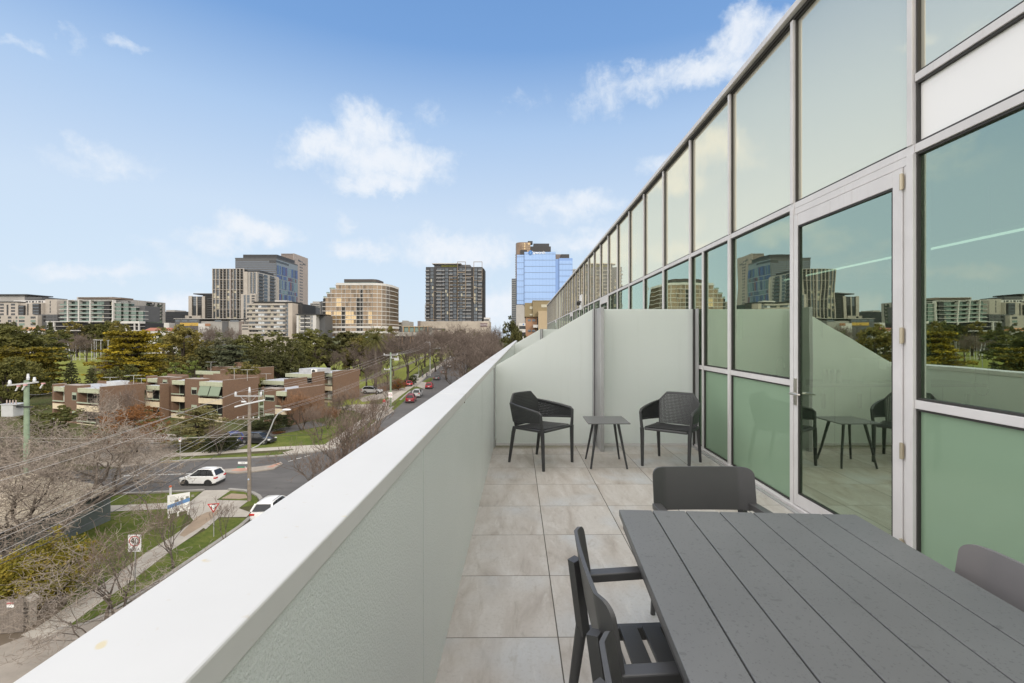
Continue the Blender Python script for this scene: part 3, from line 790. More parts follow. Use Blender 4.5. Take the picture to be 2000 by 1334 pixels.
def sheet(name, pts, off, mt, kind='structure', thick=0.0):
    """flat polygon following the fall of the street"""
    bm = bmesh.new()
    f = bm.faces.new([bm.verts.new((p[0], p[1], 0)) for p in pts])
    for yc in (40.0, 240.0):
        bmesh.ops.bisect_plane(bm, geom=bm.verts[:] + bm.edges[:] + bm.faces[:], plane_co=(0, yc, 0), plane_no=(0, 1, 0))
    bmesh.ops.triangulate(bm, faces=bm.faces[:])
    for v in bm.verts: v.co.z = zg(v.co.y) + off
    if thick:
        r = bmesh.ops.extrude_face_region(bm, geom=bm.faces[:])
        for v in r['geom']:
            if isinstance(v, bmesh.types.BMVert): v.co.z += thick
    bmesh.ops.recalc_face_normals(bm, faces=bm.faces[:])
    if not thick:
        for q in bm.faces:
            if q.normal.z < 0: q.normal_flip()
    me = bpy.data.meshes.new(name); bm.to_mesh(me); bm.free(); me.materials.append(mt)
    o = bpy.data.objects.new(name, me); COL.objects.link(o)
    if kind: o['kind'] = kind
    return o
def P(*pp): return [gp(x, y) for x, y in pp]
def strip(pts, w):
    pts = [Vector((p[0], p[1], 0)) for p in pts]; l, r = [], []
    for i, p in enumerate(pts):
        t = (pts[min(i + 1, len(pts) - 1)] - pts[max(i - 1, 0)]).normalized(); n = Vector((-t.y, t.x, 0)) * w / 2
        l.append(p + n); r.append(p - n)
    return r + l[::-1]
gs = sheet('ground', [(-2500, -400), (2500, -400), (2500, 3000), (-2500, 3000)], 0, GR_BASE)
# park lawn and verges
sheet('lawn', P((640, 812), (704, 800), (760, 758), (840, 712), (905, 690), (905, 686), (760, 686), (690, 694), (560, 706), (560, 716), (640, 730)), .004, GR_FAR)
sheet('lawn', P((330, 740), (330, 716), (225, 692), (140, 688), (60, 690), (-60, 700), (-60, 760), (120, 750)), .004, GR_FAR)
sheet('lawn', P((500, 860), (556, 846), (640, 832), (700, 832), (734, 808), (660, 857), (640, 868), (600, 871), (455, 882)), .004, GR_NEAR)
sheet('lawn', P((311, 901), (311, 895), (440, 890), (552, 883), (546, 888), (483, 893.5), (400, 897)), .012, GR_NEAR)
sheet('lawn', P((-300, 1100), (-100, 1010), (140, 1000), (232, 962), (392, 958.5), (366, 983), (366, 1000), (345, 1050), (304, 1076), (203, 1142), (138, 1185), (80, 1213), (-40, 1262), (-300, 1330)), .004, GR_NEAR)
sheet('lawn', P((430, 1011), (478, 1012), (489, 1017), (314, 1135), (160, 1219), (105, 1232), (145, 1200), (239, 1138), (312, 1084), (399, 1037)), .012, GR_NEAR)
sheet('lawn', P((423, 976), (445, 959), (485, 958), (503, 970), (503, 985), (470, 992), (486, 978)), .016, GR_NEAR)
sheet('lawn', P((700, 830), (757, 801), (800, 763), (822, 744), (806, 742), (760, 768), (700, 815)), .004, GR_NEAR)
sheet('lawn', P((681, 855), (752, 806), (790, 775), (800, 768), (789, 784), (764, 806), (700, 850), (672, 868)), .012, GR_NEAR)
sheet('lawn', P((803, 762), (818, 750), (838, 738), (848, 738), (828, 758)), .012, GR_NEAR)
# roads
sA = lambda y: -17.6 - .085 * y
sheet('road', [(-22.1, -80), (-9, -80), (-9, 30), (sA(60) + 12, 60), (sA(330) + 12, 330), (sA(330), 330), (sA(62), 62)] + P((600, 884), (560, 905), (520, 985)) + [(-22.1, 36)], .006, ASPH)
sheet('road', P((-330, 985), (-100, 976), (0, 972), (230, 966), (400, 958.5), (447, 957), (478, 960), (503, 968), (515, 978), (700, 930), (650, 876), (600, 885), (544, 891), (483, 895), (308, 903.5), (235, 914), (120, 922), (-330, 938)), .010, ASPH)
# paths and driveways
sheet('driveway', P((235, 914), (308, 903), (318, 893), (372, 862), (345, 848), (250, 846), (190, 868), (140, 905)), .014, CONC_D)
sheet('car_park', P((405, 881), (455, 882), (500, 860), (556, 846), (640, 830), (610, 822), (540, 838), (430, 846)), .006, ASPH)
sheet('driveway', P((640, 800), (690, 790), (752, 789), (764, 797), (770, 803), (740, 822), (690, 802)), .016, CONC_D)
sheet('driveway', P((700, 778), (752, 764), (790, 757), (780, 768), (748, 779), (708, 785)), .008, CONC_D)
sheet('footpath', strip(P((318, 890), (400, 886), (480, 880), (560, 875), (618, 872)), 1.7), .020, CONC)
sheet('footpath', P((600, 871), (640, 868), (662, 866), (676, 868), (654, 877), (628, 882), (600, 884.5), (560, 889), (552, 884)), .022, CONC)
sheet('footpath', strip(P((648, 868), (675, 850), (715, 820), (754, 789), (776, 772), (795, 759), (811, 748), (832, 733), (852, 719), (880, 702)), 1.9), .024, CONC)
sheet('footpath', P((806, 752), (815, 744), (832, 747), (846, 752), (830, 760)), .018, CONC)
sheet('footpath', strip(P((703, 745), (760, 727), (795, 713), (840, 694), (870, 684)), 1.7), .008, MULCH)
sheet('footpath', strip(P((60, 702), (190, 700), (330, 697)), 2.6), .008, CONC)
sheet('footpath', strip(P((60, 1246), (101, 1226), (150, 1191), (232, 1136), (308, 1079), (360, 1045), (405, 1012)), 1.5), .020, CONC)
sheet('footpath', strip(P((-80, 1003), (100, 998), (230, 993), (330, 988), (385, 984)), 1.5), .020, CONC)
sheet('footpath', P((399, 958), (452, 957), (423, 977), (486, 978), (466, 993), (489, 1001), (482, 1010), (428, 1010.5), (402, 1034), (385, 1025), (372, 1010), (366, 985)), .022, CONC)
sheet('driveway', P((-160, 1390), (-120, 1330), (0, 1262), (62, 1238), (108, 1231), (165, 1221), (250, 1180), (330, 1125), (370, 1130), (150, 1290), (40, 1400)), .014, CONC_D)
sheet('bare_earth', P((384, 1010), (404, 1001), (430, 996), (421, 1008), (392, 1030), (360, 1049), (350, 1046)), .026, DIRT)
sheet('bare_earth', P((432, 974), (452, 964), (480, 966), (484, 973), (468, 975)), .022, DIRT)
sheet('mulch_bed', P((690, 785), (704, 776), (740, 765), (790, 752), (800, 744), (770, 742), (700, 760)), .010, MULCH)
sheet('mulch_bed', P((-60, 1330), (40, 1262), (95, 1216), (130, 1180), (150, 1100), (60, 1050), (-200, 1100), (-300, 1330)), .012, MULCH)
# kerbs
def kerb(pts, w=.32, h=.13): sheet('kerb', strip(pts, w), .011, KERB, thick=h)
kerb(P((-330, 985), (-100, 976), (0, 972), (230, 966), (398, 958.8)))
kerb(P((447, 957), (478, 959.5), (494, 964), (505, 970), (512, 980), (508, 993)))
kerb(P((489, 1012), (470, 1029), (400, 1077), (314, 1136), (255, 1172)))
kerb(P((255, 1172), (200, 1204), (165, 1220), (108, 1231)), .2, .05)
kerb(P((308, 903.5), (400, 898), (483, 895), (544, 891), (600, 885), (632, 881), (655, 876), (675, 868), (700, 851)))
kerb([(sA(y), y) for y in (70, 78, 84, 92)])
kerb([(sA(y), y) for y in (100, 114)])
kerb([(sA(y), y) for y in (122, 150, 190, 240, 239, 300)[:4]] )
# traffic island and markings
isl = sheet('traffic_island', P((424, 923), (440, 918), (500, 914), (530, 910), (548, 904), (552, 907), (535, 917), (500, 922), (460, 926)), .012, CONC_D, thick=.12)
sheet('traffic_island_paving', P((450, 921.5), (462, 917.5), (486, 915.5), (488, 920), (470, 923)), .136, BRKRED)
sheet('traffic_island_paving', P((520, 915), (534, 910), (547, 905.5), (548, 907), (533, 915.5)), .136, BRKRED)
def dash(a, b, w=.14, mt=LINE, off=.016): sheet('road_marking', strip([a, b], w), off, mt)
for a, b in (((563, 901.5), (574, 898.5)), ((579, 896.5), (590, 894)), ((595, 892), (605, 889.8))): dash(*P(a, b), w=.18)
dash(*P((235, 930), (424, 923.5)), w=.16); dash(*P((-200, 940), (200, 931)), w=.14)
dash(*P((308, 904.6), (350, 901.6)), w=.16, mt=YLINE)
dash(*P((452, 876), (518, 853)), w=.12, off=.012)
dash(*P((455, 866), (512, 849)), w=.10, off=.012)

# ================================================================ vehicles
CARM = {}
def paint(name, col, rough=.28): return mat(name, col, rough, 0.0, .5, coat=.6)
GLS = mat('car_glass', (.015, .017, .018), .08, 0, .6); TYRE = mat('tyre_rubber', (.022, .022, .022), .8); TRIM = mat('black_trim', (.03, .03, .03), .55)
RIM = mat('alloy_rim', (.42, .42, .43), .35, .7); REDL = mat('tail_lamp', (.45, .02, .015), .25); CLRL = mat('head_lamp', (.7, .7, .68), .12); PLATE = mat('number_plate', (.75, .75, .72), .5)
def car(label, loc, heading, pm, kind='suv', L=4.3, Wd=1.8, H=1.6, group=None, rails=True, rim=RIM):
    """front towards local +x; heading is the direction (x, y) it points in"""
    t = thing('parked_car' if group else 'car', label, 'car', loc, math.atan2(heading[1], heading[0]), group)
    hb = {'suv': .62, 'hatch': .60, 'sedan': .62, 'ute': .60}[kind] * H   # beltline
    gz = .22
    # side outlines: x fraction, bottom z, belt z, half width
    st = [(-.50, .42, .70, .80), (-.485, .30, hb * .98, .92), (-.42, gz, hb + .02, .98), (-.25, gz, hb + .02, 1.0), (0, gz, hb, 1.0), (.20, gz, hb - .02, 1.0), (.32, gz, hb - .07, .98), (.43, .26, hb - .20, .93), (.485, .32, hb - .34, .82), (.50, .40, .62, .70)]
    rings = []
    for fx, zb, zt, hw in st:
        x = fx * L; h = Wd / 2 * hw
        rings.append([(x, -h * .80, zb), (x, -h * .97, zb + .10), (x, -h, zb + (zt - zb) * .55), (x, -h * .96, zt - .05), (x, -h * .86, zt), (x, 0, zt + .025),
                      (x, h * .86, zt), (x, h * .96, zt - .05), (x, h, zb + (zt - zb) * .55), (x, h * .97, zb + .10), (x, h * .80, zb)])
    m = MB(); n = 11; vs = [p for r in rings for p in r]; fs = []
    for i in range(len(rings) - 1):
        for k in range(n): 
            q = (k + 1) % n
            fs.append((i * n + k, (i + 1) * n + k, (i + 1) * n + q, i * n + q))
    fs.append(tuple(range(n))); fs.append(tuple(reversed(range((len(rings) - 1) * n, len(rings) * n))))
    m.add(vs, fs)
    # cabin: pillars and roof
    if kind == 'sedan': cx = [(-.34, hb), (-.20, H - .03), (.02, H), (.24, hb - .02)]
    elif kind == 'hatch': cx = [(-.455, hb + .02), (-.36, H - .05), (.0, H), (.25, hb - .03)]
    else: cx = [(-.475, hb + .04), (-.385, H - .07), (-.06, H), (.215, hb - .01)]
    b0, r0, r1, b1 = [(a * L, z) for a, z in cx]
    w0, w1 = Wd / 2 * .90, Wd / 2 * .70
    rm = [(r0[0], r0[1]), (r0[0] + .12 * L, H), (r1[0] + .04 * L, H - .01), (r1[0] + .095 * L, H - .07)]
    roof_t = .06
    def ring(x, z, h): return [(x, -h, z), (x, h, z)]
    rp = [(r0[0] - .02, r0[1] - .03), rm[0], rm[1], ((rm[1][0] + rm[2][0]) / 2, H + .012), rm[2], rm[3]]
    vs = []; 
    for x, z in rp:
        vs += [(x, -w1, z - .03), (x, -w1 * .9, z + .012), (x, 0, z + .03), (x, w1 * .9, z + .012), (x, w1, z - .03), (x, 0, z - roof_t)]
    fs = []
    for i in range(len(rp) - 1):
        for k in range(6):
            q = (k + 1) % 6; fs.append((i * 6 + k, i * 6 + q, (i + 1) * 6 + q, (i + 1) * 6 + k))
    fs.append((5, 4, 3, 2, 1, 0)); e = (len(rp) - 1) * 6; fs.append((e, e + 1, e + 2, e + 3, e + 4, e + 5))
    m.add(vs, fs)
    for s in (-1, 1):
        A = (rm[3][0], s * w1 * .97, rm[3][1] - .04); B = (b1[0] + .015 * L, s * w0 * .96, b1[1]); m.beam(A, B, .06, .06)
        C = (r0[0] + .01, s * w1 * .98, r0[1] - .05); D = (b0[0] + .02, s * w0 * .97, b0[1] - .02); m.beam(C, D, .14, .14)
        
    body = m.build('body', pm, t, smooth='auto')
    # glass
    def gl(name, a): 
        g = MB(); c = [Vector(q) for q in a]; nn = (c[1] - c[0]).cross(c[3] - c[0]).normalized() * .02
        g.add([q for q in c] + [q - nn for q in c], [(0, 1, 2, 3), (7, 6, 5, 4), (0, 4, 5, 1), (1, 5, 6, 2), (2, 6, 7, 3), (3, 7, 4, 0)]); return g.build(name, GLS, t)
    gl('windscreen', [(b1[0] + .012 * L, -w0 * .93, b1[1] + .01), (b1[0] + .012 * L, w0 * .93, b1[1] + .01), (rm[3][0] - .01, w1 * .93, rm[3][1] - .03), (rm[3][0] - .01, -w1 * .93, rm[3][1] - .03)])
    gl('rear_window', [(b0[0], w0 * .86, b0[1] + .02), (b0[0], -w0 * .86, b0[1] + .02), (r0[0] - .012, -w1 * .88, r0[1] - .05), (r0[0] - .012, w1 * .88, r0[1] - .05)])
    for s in (-1, 1):
        a = [(b0[0] + .07, s * w0 * .98, hb + .015), (b1[0] - .01, s * w0 * .98, hb + .0), (rm[3][0] - .06, s * w1 * .985, H - .10), (r0[0] + .09, s * w1 * .985, H - .09)]
        gl('side_window', a if s < 0 else a[::-1])
    for s in (-1, 1):
        for mx in (-.05 * L, -.225 * L): MB().beam((mx, s * w1 * 1.0, H - .07), (mx - .02, s * w0 * .995, hb), .03, .07).build('pillar', TRIM, t)
    # dark lower cladding
    c = MB()
    for s in (-1, 1): c.box(-.40 * L, s * Wd / 2 * .955, .17, .42 * L, s * (Wd / 2 + .012), .33)
    c.box(-.505 * L, -Wd * .40, .20, -.47 * L, Wd * .40, .44).box(.475 * L, -Wd * .36, .22, .503 * L, Wd * .36, .42)
    c.build('bumper', TRIM, t, bevel=.02)
    wr = .335 if kind in ('suv', 'ute') else .315
    for fx in (-.305, .315):
        for s in (-1, 1):
            y = s * (Wd / 2 - .085)
            Mx = Matrix.Translation((fx * L, y, wr)) @ Matrix.Rotation(R(90), 4, 'X')
            arch = MB(); pr = [(wr + .075, -.09), (wr + .075, .095)]
            arch.lathe([(wr + .07, -.10), (wr + .07, .10)], 18); arch.v = [tuple(Mx @ Vector(v)) for v in arch.v]; 
            ao = arch.build('wheel_arch', TRIM, t)
            w = MB(); w.lathe([(wr * .6, -.105), (wr * .93, -.105), (wr, -.07), (wr, .07), (wr * .93, .105), (wr * .6, .105)], 18); w.v = [tuple(Mx @ Vector(v)) for v in w.v]
            wo_ = w.build('wheel', TYRE, t, smooth='auto')
            r = MB(); r.lathe([(.05, -.115), (wr * .60, -.108), (wr * .64, 0), (wr * .60, .108), (.05, .115)], 10); r.v = [tuple(Mx @ Vector(v)) for v in r.v]; r.build('rim', rim, wo_)
    for s in (-1, 1):
        MB().box(.425 * L, s * Wd * .30, hb - .36, .482 * L, s * Wd * .455, hb - .22).build('headlight', CLRL, t, bevel=.02)
        MB().box(-.506 * L, s * Wd * .27, hb - .24, -.445 * L, s * Wd * .475, hb - .10).build('tail_light', REDL, t, bevel=.015)
        MB().box(.175 * L, s * (Wd / 2 - .01), hb - .01, .205 * L, s * (Wd / 2 + .16), hb + .12).build('mirror', pm, t, bevel=.02)
        if rails and kind == 'suv': MB().tube([(-.33 * L, s * w1 * .86, H + .01), (-.30 * L, s * w1 * .86, H + .05), (.0, s * w1 * .86, H + .055), (.04 * L, s * w1 * .86, H + .015)], .016, 6).build('roof_rail', TRIM, t)
    MB().box(-.512 * L, -.19, .60, -.499 * L, .19, .71).build('number_plate', PLATE, t)
    return t
def cpos(px, py): 
    p = gp(px, py, .012); return p
wht = paint('white_paint', (.78, .78, .77)); red = paint('red_paint', (.30, .012, .02)); dred = paint('dark_red_paint', (.20, .014, .022)); blu = paint('blue_paint', (.02, .035, .16))
blk = paint('black_paint', (.02, .021, .023)); slv = paint('silver_paint', (.42, .42, .42)); gry = paint('grey_paint', (.10, .10, .105))
p = gp(388, 947); car('white car driving along the cross street past the traffic island', (p.x, p.y + .55, .016), (-1, .03), wht, 'suv', 3.8, 1.68, 1.68, rim=TRIM)
car('white wagon parked by the kerb at the edge of the white coping', (-20.75, 39.0, .012), (-.03, 1), wht, 'suv', 4.5, 1.85, 1.62, 'cars parked along the kerbs')
G = 'cars parked along the kerbs'
def pc(label, px, py, head, pm, kind='hatch', **k):
    p = gp(px, py, .012); d = Vector(head).normalized(); L = k.get('L', 4.3); h = L / 2
    car(label, (p.x + d.x * h, p.y + d.y * h, p.z), head, pm, kind, group=G, **k)
pc('dark blue car parked between the clipped hedge and the timber power pole', 464, 869, (-.75, .66), blu, 'hatch', L=4.4, H=1.55)
pc('black car parked facing right just behind the timber power pole', 475, 864, (1, -.12), blk, 'sedan', L=4.5, H=1.46)
pc('dark red four wheel drive parked first along the street beside the coping', 800, 788, (-.085, 1), dred, 'suv', H=1.78, L=4.5)
pc('grey four wheel drive parked directly in front of the dark red one', 812.5, 777.5, (-.085, 1), slv, 'suv', H=1.85, L=4.7)
pc('bright red hatchback parked alone beside the grass strip and footpath', 837, 760, (-.085, 1), red, 'hatch', H=1.55, L=4.0)
pc('dark grey car parked beyond the bright red hatchback under bare trees', 852, 743, (-.085, 1), gry, 'hatch', H=1.5)
pc('white sedan parked far along the street under the bare trees', 878, 719, (-.085, 1), wht, 'sedan', H=1.5)
pc('silver car parked farther off between the white sedan and the grey car', 866, 731, (-.085, 1), slv, 'hatch', H=1.5)
pc('silver sports utility parked in the driveway beside the rightmost brick block', 708, 768, (1, -.05), slv, 'suv', H=1.68, L=4.8)
pc('red car half hidden behind the garden shrubs near the low brick wall', 800, 755, (-.6, 1), red, 'hatch', H=1.5, L=4.2)
pc('white car at the left edge behind the branches of the big bare tree', 22, 938, (-1, .02), wht, 'suv', H=1.6)
pc('dark car on the left edge of the photo behind the white one', 12, 916, (-1, .02), gry, 'suv', H=1.6)

# ================================================================ poles, wires, signs
WOOD = mat('weathered_pole', (.22, .185, .15), .85, vary=.2, vscale=3, bump=.3, bscale=30); GPOLE = mat('green_treated_pole', (.20, .26, .18), .85, vary=.15, vscale=3)
GALV = mat('galvanised', (.48, .48, .48), .45, .4); INS = mat('insulator', (.55, .56, .57), .25); SIGNW = mat('sign_white', (.80, .80, .79), .4); SIGNR = mat('sign_red', (.50, .03, .03), .4)
SIGNB = mat('sign_black', (.02, .02, .02), .5); SIGNG = mat('sign_green', (.03, .22, .13), .4); SBLUE = mat('sign_blue', (.12, .25, .48), .5)
def text_mesh(txt, size, mt, parent, name='lettering', loc=(0, 0, 0), ext=.004):
    cu = bpy.data.curves.new(name, 'FONT'); cu.body = txt; cu.size = size; cu.align_x = 'CENTER'; cu.align_y = 'CENTER'; cu.extrude = ext
    o = bpy.data.objects.new('tmp', cu); COL.objects.link(o)
    dg = bpy.context.evaluated_depsgraph_get(); me = bpy.data.meshes.new_from_object(o.evaluated_get(dg))
    bpy.data.objects.remove(o); bpy.data.curves.remove(cu)
    me.transform(Matrix.Translation(loc) @ Matrix.Rotation(R(90), 4, 'X')); me.materials.clear(); me.materials.append(mt)
    o = bpy.data.objects.new(name, me); COL.objects.link(o); o.parent = parent
    return o
def insul(m, x, y, z, r=.07, h=.24): m.lathe([(r * .4, 0), (r, .02), (r, .05), (r * .75, .07), (r, .10), (r * .75, .13), (r, .16), (r * .6, h)], 10, (x, y, z))
# main timber pole at the intersection
bp = gp(487, 978)
pole = thing('power_pole', 'weathered timber power pole with a curved street lamp arm at the intersection', 'power pole', bp, 0, 'power poles along the streets')
H1 = Z(757, bp.y) - .5
MB().tube([(0, 0, -.3), (0, 0, H1 * .5), (.02, 0, H1)], [.17, .15, .125], 12).build('pole', WOOD, pole, smooth='auto')
zc1 = Z(774, bp.y); zc2 = Z(818.5, bp.y); k_ = bp.y / F
a = MB(); a.beam((-1.22, -.16, zc1), (1.22, -.16, zc1), .09, .10); a.beam((-.75, -.18, zc1), (0, -.17, zc1 - .75), .04, .02); a.beam((.75, -.18, zc1), (0, -.17, zc1 - .75), .04, .02); a.build('crossarm', GALV, pole)
i_ = MB(); insul(i_, -1.15, -.16, zc1 + .05, .11, .34); insul(i_, 1.15, -.16, zc1 + .05, .11, .34); insul(i_, 0.02, 0, H1, .11, .5); i_.build('insulator', INS, pole, smooth='auto')
a = MB().tube([(-1.05, -.45, zc1 - .95), (-.2, -.25, zc1 - .72), (1.25, .3, zc1 - .42)], .075, 8); a.build('switch_bar', INS, pole, smooth='auto')
a = MB().tube([(-.55, -.25, zc1 - .5), (-.15, -.25, zc1 - .52)], .08, 8); a.build('surge_arrester', INS, pole)
a = MB(); a.beam((-1.05, -.16, zc2), (1.05, -.16, zc2), .10, .10); a.beam((-.5, -.17, zc2), (0, -.17, zc2 - .5), .03, .02); a.beam((.5, -.17, zc2), (0, -.17, zc2 - .5), .03, .02); a.build('crossarm', WOOD, pole)
i_ = MB()
for x in (-.95, -.45, .45, .95): insul(i_, x, -.16, zc2 + .05, .05, .14)
i_.build('insulator', INS, pole, smooth='auto')
la = [at(px, py, bp.y) - bp for px, py in ((490, 877), (505, 870), (519, 858), (528, 838), (535, 820), (543, 808), (556, 801))]
MB().tube(la, [.055] * 7, 8).build('lamp_arm', GALV, pole, smooth='auto')
e = la[-1]; MB().add([], []).lathe([(.02, 0), (.12, .02), (.16, .08), (.12, .16), (.03, .18)], 12, (0, 0, 0)).build('lamp_head', mat('lamp_housing', (.66, .67, .67), .4), pole, smooth='auto')
lh = pole.children[-1] if pole.children else None
lh = [c for c in kids(pole) if c.name.startswith('lamp_head')][0]; lh.location = e + Vector((.18, 0, -.05)); lh.scale = (2.6, 1.2, 1)
def plate(name, px, py, w, h, mt, rot=0, y=None):
    q = at(px, py, bp.y - .2) - bp
    return MB().box(-w / 2, -.01, -h / 2, w / 2, .01, h / 2, Matrix.Translation(q) @ Matrix.Rotation(rot, 4, 'Z')).build(name, mt, pole)
pn = plate('street_sign', 474, 904, .85, .19, SIGNW); plate('street_sign', 470.5, 912.3, .65, .11, SIGNG); plate('street_sign', 480, 914, .55, .14, SIGNW, R(-50))
q = at(474, 904, bp.y - .2) - bp
dd = MB()
for i, wq in enumerate((.05, .07, .05, .08)): dd.box(-.16 + i * .10, -.014, -.03, -.16 + i * .10 + wq, -.0105, .03)
for i, wq in enumerate((.10, .09, .11)): dd.box(-.46 + .36 + i * .17 + 9, 0, 0, 9 + .1 + i * .17, .001, .001) if False else None
dd.v = [tuple(Vector(v) + q) for v in dd.v]; dd.build('sign_marks', SIGNB, pole)
MB().tube([(0.03, -.17, 2.0), (0.03, -.185, 2.0)], .08, 12).build('pole_tag', mat('tag_blue', (.45, .55, .7), .4), pole)
# green pole down the street and grey pole farther on
def street_pole(label, px, py, py_top, pm, r, arms, lamp=None):
    b = gp(px, py); h = Z(py_top, b.y) - b.z
    t = thing('power_pole', label, 'power pole', b, 0, 'power poles along the streets')
    MB().tube([(0, 0, -.3), (0, 0, h)], [r, r * .8], 10).build('pole', pm, t, smooth='auto')
    for (ay, x0, x1) in arms:
        z = Z(ay, b.y) - b.z
        a = MB().beam((x0, -.15, z), (x1, -.15, z), .12, .12); a.build('crossarm', GALV, t)
        i_ = MB()
        for x in (x0 + .1, x1 - .1): insul(i_, x, -.15, z + .05, .09, .3)
        i_.build('insulator', INS, t)
    if lamp:
        x1, ly = lamp; z = Z(ly, b.y) - b.z
        MB().tube([(0, 0, z - .5), (x1 * .5, 0, z - .1), (x1, 0, z)], .05, 6).build('lamp_arm', GALV, t)
        MB().box(x1 - .1, -.15, z - .06, x1 + .7, .15, z + .08).build('lamp_head', MATS['lamp_housing'], t, bevel=.03)
    return t, b
t2, b2 = street_pole('green treated power pole with a speed sign beside the footpath', 763, 794, 688.5, GPOLE, .19, [(693.5, -1.35, 1.45), (722, -1.25, -.1), (699.5, .1, 1.6)], None)
MB().box(.75, -.2, Z(704, b2.y) - b2.z, 1.65, .1, Z(700, b2.y) - b2.z).build('transformer', MATS['galvanised'], t2, bevel=.03)
t3, b3 = street_pole('tall grey power pole with a lamp farther down the street', 840, 734, 666, GALV, .2, [(668.5, -1.2, 1.2)], (2.9, 680))
street_pole('slim grey pole among the bare trees beyond the grey lamp pole', 880, 700, 664, GALV, .2, [])
sp = thing('speed_sign', 'round edged 40 speed sign fixed on the green pole', 'sign', (b2.x, b2.y - .22, 0), 0)
def forty_sign(root, w, h, zc, area):
    MB().box(-w / 2, -.01, zc - h / 2, w / 2, .01, zc + h / 2).build('plate', SIGNW, root)
    rc = w * .42; zz = zc + (h / 2 - w / 2 if area else 0)
    m = MB(); nn = 28; o = len(m.v)
    for k in range(nn):
        an = 2 * math.pi * k / nn
        for rr, yy in ((rc, -.0105), (rc * .84, -.0105), (rc * .84, -.014), (rc, -.014)): m.v.append((rr * math.cos(an), yy, zz + rr * math.sin(an)))
    for k in range(nn):
        q = (k + 1) % nn
        for c_ in range(4): m.f.append((k * 4 + c_, k * 4 + (c_ + 1) % 4, q * 4 + (c_ + 1) % 4, q * 4 + c_))
    m.build('red_ring', SIGNR, root)
    text_mesh('40', w * .62, SIGNB, root, 'lettering', (0, -.012, zz), .002)
    if area: text_mesh('AREA', w * .33, SIGNB, root, 'lettering', (0, -.012, zc - h / 2 + w * .17), .002)
forty_sign(sp, .75, 1.05, Z(771, b2.y), False)
b4 = gp(263, 1157); s4 = thing('speed_sign', 'white 40 AREA speed sign on a thin grey post beside the near footpath', 'sign', b4, R(3))
MB().tube([(0, .04, -.2), (0, .04, Z(1047, b4.y))], .03, 8).build('post', GALV, s4)
forty_sign(s4, 24.5 * b4.y / F, 33 * b4.y / F, Z(1061, b4.y), True)
# give way sign
b5 = gp(417, 1049); s5 = thing('give_way_sign', 'red bordered triangular give way sign with a roundabout symbol', 'sign', b5, R(12))
MB().tube([(0, .04, -.2), (0, .04, Z(984, b5.y))], .03, 8).build('post', GALV, s5)
k5 = b5.y / F; zt_, zb_ = Z(983.5, b5.y), Z(1001.5, b5.y); hw_ = 10.8 * k5
def tri(m, s, y0, y1, cz):
    v = [(-hw_ * s, cz + (zt_ - cz) * s), (0, cz + (zb_ - cz) * s), (hw_ * s, cz + (zt_ - cz) * s)]
    return m.add([(x, y0, z) for x, z in v] + [(x, y1, z) for x, z in v], [(0, 1, 2), (5, 4, 3), (0, 3, 4, 1), (1, 4, 5, 2), (2, 5, 3, 0)])
cz = zt_ - (zt_ - zb_) / 3
tri(MB(), 1.0, -.01, .01, cz).build('border', SIGNR, s5); tri(MB(), .68, -.015, -.0105, cz).build('face', SIGNW, s5)
m = MB()
for j in range(3):
    a0 = 2 * math.pi * j / 3 + .5
    pts = [(.15 * math.cos(a0 + q), -.018, cz + .02 + .15 * math.sin(a0 + q)) for q in (0, .5, 1.0, 1.5)]
    m.tube(pts, [.022, .022, .022, .045], 5)
m.build('roundabout_symbol', SIGNB, s5)
# development board
kb = gp(372, 1018); bl = Vector(at(339, 1020, kb.y + 0)); 
b6 = Vector((X(330, 38.2), 38.2, 0)); b7 = Vector((X(365, 38.9), 38.9, 0))
brd = thing('notice_board', 'large white notice board with a blue diagonal band standing on the lawn', 'notice board', ((b6.x + b7.x) / 2, (b6.y + b7.y) / 2, 0), math.atan2(b7.y - b6.y, b7.x - b6.x))
hw_ = (b7 - b6).length / 2
zt1 = Z(965, 38.5); zb1 = Z(996, 38.5)
MB().box(-hw_ - .1, -.02, zb1 - .2, hw_ + .2, .02, zt1).build('panel', SIGNW, brd)
m = MB(); x0, x1 = -hw_ - .1, hw_ + .2
def diag(m, za0, za1, zb0, zb1_, y0=-.026, y1=-.0205):
    v = [(x0, za0), (x1, zb0), (x1, zb1_), (x0, za1)]
    return m.add([(x, y0, z) for x, z in v] + [(x, y1, z) for x, z in v], [(0, 1, 2, 3), (7, 6, 5, 4), (0, 4, 5, 1), (1, 5, 6, 2), (2, 6, 7, 3), (3, 7, 4, 0)])
hh = zt1 - zb1
diag(MB(), zb1 + .15 * hh, zb1 + .38 * hh, zb1 + .42 * hh, zb1 + .66 * hh).build('blue_band', SBLUE, brd)
m = MB()
for i in range(4):
    xa = -.2 + i * .36; m.box(xa, -.024, zb1 + (.52 + .05 * i) * hh, xa + .22, -.0205, zb1 + (.66 + .05 * i) * hh)
m.build('picture_strip', mat('sign_photo', (.25, .25, .20), .5, vary=.5, vscale=12), brd)
m = MB()
for i in range(5): m.box(x0 + .15, -.024, zb1 + (.86 - .07 * i) * hh, x0 + .5 + .1 * (i % 3), -.0205, zb1 + (.89 - .07 * i) * hh)
m.build('small_print', mat('grey_print', (.45, .45, .45), .6), brd)
for x in (x0 + .08, x1 - .12, 0): MB().box(x - .06, .021, -.1, x + .06, .10, zt1 - .05).build('post', SIGNW, brd)
# small red capped post behind it
b8 = gp(333, 975); rp_ = thing('marker_post', 'short pale post with a red cap behind the notice board', 'post', b8)
MB().tube([(0, 0, 0), (0, 0, 1.1)], .09, 8).build('post', SIGNW, rp_); MB().lathe([(.11, 0), (.12, .1), (.05, .16)], 10, (0, 0, 1.1)).build('cap', mat('orange_cap', (.6, .12, .04), .5), rp_)
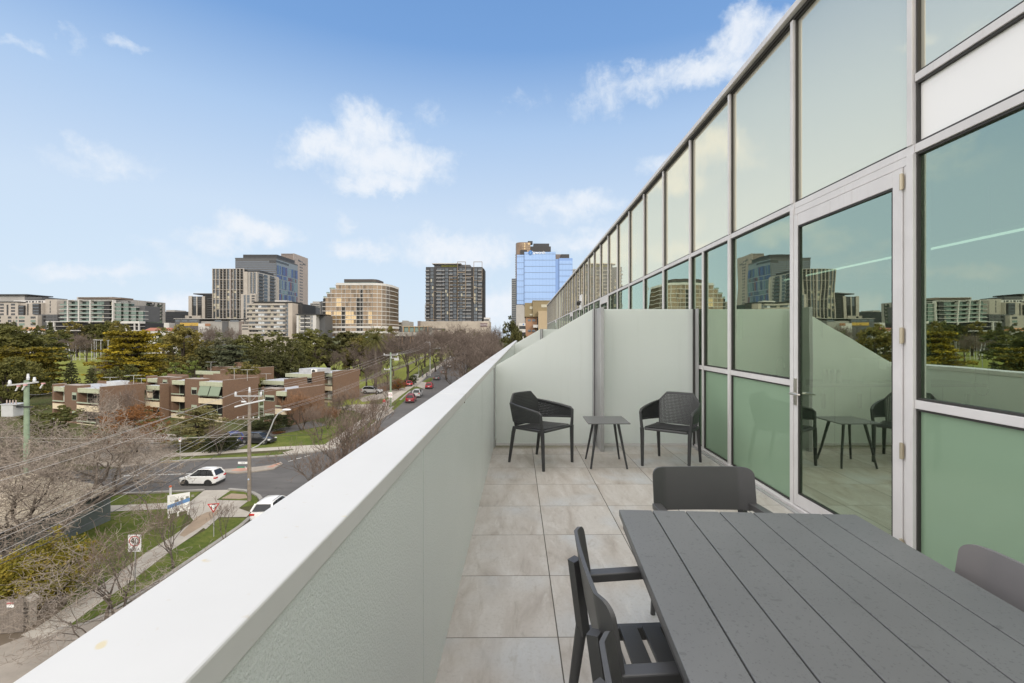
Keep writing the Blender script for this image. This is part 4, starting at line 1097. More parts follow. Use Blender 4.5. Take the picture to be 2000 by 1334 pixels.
# parking sign by the far verge
b9 = gp(351.5, 897); s9 = thing('parking_sign', 'small parking sign on a thin post on the far grass verge', 'sign', b9)
MB().tube([(0, .03, -.1), (0, .03, 2.6)], .03, 6).build('post', GALV, s9); MB().box(-.14, -.01, 2.1, .14, .01, 2.6).build('plate', SIGNW, s9); MB().box(-.07, -.014, 2.32, .07, -.0105, 2.5).build('red_mark', SIGNR, s9)
# transformer pole on the left
yT = 38.0; bT = Vector((X(52, yT), yT, 0))
tp_ = thing('power_pole', 'thick green power pole carrying a grey transformer on the left', 'power pole', bT, 0, 'power poles along the streets')
zT = Z(743, yT)
MB().tube([(0, 0, -.3), (0, 0, zT)], [.21, .17], 12).build('pole', GPOLE, tp_, smooth='auto')
a = MB().beam((-1.25, -.3, Z(752, yT)), (1.0, -.05, Z(746, yT)), .10, .12); a.build('crossarm', GALV, tp_)
i_ = MB(); insul(i_, -1.05, -.3, Z(751, yT), .12, .4); insul(i_, .75, -.1, Z(746, yT), .12, .4); insul(i_, .12, 0, Z(742, yT), .11, .5); i_.build('insulator', INS, tp_, smooth='auto')
fz = mat('fuse_pink', (.50, .27, .27), .5)
for px_, py_ in ((33, 757), (46, 755), (81, 752)):
    q = at(px_, py_, yT - .3) - bT
    m = MB().tube([q + Vector((.12, 0, .10)), q + Vector((-.10, 0, -.26))], .055, 8); m.build('fuse', INS, tp_)
    MB().box(q.x + .02, q.y - .06, q.z + .08, q.x + .26, q.y + .06, q.z + .18).build('fuse_cap', fz, tp_)
z0, z1 = Z(812, yT), Z(789, yT)
MB().box(-1.5, -.55, z0, -.55, .35, z1).build('transformer', mat('transformer_grey', (.42, .43, .43), .5, vary=.05), tp_, bevel=.04)
MB().box(-1.6, -.6, z1 + .001, -.2, .4, z1 + .06).build('transformer_lid', GALV, tp_)
i_ = MB()
for x in (-1.4, -1.15, -.9, -.65): insul(i_, x, -.2, z1 + .06, .05, .3)
i_.build('bushing', mat('bushing_brown', (.35, .28, .24), .4), tp_)
MB().box(-.55, -.28, z1 - .25, .75, -.2, z1 - .15).build('bracket', SIGNB, tp_)
# park lamp posts
lpm = mat('lamp_post_grey', (.35, .36, .37), .5)
lamps = [(568, 725, 701, 'left of the far brick roofs'), (616, 723, 701, 'above the air conditioner roof'), (672, 722, 700, 'just right of the far right brick roof'), (848 - 30, 733, 698, 'beside the two walkers'), (39 + 100, 720, 690, 'at the left edge of the park lawn'), (199, 668 + 26, 655, 'beside the golden conifer on the far lawn')]
for (px, pb, ptp, where) in lamps:
    b = gp(px, pb); h = Z(ptp, b.y) - b.z
    t = thing('lamp_post', 'slim grey park lamp post ' + where, 'lamp post', b, 0, 'lamp posts in the park')
    MB().tube([(0, 0, 0), (0, 0, h)], [.10, .07], 8).build('post', lpm, t)
    MB().tube([(0, 0, h - .1), (.9, 0, h + .02)], .05, 6).build('arm', lpm, t); MB().box(.5, -.14, h - .02, 1.3, .14, h + .10).build('lamp_head', MATS['lamp_housing'], t, bevel=.03)
# wires
WIRE = mat('wire_grey', (.40, .38, .36), .5); WIRE_D = mat('wire_dark', (.05, .05, .05), .6)
def wire(a, b, sag, r, mt, label, group):
    a, b = Vector(a), Vector(b); n = 14; pts = []
    for i in range(n + 1):
        u = i / n; q = a.lerp(b, u); q.z -= 4 * sag * u * (1 - u); pts.append(q)
    o = MB().tube([q - a for q in pts], r, 5).build('power_line', mt, smooth=True); o.location = a
    tag(o, label, 'power line', group)
yw = 21.0
def pole_pt(x, z): return Vector((bp.x + x, bp.y - .16, z))
G1 = 'overhead wires crossing the street to the left'
for x, z, py1, lab in ((-1.15, zc1 + .38, 909, 'upper pale wire from the left insulator of the timber pole'), (0.02, H1 + .5, 915, 'pale wire from the pole top insulator falling to the left'), (1.15, zc1 + .38, 935, 'pale wire from the right insulator of the timber pole falling left')):
    wire(pole_pt(x, z), at(-60, py1 + 22, yw), .25, .011, WIRE, lab, G1)
for i, (x, py1) in enumerate(((-.95, 1046), (-.45, 1058), (.45, 1085), (.95, 1100))):
    wire(pole_pt(x, zc2 + .2), at(-60, py1 + 22, yw - 1), .3, .011, WIRE, ['first', 'second', 'third', 'fourth'][i] + ' low voltage wire of the lower crossarm running down left', G1)
wire(pole_pt(0, zc2 - 1.4), at(-60, 1128, yw - 2), .5, .02, WIRE_D, 'dark cable below the low voltage wires running down left', G1)
G2 = 'overhead wires between the street poles'
for i, x in enumerate((-1.15, .02, 1.15)):
    wire(pole_pt(x, zc1 + .38), (b2.x + (-1.2, 0, 1.2)[i], b2.y - .15, Z(692.5, b2.y)), .7, .012, WIRE, ['left', 'middle', 'right'][i] + ' high wire from the timber pole to the green pole', G2)
for i, x in enumerate((-.95, -.45, .45, .95)):
    wire(pole_pt(x, zc2 + .2), (b2.x - 1.2 + .35 * i, b2.y - .15, Z(721, b2.y)), .7, .011, WIRE, ['first', 'second', 'third', 'fourth'][i] + ' low wire from the timber pole to the green pole', G2)
for i in range(3):
    wire((b2.x + (-1.25, .1, 1.3)[i], b2.y - .15, Z(692.5, b2.y)), (b3.x + (-1.1, 0, 1.1)[i], b3.y - .15, Z(667.5, b3.y)), .8, .025, WIRE, ['left', 'middle', 'right'][i] + ' wire from the green pole to the grey lamp pole', G2)
for i in range(2):
    wire((b2.x - 1.2 + .5 * i, b2.y - .15, Z(721, b2.y)), (b3.x, b3.y - .15, Z(684 + 3 * i, b3.y)), .9, .025, WIRE, ['upper', 'lower'][i] + ' low wire from the green pole to the grey lamp pole', G2)
G3 = 'service wires to the brick flats'
for i, (px, py, Y) in enumerate(((240, 769, 76), (0, 858, 42), (130, 749, 75))):
    wire((bp.x + (0, 0, -26)[i] * 0, bp.y, zc2 - .6 - .5 * i) if i != 2 else (bT.x, bT.y, Z(770, yT)), at(px, py, Y), .6, .014, WIRE, ['service wire from the timber pole to the left brick flats', 'level service wire from the timber pole across to the left edge', 'thin wire from the transformer pole to the left brick flats'][i], G3)
wire((bp.x, bp.y, Z(852, bp.y)), at(860, 834, 56), .2, .018, WIRE_D, 'dark level cable from the timber pole towards the right street trees', G2)
wire(at(-60, 853, 40), (bp.x, bp.y, Z(852, bp.y)), .2, .018, WIRE, 'pale level cable from the left edge to the timber pole', G1)
wire(at(-60, 866, 41), (bp.x, bp.y, Z(860, bp.y)), .2, .018, WIRE_D, 'dark level cable from the left edge to the timber pole', G1)
# ================================================================ trees and plants
def bark_mat(name, c1, c2): return mat(name, c1, .9, 0, .15, vscale=4.0, col2=c2, bump=.4, bscale=25)
BARK = bark_mat('pale_bark', (.155, .128, .108), (.085, .07, .058)); BARK_D = bark_mat('dark_bark', (.085, .068, .055), (.05, .04, .033)); TWIG = bark_mat('brown_twigs', (.20, .155, .125), (.135, .10, .082)); BARK_L = bark_mat('grey_twigs', (.33, .28, .235), (.17, .14, .115))
TWIG_F = bark_mat('far_twigs', (.17, .135, .115), (.105, .082, .07)); TWIG_O = bark_mat('rust_twigs', (.26, .145, .08), (.16, .09, .055))
def leaf_mat(name, c1, c2, c3, s=.5):
    m = bpy.data.materials.new(name); m.use_nodes = True
    T = NT(m.node_tree); b = T.n['Principled BSDF']; t = T.add('ShaderNodeTexCoord'); oi = T.add('ShaderNodeObjectInfo')
    n = T.noise(t.outputs['Object'], s, 5.0, .65); f = T.noise(t.outputs['Object'], 5.0, 3.0, .6)
    v = T.m('ADD', T.m('MULTIPLY', n, .6), T.m('ADD', T.m('MULTIPLY', f, .4), T.m('MULTIPLY', T.m('SUBTRACT', oi.outputs['Random'], .5), .10)))
    T.l.new(T.ramp(v, [(.36, c1), (.5, c2), (.64, c3)]), b.inputs['Base Color'])
    b.inputs['Roughness'].default_value = .75; b.inputs['Specular IOR Level'].default_value = .2
    tr = T.add('ShaderNodeBsdfTranslucent'); T.l.new(T.ramp(v, [(.36, c1), (.5, c2), (.64, c3)]), tr.inputs[0])
    mx = T.add('ShaderNodeMixShader'); mx.inputs[0].default_value = .22; T.l.new(b.outputs[0], mx.inputs[1]); T.l.new(tr.outputs[0], mx.inputs[2])
    T.l.new(mx.outputs[0], T.n['Material Output'].inputs[0])
    MATS[name] = m
    return m
L_OLIVE = leaf_mat('olive_leaves', (.066, .073, .024), (.105, .108, .032), (.155, .142, .04))
L_OCHRE = leaf_mat('ochre_leaves', (.088, .088, .026), (.148, .128, .036), (.21, .165, .044))
L_DARK = leaf_mat('dark_green_leaves', (.052, .056, .022), (.080, .080, .028), (.115, .105, .036))
L_GOLD = leaf_mat('golden_foliage', (.055, .052, .013), (.20, .16, .018), (.40, .30, .024), .3)
L_BLUE = leaf_mat('bluish_conifer', (.060, .072, .042), (.088, .10, .058), (.12, .13, .075))
L_CON = leaf_mat('conifer_foliage', (.048, .055, .022), (.075, .080, .032), (.11, .105, .042))
L_RUST = leaf_mat('rust_leaves', (.115, .052, .02), (.19, .085, .03), (.27, .13, .05))
L_SHRUB = leaf_mat('yellow_shrub_foliage', (.105, .105, .02), (.20, .175, .026), (.30, .215, .032), .6)
L_HEDGE = leaf_mat('hedge_leaves', (.028, .036, .013), (.042, .05, .018), (.065, .066, .024), 1.2)
L_LIME = leaf_mat('light_green_leaves', (.09, .125, .03), (.15, .185, .045), (.21, .235, .07))
L_CEDAR = leaf_mat('cedar_foliage', (.10, .095, .04), (.17, .155, .06), (.24, .21, .085))
L_GREY = leaf_mat('grey_green_leaves', (.075, .078, .045), (.115, .112, .062), (.155, .145, .085))

def tree_branches(seed, h, spread, trunk_r, levels=5, kids_n=(4, 4, 4, 3, 3), trunk_frac=.28, up=.35, droop=0.0, wander=.22, multi=1, lean=(0, 0), tw=.010, len_k=.66, split=3):
    """recursive bare branching; returns (thick, thin) mesh builders and the branch tips"""
    r_ = random.Random(seed); thick, thin = MB(), MB(); tips = []
    def grow(p, d, L, r, lev):
        nseg = 4 if lev < 2 else 3
        pts = [p.copy()]; rad = [r]; dd = d.copy()
        for i in range(nseg):
            w = wander * (1 + .4 * lev)
            dd = (dd + Vector((r_.uniform(-w, w), r_.uniform(-w, w), r_.uniform(-w, w) * .7 + (up * .22 if lev else .05) - droop * lev * .05))).normalized()
            pts.append(pts[-1] + dd * (L / nseg)); rad.append(max(tw, r * (1 - .5 * (i + 1) / nseg)))
        (thick if lev < split else thin).tube(pts, rad, 7 if lev < 2 else (5 if lev < 3 else 3), cap=lev < 2)
        if lev >= levels: tips.append(pts[-1]); return
        nk = kids_n[min(lev, len(kids_n) - 1)]
        for k in range(nk):
            u = (.45 + .55 * (k + r_.random() * .8) / nk) if lev else (.62 + .38 * (k + 1) / nk)
            u = min(u, 1.0); j = min(int(u * nseg), nseg - 1); q = pts[j].lerp(pts[j + 1], u * nseg - j)
            a = 2.39996 * k + r_.uniform(-.6, .6) + seed
            s = Vector((math.cos(a), math.sin(a), 0)); ax = dd
            s = (s - ax * s.dot(ax)).normalized()
            sp = spread * r_.uniform(.7, 1.25)
            nd = (ax * 1.0 + s * sp + Vector((0, 0, up * .3))).normalized()
            grow(q, nd, L * len_k * r_.uniform(.75, 1.2) if lev else h * (1 - trunk_frac) * .50 * r_.uniform(.85, 1.15), max(tw, rad[j] * r_.uniform(.5, .68)), lev + 1)
    for mI in range(multi):
        a = 2 * math.pi * mI / multi + seed; off = Vector((math.cos(a), math.sin(a), 0)) * (trunk_r * .9 if multi > 1 else 0)
        d0 = Vector((lean[0], lean[1], 1)) + (Vector((math.cos(a), math.sin(a), 0)) * .28 if multi > 1 else Vector())
        grow(off - Vector((0, 0, .15)), d0.normalized(), h * trunk_frac, trunk_r, 0)
    return thick, thin, tips
BARE = {}
def bare_proto(key, m1, m2, **kw):
    a, b, tips = tree_branches(**kw)
    zs = max(v[2] for v in b.v)
    BARE[key] = (a.mesh(key + '_trunk', m1, smooth=True), b.mesh(key + '_twigs', m2), zs)
bare_proto('oldA', BARK, BARK_L, seed=3, h=10, spread=.85, trunk_r=.28, levels=6, kids_n=(4, 4, 4, 3, 3, 2), trunk_frac=.26, up=.25, wander=.34, tw=.012, len_k=.68)
bare_proto('oldB', BARK, BARK_L, seed=11, h=9, spread=.95, trunk_r=.22, levels=6, kids_n=(4, 4, 4, 3, 3, 2), trunk_frac=.22, up=.22, wander=.36, tw=.012, len_k=.66)
bare_proto('vaseA', BARK, TWIG, seed=5, h=7, spread=.52, trunk_r=.13, levels=5, kids_n=(4, 4, 3, 3, 2), trunk_frac=.30, up=.6, wander=.18, multi=3, tw=.011, len_k=.66)
bare_proto('vaseB', BARK, TWIG, seed=21, h=7, spread=.58, trunk_r=.13, levels=5, kids_n=(4, 4, 3, 3, 2), trunk_frac=.28, up=.55, wander=.20, multi=2, tw=.011, len_k=.68)
bare_proto('vaseC', BARK, TWIG, seed=41, h=7, spread=.55, trunk_r=.09, levels=4, kids_n=(4, 4, 3, 3), trunk_frac=.30, up=.5, wander=.2, multi=2, tw=.010, len_k=.68)
bare_proto('oldC', BARK, BARK_L, seed=52, h=8, spread=.95, trunk_r=.13, levels=5, kids_n=(4, 4, 4, 3, 3), trunk_frac=.24, up=.1, wander=.34, tw=.010, len_k=.68)
bare_proto('oldD', BARK, BARK_L, seed=77, h=8, spread=.95, trunk_r=.18, levels=5, kids_n=(5, 4, 4, 3, 3), trunk_frac=.16, up=.12, wander=.38, multi=2, tw=.012, len_k=.70)
bare_proto('farA', BARK_D, TWIG_F, seed=8, h=12, spread=.75, trunk_r=.32, levels=6, kids_n=(4, 4, 4, 4, 3, 3), trunk_frac=.26, up=.4, wander=.2, tw=.016, len_k=.66)
bare_proto('farB', BARK_D, TWIG_F, seed=14, h=12, spread=.65, trunk_r=.26, levels=6, kids_n=(4, 4, 4, 4, 3, 3), trunk_frac=.22, up=.5, wander=.2, multi=1, tw=.016, len_k=.67)
bare_proto('rust', BARK_D, TWIG_O, seed=31, h=6, spread=.5, trunk_r=.10, levels=6, kids_n=(4, 4, 4, 3, 3, 3), trunk_frac=.25, up=.7, wander=.15, multi=2, tw=.010, len_k=.64)
def bare(key, label, loc, h, rotz=0.0, sx=1.0, group='bare winter trees'):
    t = thing('bare_tree', label, 'tree', loc, rotz, group)
    a, b, zs = BARE[key]; k = h / zs; t.scale = (k * sx, k * sx, k)
    for nm, me in (('trunk', a), ('twigs', b)):
        o = bpy.data.objects.new(nm, me); COL.objects.link(o); o.parent = t
    return t

def leaf_quads(m, r_, c, n, rad, size, flat=1.0, squash=1.0):
    for _ in range(n):
        v = Vector((r_.gauss(0, 1), r_.gauss(0, 1), r_.gauss(0, 1)))
        v = v.normalized() * rad * r_.random() ** .45; v.z *= squash
        p = c + v
        a = Vector((r_.gauss(0, 1), r_.gauss(0, 1), r_.gauss(0, 1) * flat)).normalized()
        b = a.cross(Vector((r_.gauss(0, 1), r_.gauss(0, 1), r_.gauss(0, 1)))).normalized(); s = size * r_.uniform(.6, 1.3)
        if flat < 1:
            b = Vector((b.x, b.y, b.z * flat)).normalized()
        a *= s; b *= s * .7
        m.add([p - a * .5, p + b * .5, p + a * .5, p - b * .5], [(0, 1, 2, 3)])
LEAFY = {}
def leafy_proto(key, lm, seed, h=10.0, w=8.0, clear=.10, lobes=13, clumps=130, leaves=44, size=.42, top=.9, bark=BARK_D, style='round'):
    r_ = random.Random(seed); m = MB(); tr = MB()
    tr.tube([(0, 0, -.2), (r_.uniform(-.1, .1), r_.uniform(-.1, .1), h * clear), (r_.uniform(-.3, .3), r_.uniform(-.3, .3), h * .7)], [h * .028, h * .022, h * .008], 7)
    cen = []
    if style == 'round':
        for i in range(lobes):
            a = 2.4 * i + r_.uniform(-.4, .4); u = (i + .5) / lobes
            z = h * (clear + .12 + (1 - clear - .26) * u); rr = w / 2 * (.62 * math.sqrt(max(0.05, 1 - (2 * u - .8) ** 2 * .8)))
            cen.append((Vector((rr * math.cos(a), rr * math.sin(a), z)), w * r_.uniform(.17, .26)))
        cen.append((Vector((0, 0, h * .78)), w * .25))
        for c, rd in cen: tr.tube([(0, 0, h * clear * r_.uniform(.7, 1.3)), tuple(c * .6 + Vector((0, 0, h * .1))), tuple(c)], [h * .012, h * .008, h * .003], 5)
        for _ in range(clumps):
            c, rd = r_.choice(cen)
            d = Vector((r_.gauss(0, 1), r_.gauss(0, 1), r_.gauss(0, 1) * .8 + .25)).normalized()
            leaf_quads(m, r_, c + d * rd * r_.uniform(.55, 1.12), leaves, w * r_.uniform(.055, .10), size, 1.0, .75)
    elif style == 'layer':       # spreading cypress with flat plates
        n = lobes
        for i in range(n):
            u = (i + .3) / n; z = h * (clear + (1 - clear) * u * .97); reach = w / 2 * (1.0 - .62 * u ** 1.5) * r_.uniform(.8, 1.05)
            for k in range(7):
                a = 2 * math.pi * (k + r_.random() * .8) / 7 + i; q = reach * r_.uniform(.45, .95)
                c = Vector((q * math.cos(a), q * math.sin(a), z + r_.uniform(-.25, .25) - .06 * q))
                tr.tube([(0, 0, z - h * .10), tuple(c)], [h * .010, h * .003], 4)
                for _ in range(max(1, clumps // 5)):
                    cc = c + Vector((r_.gauss(0, 1) * w * .07, r_.gauss(0, 1) * w * .07, r_.gauss(0, 1) * h * .013))
                    leaf_quads(m, r_, cc, leaves, w * .065, size, .45, .28)
    elif style == 'cone':
        n = lobes
        for i in range(n):
            u = i / n; z = h * (clear + (1 - clear) * u); reach = w / 2 * (1 - u) ** .85 + .15
            nb = max(4, int(9 * (1 - u)))
            for k in range(nb):
                a = 2 * math.pi * (k + r_.random() * .5) / nb + i * .7
                for s in (.35, .65, .95):
                    c = Vector((reach * s * math.cos(a), reach * s * math.sin(a), z - reach * s * .25))
                    leaf_quads(m, r_, c, leaves, .12 * w * (1 - .4 * s), size, .6, .5)
        leaf_quads(m, r_, Vector((0, 0, h * .985)), leaves, .05 * w, size * .7)
    LEAFY[key] = (tr.mesh(key + '_trunk', bark, smooth=True), m.mesh(key + '_crown', lm), h, w)
leafy_proto('oliveA', L_OLIVE, 1); leafy_proto('oliveB', L_OLIVE, 2, w=9, lobes=11, clumps=70); leafy_proto('ochreA', L_OCHRE, 3, clumps=60); leafy_proto('ochreB', L_OCHRE, 4, w=9, lobes=10)
leafy_proto('darkA', L_DARK, 5, w=8.5, clumps=75, lobes=11); leafy_proto('darkB', L_DARK, 6, h=10, w=7); leafy_proto('goldA', L_GOLD, 7, h=10, w=10, clear=.10, lobes=10, clumps=48, leaves=26, size=.36, style='layer')
leafy_proto('goldB', L_GOLD, 17, h=10, w=14, clear=.12, lobes=8, clumps=64, leaves=26, size=.42, style='layer'); leafy_proto('cone', L_CON, 9, h=10, w=6, clear=.05, lobes=16, leaves=9, size=.5, style='cone')
leafy_proto('blue', L_BLUE, 10, h=10, w=9, clear=.08, lobes=9, clumps=48, leaves=14, size=.45, style='layer'); leafy_proto('lime', L_LIME, 12, h=8, w=6, clumps=45)
leafy_proto('rustA', L_RUST, 13, h=8, w=7.5, clumps=150, leaves=40, size=.24, lobes=14); leafy_proto('greyA', L_GREY, 15, h=10, w=9, clumps=55, leaves=30)
leafy_proto('shrubY', L_SHRUB, 16, h=4, w=5.5, clear=.02, lobes=14, clumps=230, leaves=60, size=.15); leafy_proto('shrubG', L_LIME, 18, h=3, w=4, clear=.02, clumps=60, leaves=40, size=.16); leafy_proto('shrubD', L_HEDGE, 19, h=4, w=5, clear=.02, clumps=110, leaves=50, size=.17, lobes=12)
leafy_proto('deodar', L_CEDAR, 22, h=6, w=6.5, clear=.08, lobes=8, clumps=64, leaves=16, size=.20, style='layer')
def leafy(key, label, loc, h, w=None, rotz=0.0, name='tree', cat='tree', group='evergreen trees of the park'):
    a, b, h0, w0 = LEAFY[key]
    t = thing(name, label, cat, loc, rotz, group); kz = h / h0; kx = (w / w0) if w else kz; t.scale = (kx, kx, kz)
    for nm, me in (('trunk', a), ('crown', b)):
        o = bpy.data.objects.new(nm, me); COL.objects.link(o); o.parent = t
    return t
def tree_px(key, label, px, py_top, wpx, Y, fn=leafy, **k):
    z = zg(Y); h = Z(py_top, Y) - z; w = wpx / F * Y
    return fn(key, label, (X(px, Y), Y, z), h, w, rnd.uniform(0, 6.28), **k)
# --- evergreens of the park: key, label, px centre, top px, width px, distance
EV = [
 ('oliveA', 'dull olive tree at the left edge below the pale far apartments', 18, 640, 130, 150), ('oliveB', 'broad olive tree just right of the left edge above the golden canopy', 78, 645, 110, 160),
 ('darkB', 'small dark tree in front of the pale left apartments', 12, 628, 40, 255), ('cone', 'small dark pine in front of the pale left apartments', 27, 626, 26, 265), ('darkA', 'dark bushy tree below the orange house roof', 70, 631, 34, 270), ('cone', 'dark conifer left of the white podium of the green glass flats', 98, 627, 30, 262),
 ('ochreA', 'ochre tree in front of the white podium of the green glass flats', 150, 627, 60, 250), ('oliveA', 'olive tree beside the ochre one before the white podium', 208, 629, 52, 245), ('ochreB', 'small ochre tree at the right end of the white podium', 232, 631, 45, 240), ('darkB', 'dark tree behind the golden conifer at the podium end', 185, 630, 40, 252),
 ('goldB', 'wide golden cypress canopy at the left edge of the park', 42, 671, 165, 108), ('goldA', 'tall golden cypress standing out right of the lawn', 258, 639, 132, 112),
 ('oliveB', 'olive tree right behind the tall golden cypress', 318, 641, 90, 150), ('ochreB', 'broad ochre green tree left of the grey green pair', 358, 640, 100, 140), ('greyA', 'grey green tree in the middle of the park trees', 425, 652, 90, 135), ('blue', 'bluish spreading conifer in front of the park trees', 452, 668, 96, 120),
 ('oliveA', 'olive tree below the striped tower', 470, 657, 70, 150), ('oliveB', 'large olive tree below the banded cream flats', 528, 649, 105, 140), ('darkA', 'dark green tree below the banded cream flats', 560, 660, 70, 125), ('oliveA', 'olive tree below the small block with the dark fin', 600, 646, 80, 150), ('darkA', 'dark olive tree left of the curved bronze building', 640, 646, 75, 160),
 ('darkB', 'dark tree in front of the curved bronze building', 680, 645, 80, 165), ('oliveB', 'broad olive tree below the right of the curved bronze building', 720, 648, 80, 170), ('ochreA', 'ochre tree behind the palm', 745, 636, 66, 190), ('ochreB', 'low ochre green tree just left of the palm', 703, 660, 60, 150),
 ('darkA', 'tall dark evergreen left of the grey hospital podium', 1000, 619, 52, 150), ('darkB', 'smaller dark evergreen beside the second frosted screen', 1012, 640, 36, 120),
 ('lime', 'light green young tree behind the brick flats', 345, 703, 48, 112), ('lime', 'pale green tree at the back of the brick flats', 380, 700, 34, 118), ('ochreB', 'rounded brown green tree among the brick roofs', 478, 713, 80, 88),
 ('oliveA', 'dense olive shrub tree at the left above the transformer pole', 14, 702, 90, 85), ('oliveB', 'dark olive tree between the golden canopy and the brick flats', 48, 708, 90, 92), ('cone', 'dark young conifer standing on the edge of the lawn', 139, 705, 44, 98), ('cone', 'smaller dark conifer right of the young one by the lawn', 178, 717, 40, 95), ('oliveB', 'dark olive tree below the tall golden cypress', 240, 712, 60, 100),
 ('darkB', 'dark tree beside the rear brick flats', 405, 676, 60, 128), ('darkA', 'dark tree behind the brick flats below the cream flats', 500, 672, 70, 128), ('oliveB', 'olive tree above the air conditioner roof', 590, 664, 70, 140), ('darkB', 'dark low tree right of the bluish conifer', 540, 690, 50, 122),
 ('oliveB', 'yellow tipped olive tree behind the bare branches on the left', 100, 792, 110, 58), ('ochreA', 'ochre tree far beyond the brown low building', 895, 642, 44, 210), ('oliveB', 'ochre tree behind the street beside the grey podium', 862, 644, 50, 205), ('oliveA', 'olive tree at the right of the grey podium', 935, 652, 40, 190)]
for q in EV: tree_px(q[0], q[1], q[2], q[3], q[4] * (1.14 if q[0][:4] in ('oliv', 'dark', 'ochr') else 1.0), q[5])
tree_px('rustA', 'tree with rust brown dead leaves in front of the left brick flats', 264, 795, 128, 58, group='garden plants of the flats')
tree_px('deodar', 'drooping grey green cedar in front of the middle brick flats', 388, 792, 118, 62, group='garden plants of the flats')
SH = dict(name='shrub', cat='shrub', group='garden shrubs')
tree_px('shrubD', 'dark rounded shrub between the blue car and the front brick wall', 530, 812, 92, 71, **SH); tree_px('shrubD', 'dark shrub behind the black parked car', 500, 824, 50, 72, **SH)
tree_px('rustA', 'small rusty shrub at the edge of the car park lawn', 543, 843, 26, 69, **SH); tree_px('shrubG', 'light green shrub beside the driveway under the rust leaved tree', 245, 872, 44, 58, **SH)
tree_px('shrubY', 'large yellow green shrub at the lower left beside the footpath', 88, 1064, 170, 26.5, **SH); tree_px('shrubY', 'lower yellow green shrub behind the wooden fence', 18, 1100, 150, 25.5, **SH)
tree_px('shrubG', 'green bushes beside the walkers path in the mulch bed', 775, 738, 30, 120, **SH); tree_px('shrubD', 'low dark bush beside the bins', 808, 733, 22, 128, **SH); tree_px('rustA', 'brown bush right of the low brick wall', 778, 740, 34, 116, **SH); tree_px('greyA', 'grey green bush in front of the right brick wall', 655, 790, 90, 86, **SH)
# clipped hedge
h0, h1 = gp(395, 887), gp(455, 882)
hm_ = MB(); r_ = random.Random(4); dH = (h1 - h0)
for _ in range(520):
    c = h0 + dH * r_.random() + Vector((r_.uniform(-.2, .2), r_.uniform(0, 1.6), 0)); c.z = zg(c.y) + 1.75 * r_.random() ** .6
    leaf_quads(hm_, r_, c - h0, 10, .22, .16)
hd = tag(hm_.build('hedge', L_HEDGE), 'clipped dark hedge left of the blue car behind the far footpath', 'hedge'); hd.location = h0
# palm
Yp = 120.0; pz = zg(Yp); hp = Z(662, Yp) - pz
pm_ = thing('palm_tree', 'date palm with drooping fronds among the park trees', 'palm', (X(733, Yp), Yp, pz))
MB().tube([(0, 0, -.2), (.15, 0, hp * .5), (0, 0, hp)], [.42, .34, .30], 9).build('trunk', BARK, pm_, smooth=True)
m = MB(); r_ = random.Random(5)
for i in range(46):
    a = 2.4 * i; el_ = R(75) - R(125) * (i / 46); Lf = 3.9 * r_.uniform(.85, 1.1); p = Vector((0, 0, hp)); d = Vector((math.cos(a) * math.cos(el_), math.sin(a) * math.cos(el_), math.sin(el_)))
    prev = p
    for s in range(7):
        d = (d + Vector((0, 0, -.13))).normalized(); q = prev + d * Lf / 7; m.tube([prev, q], .03, 3, cap=False)
        side = d.cross(Vector((0, 0, 1))); side = side.normalized() if side.length > .01 else Vector((1, 0, 0))
        for sg in (-1, 1):
            for e in (0, .33, .66):
                c = prev.lerp(q, e); ll = .85 * (1 - .09 * s); tipv = c + side * sg * ll * .8 + d * ll * .45 + Vector((0, 0, -.25)); w_ = d * .10
                m.add([c, c + w_, tipv], [(0, 1, 2)])
        prev = q
m.build('fronds', leaf_mat('palm_fronds', (.075, .078, .025), (.12, .115, .035), (.17, .145, .05)), pm_)
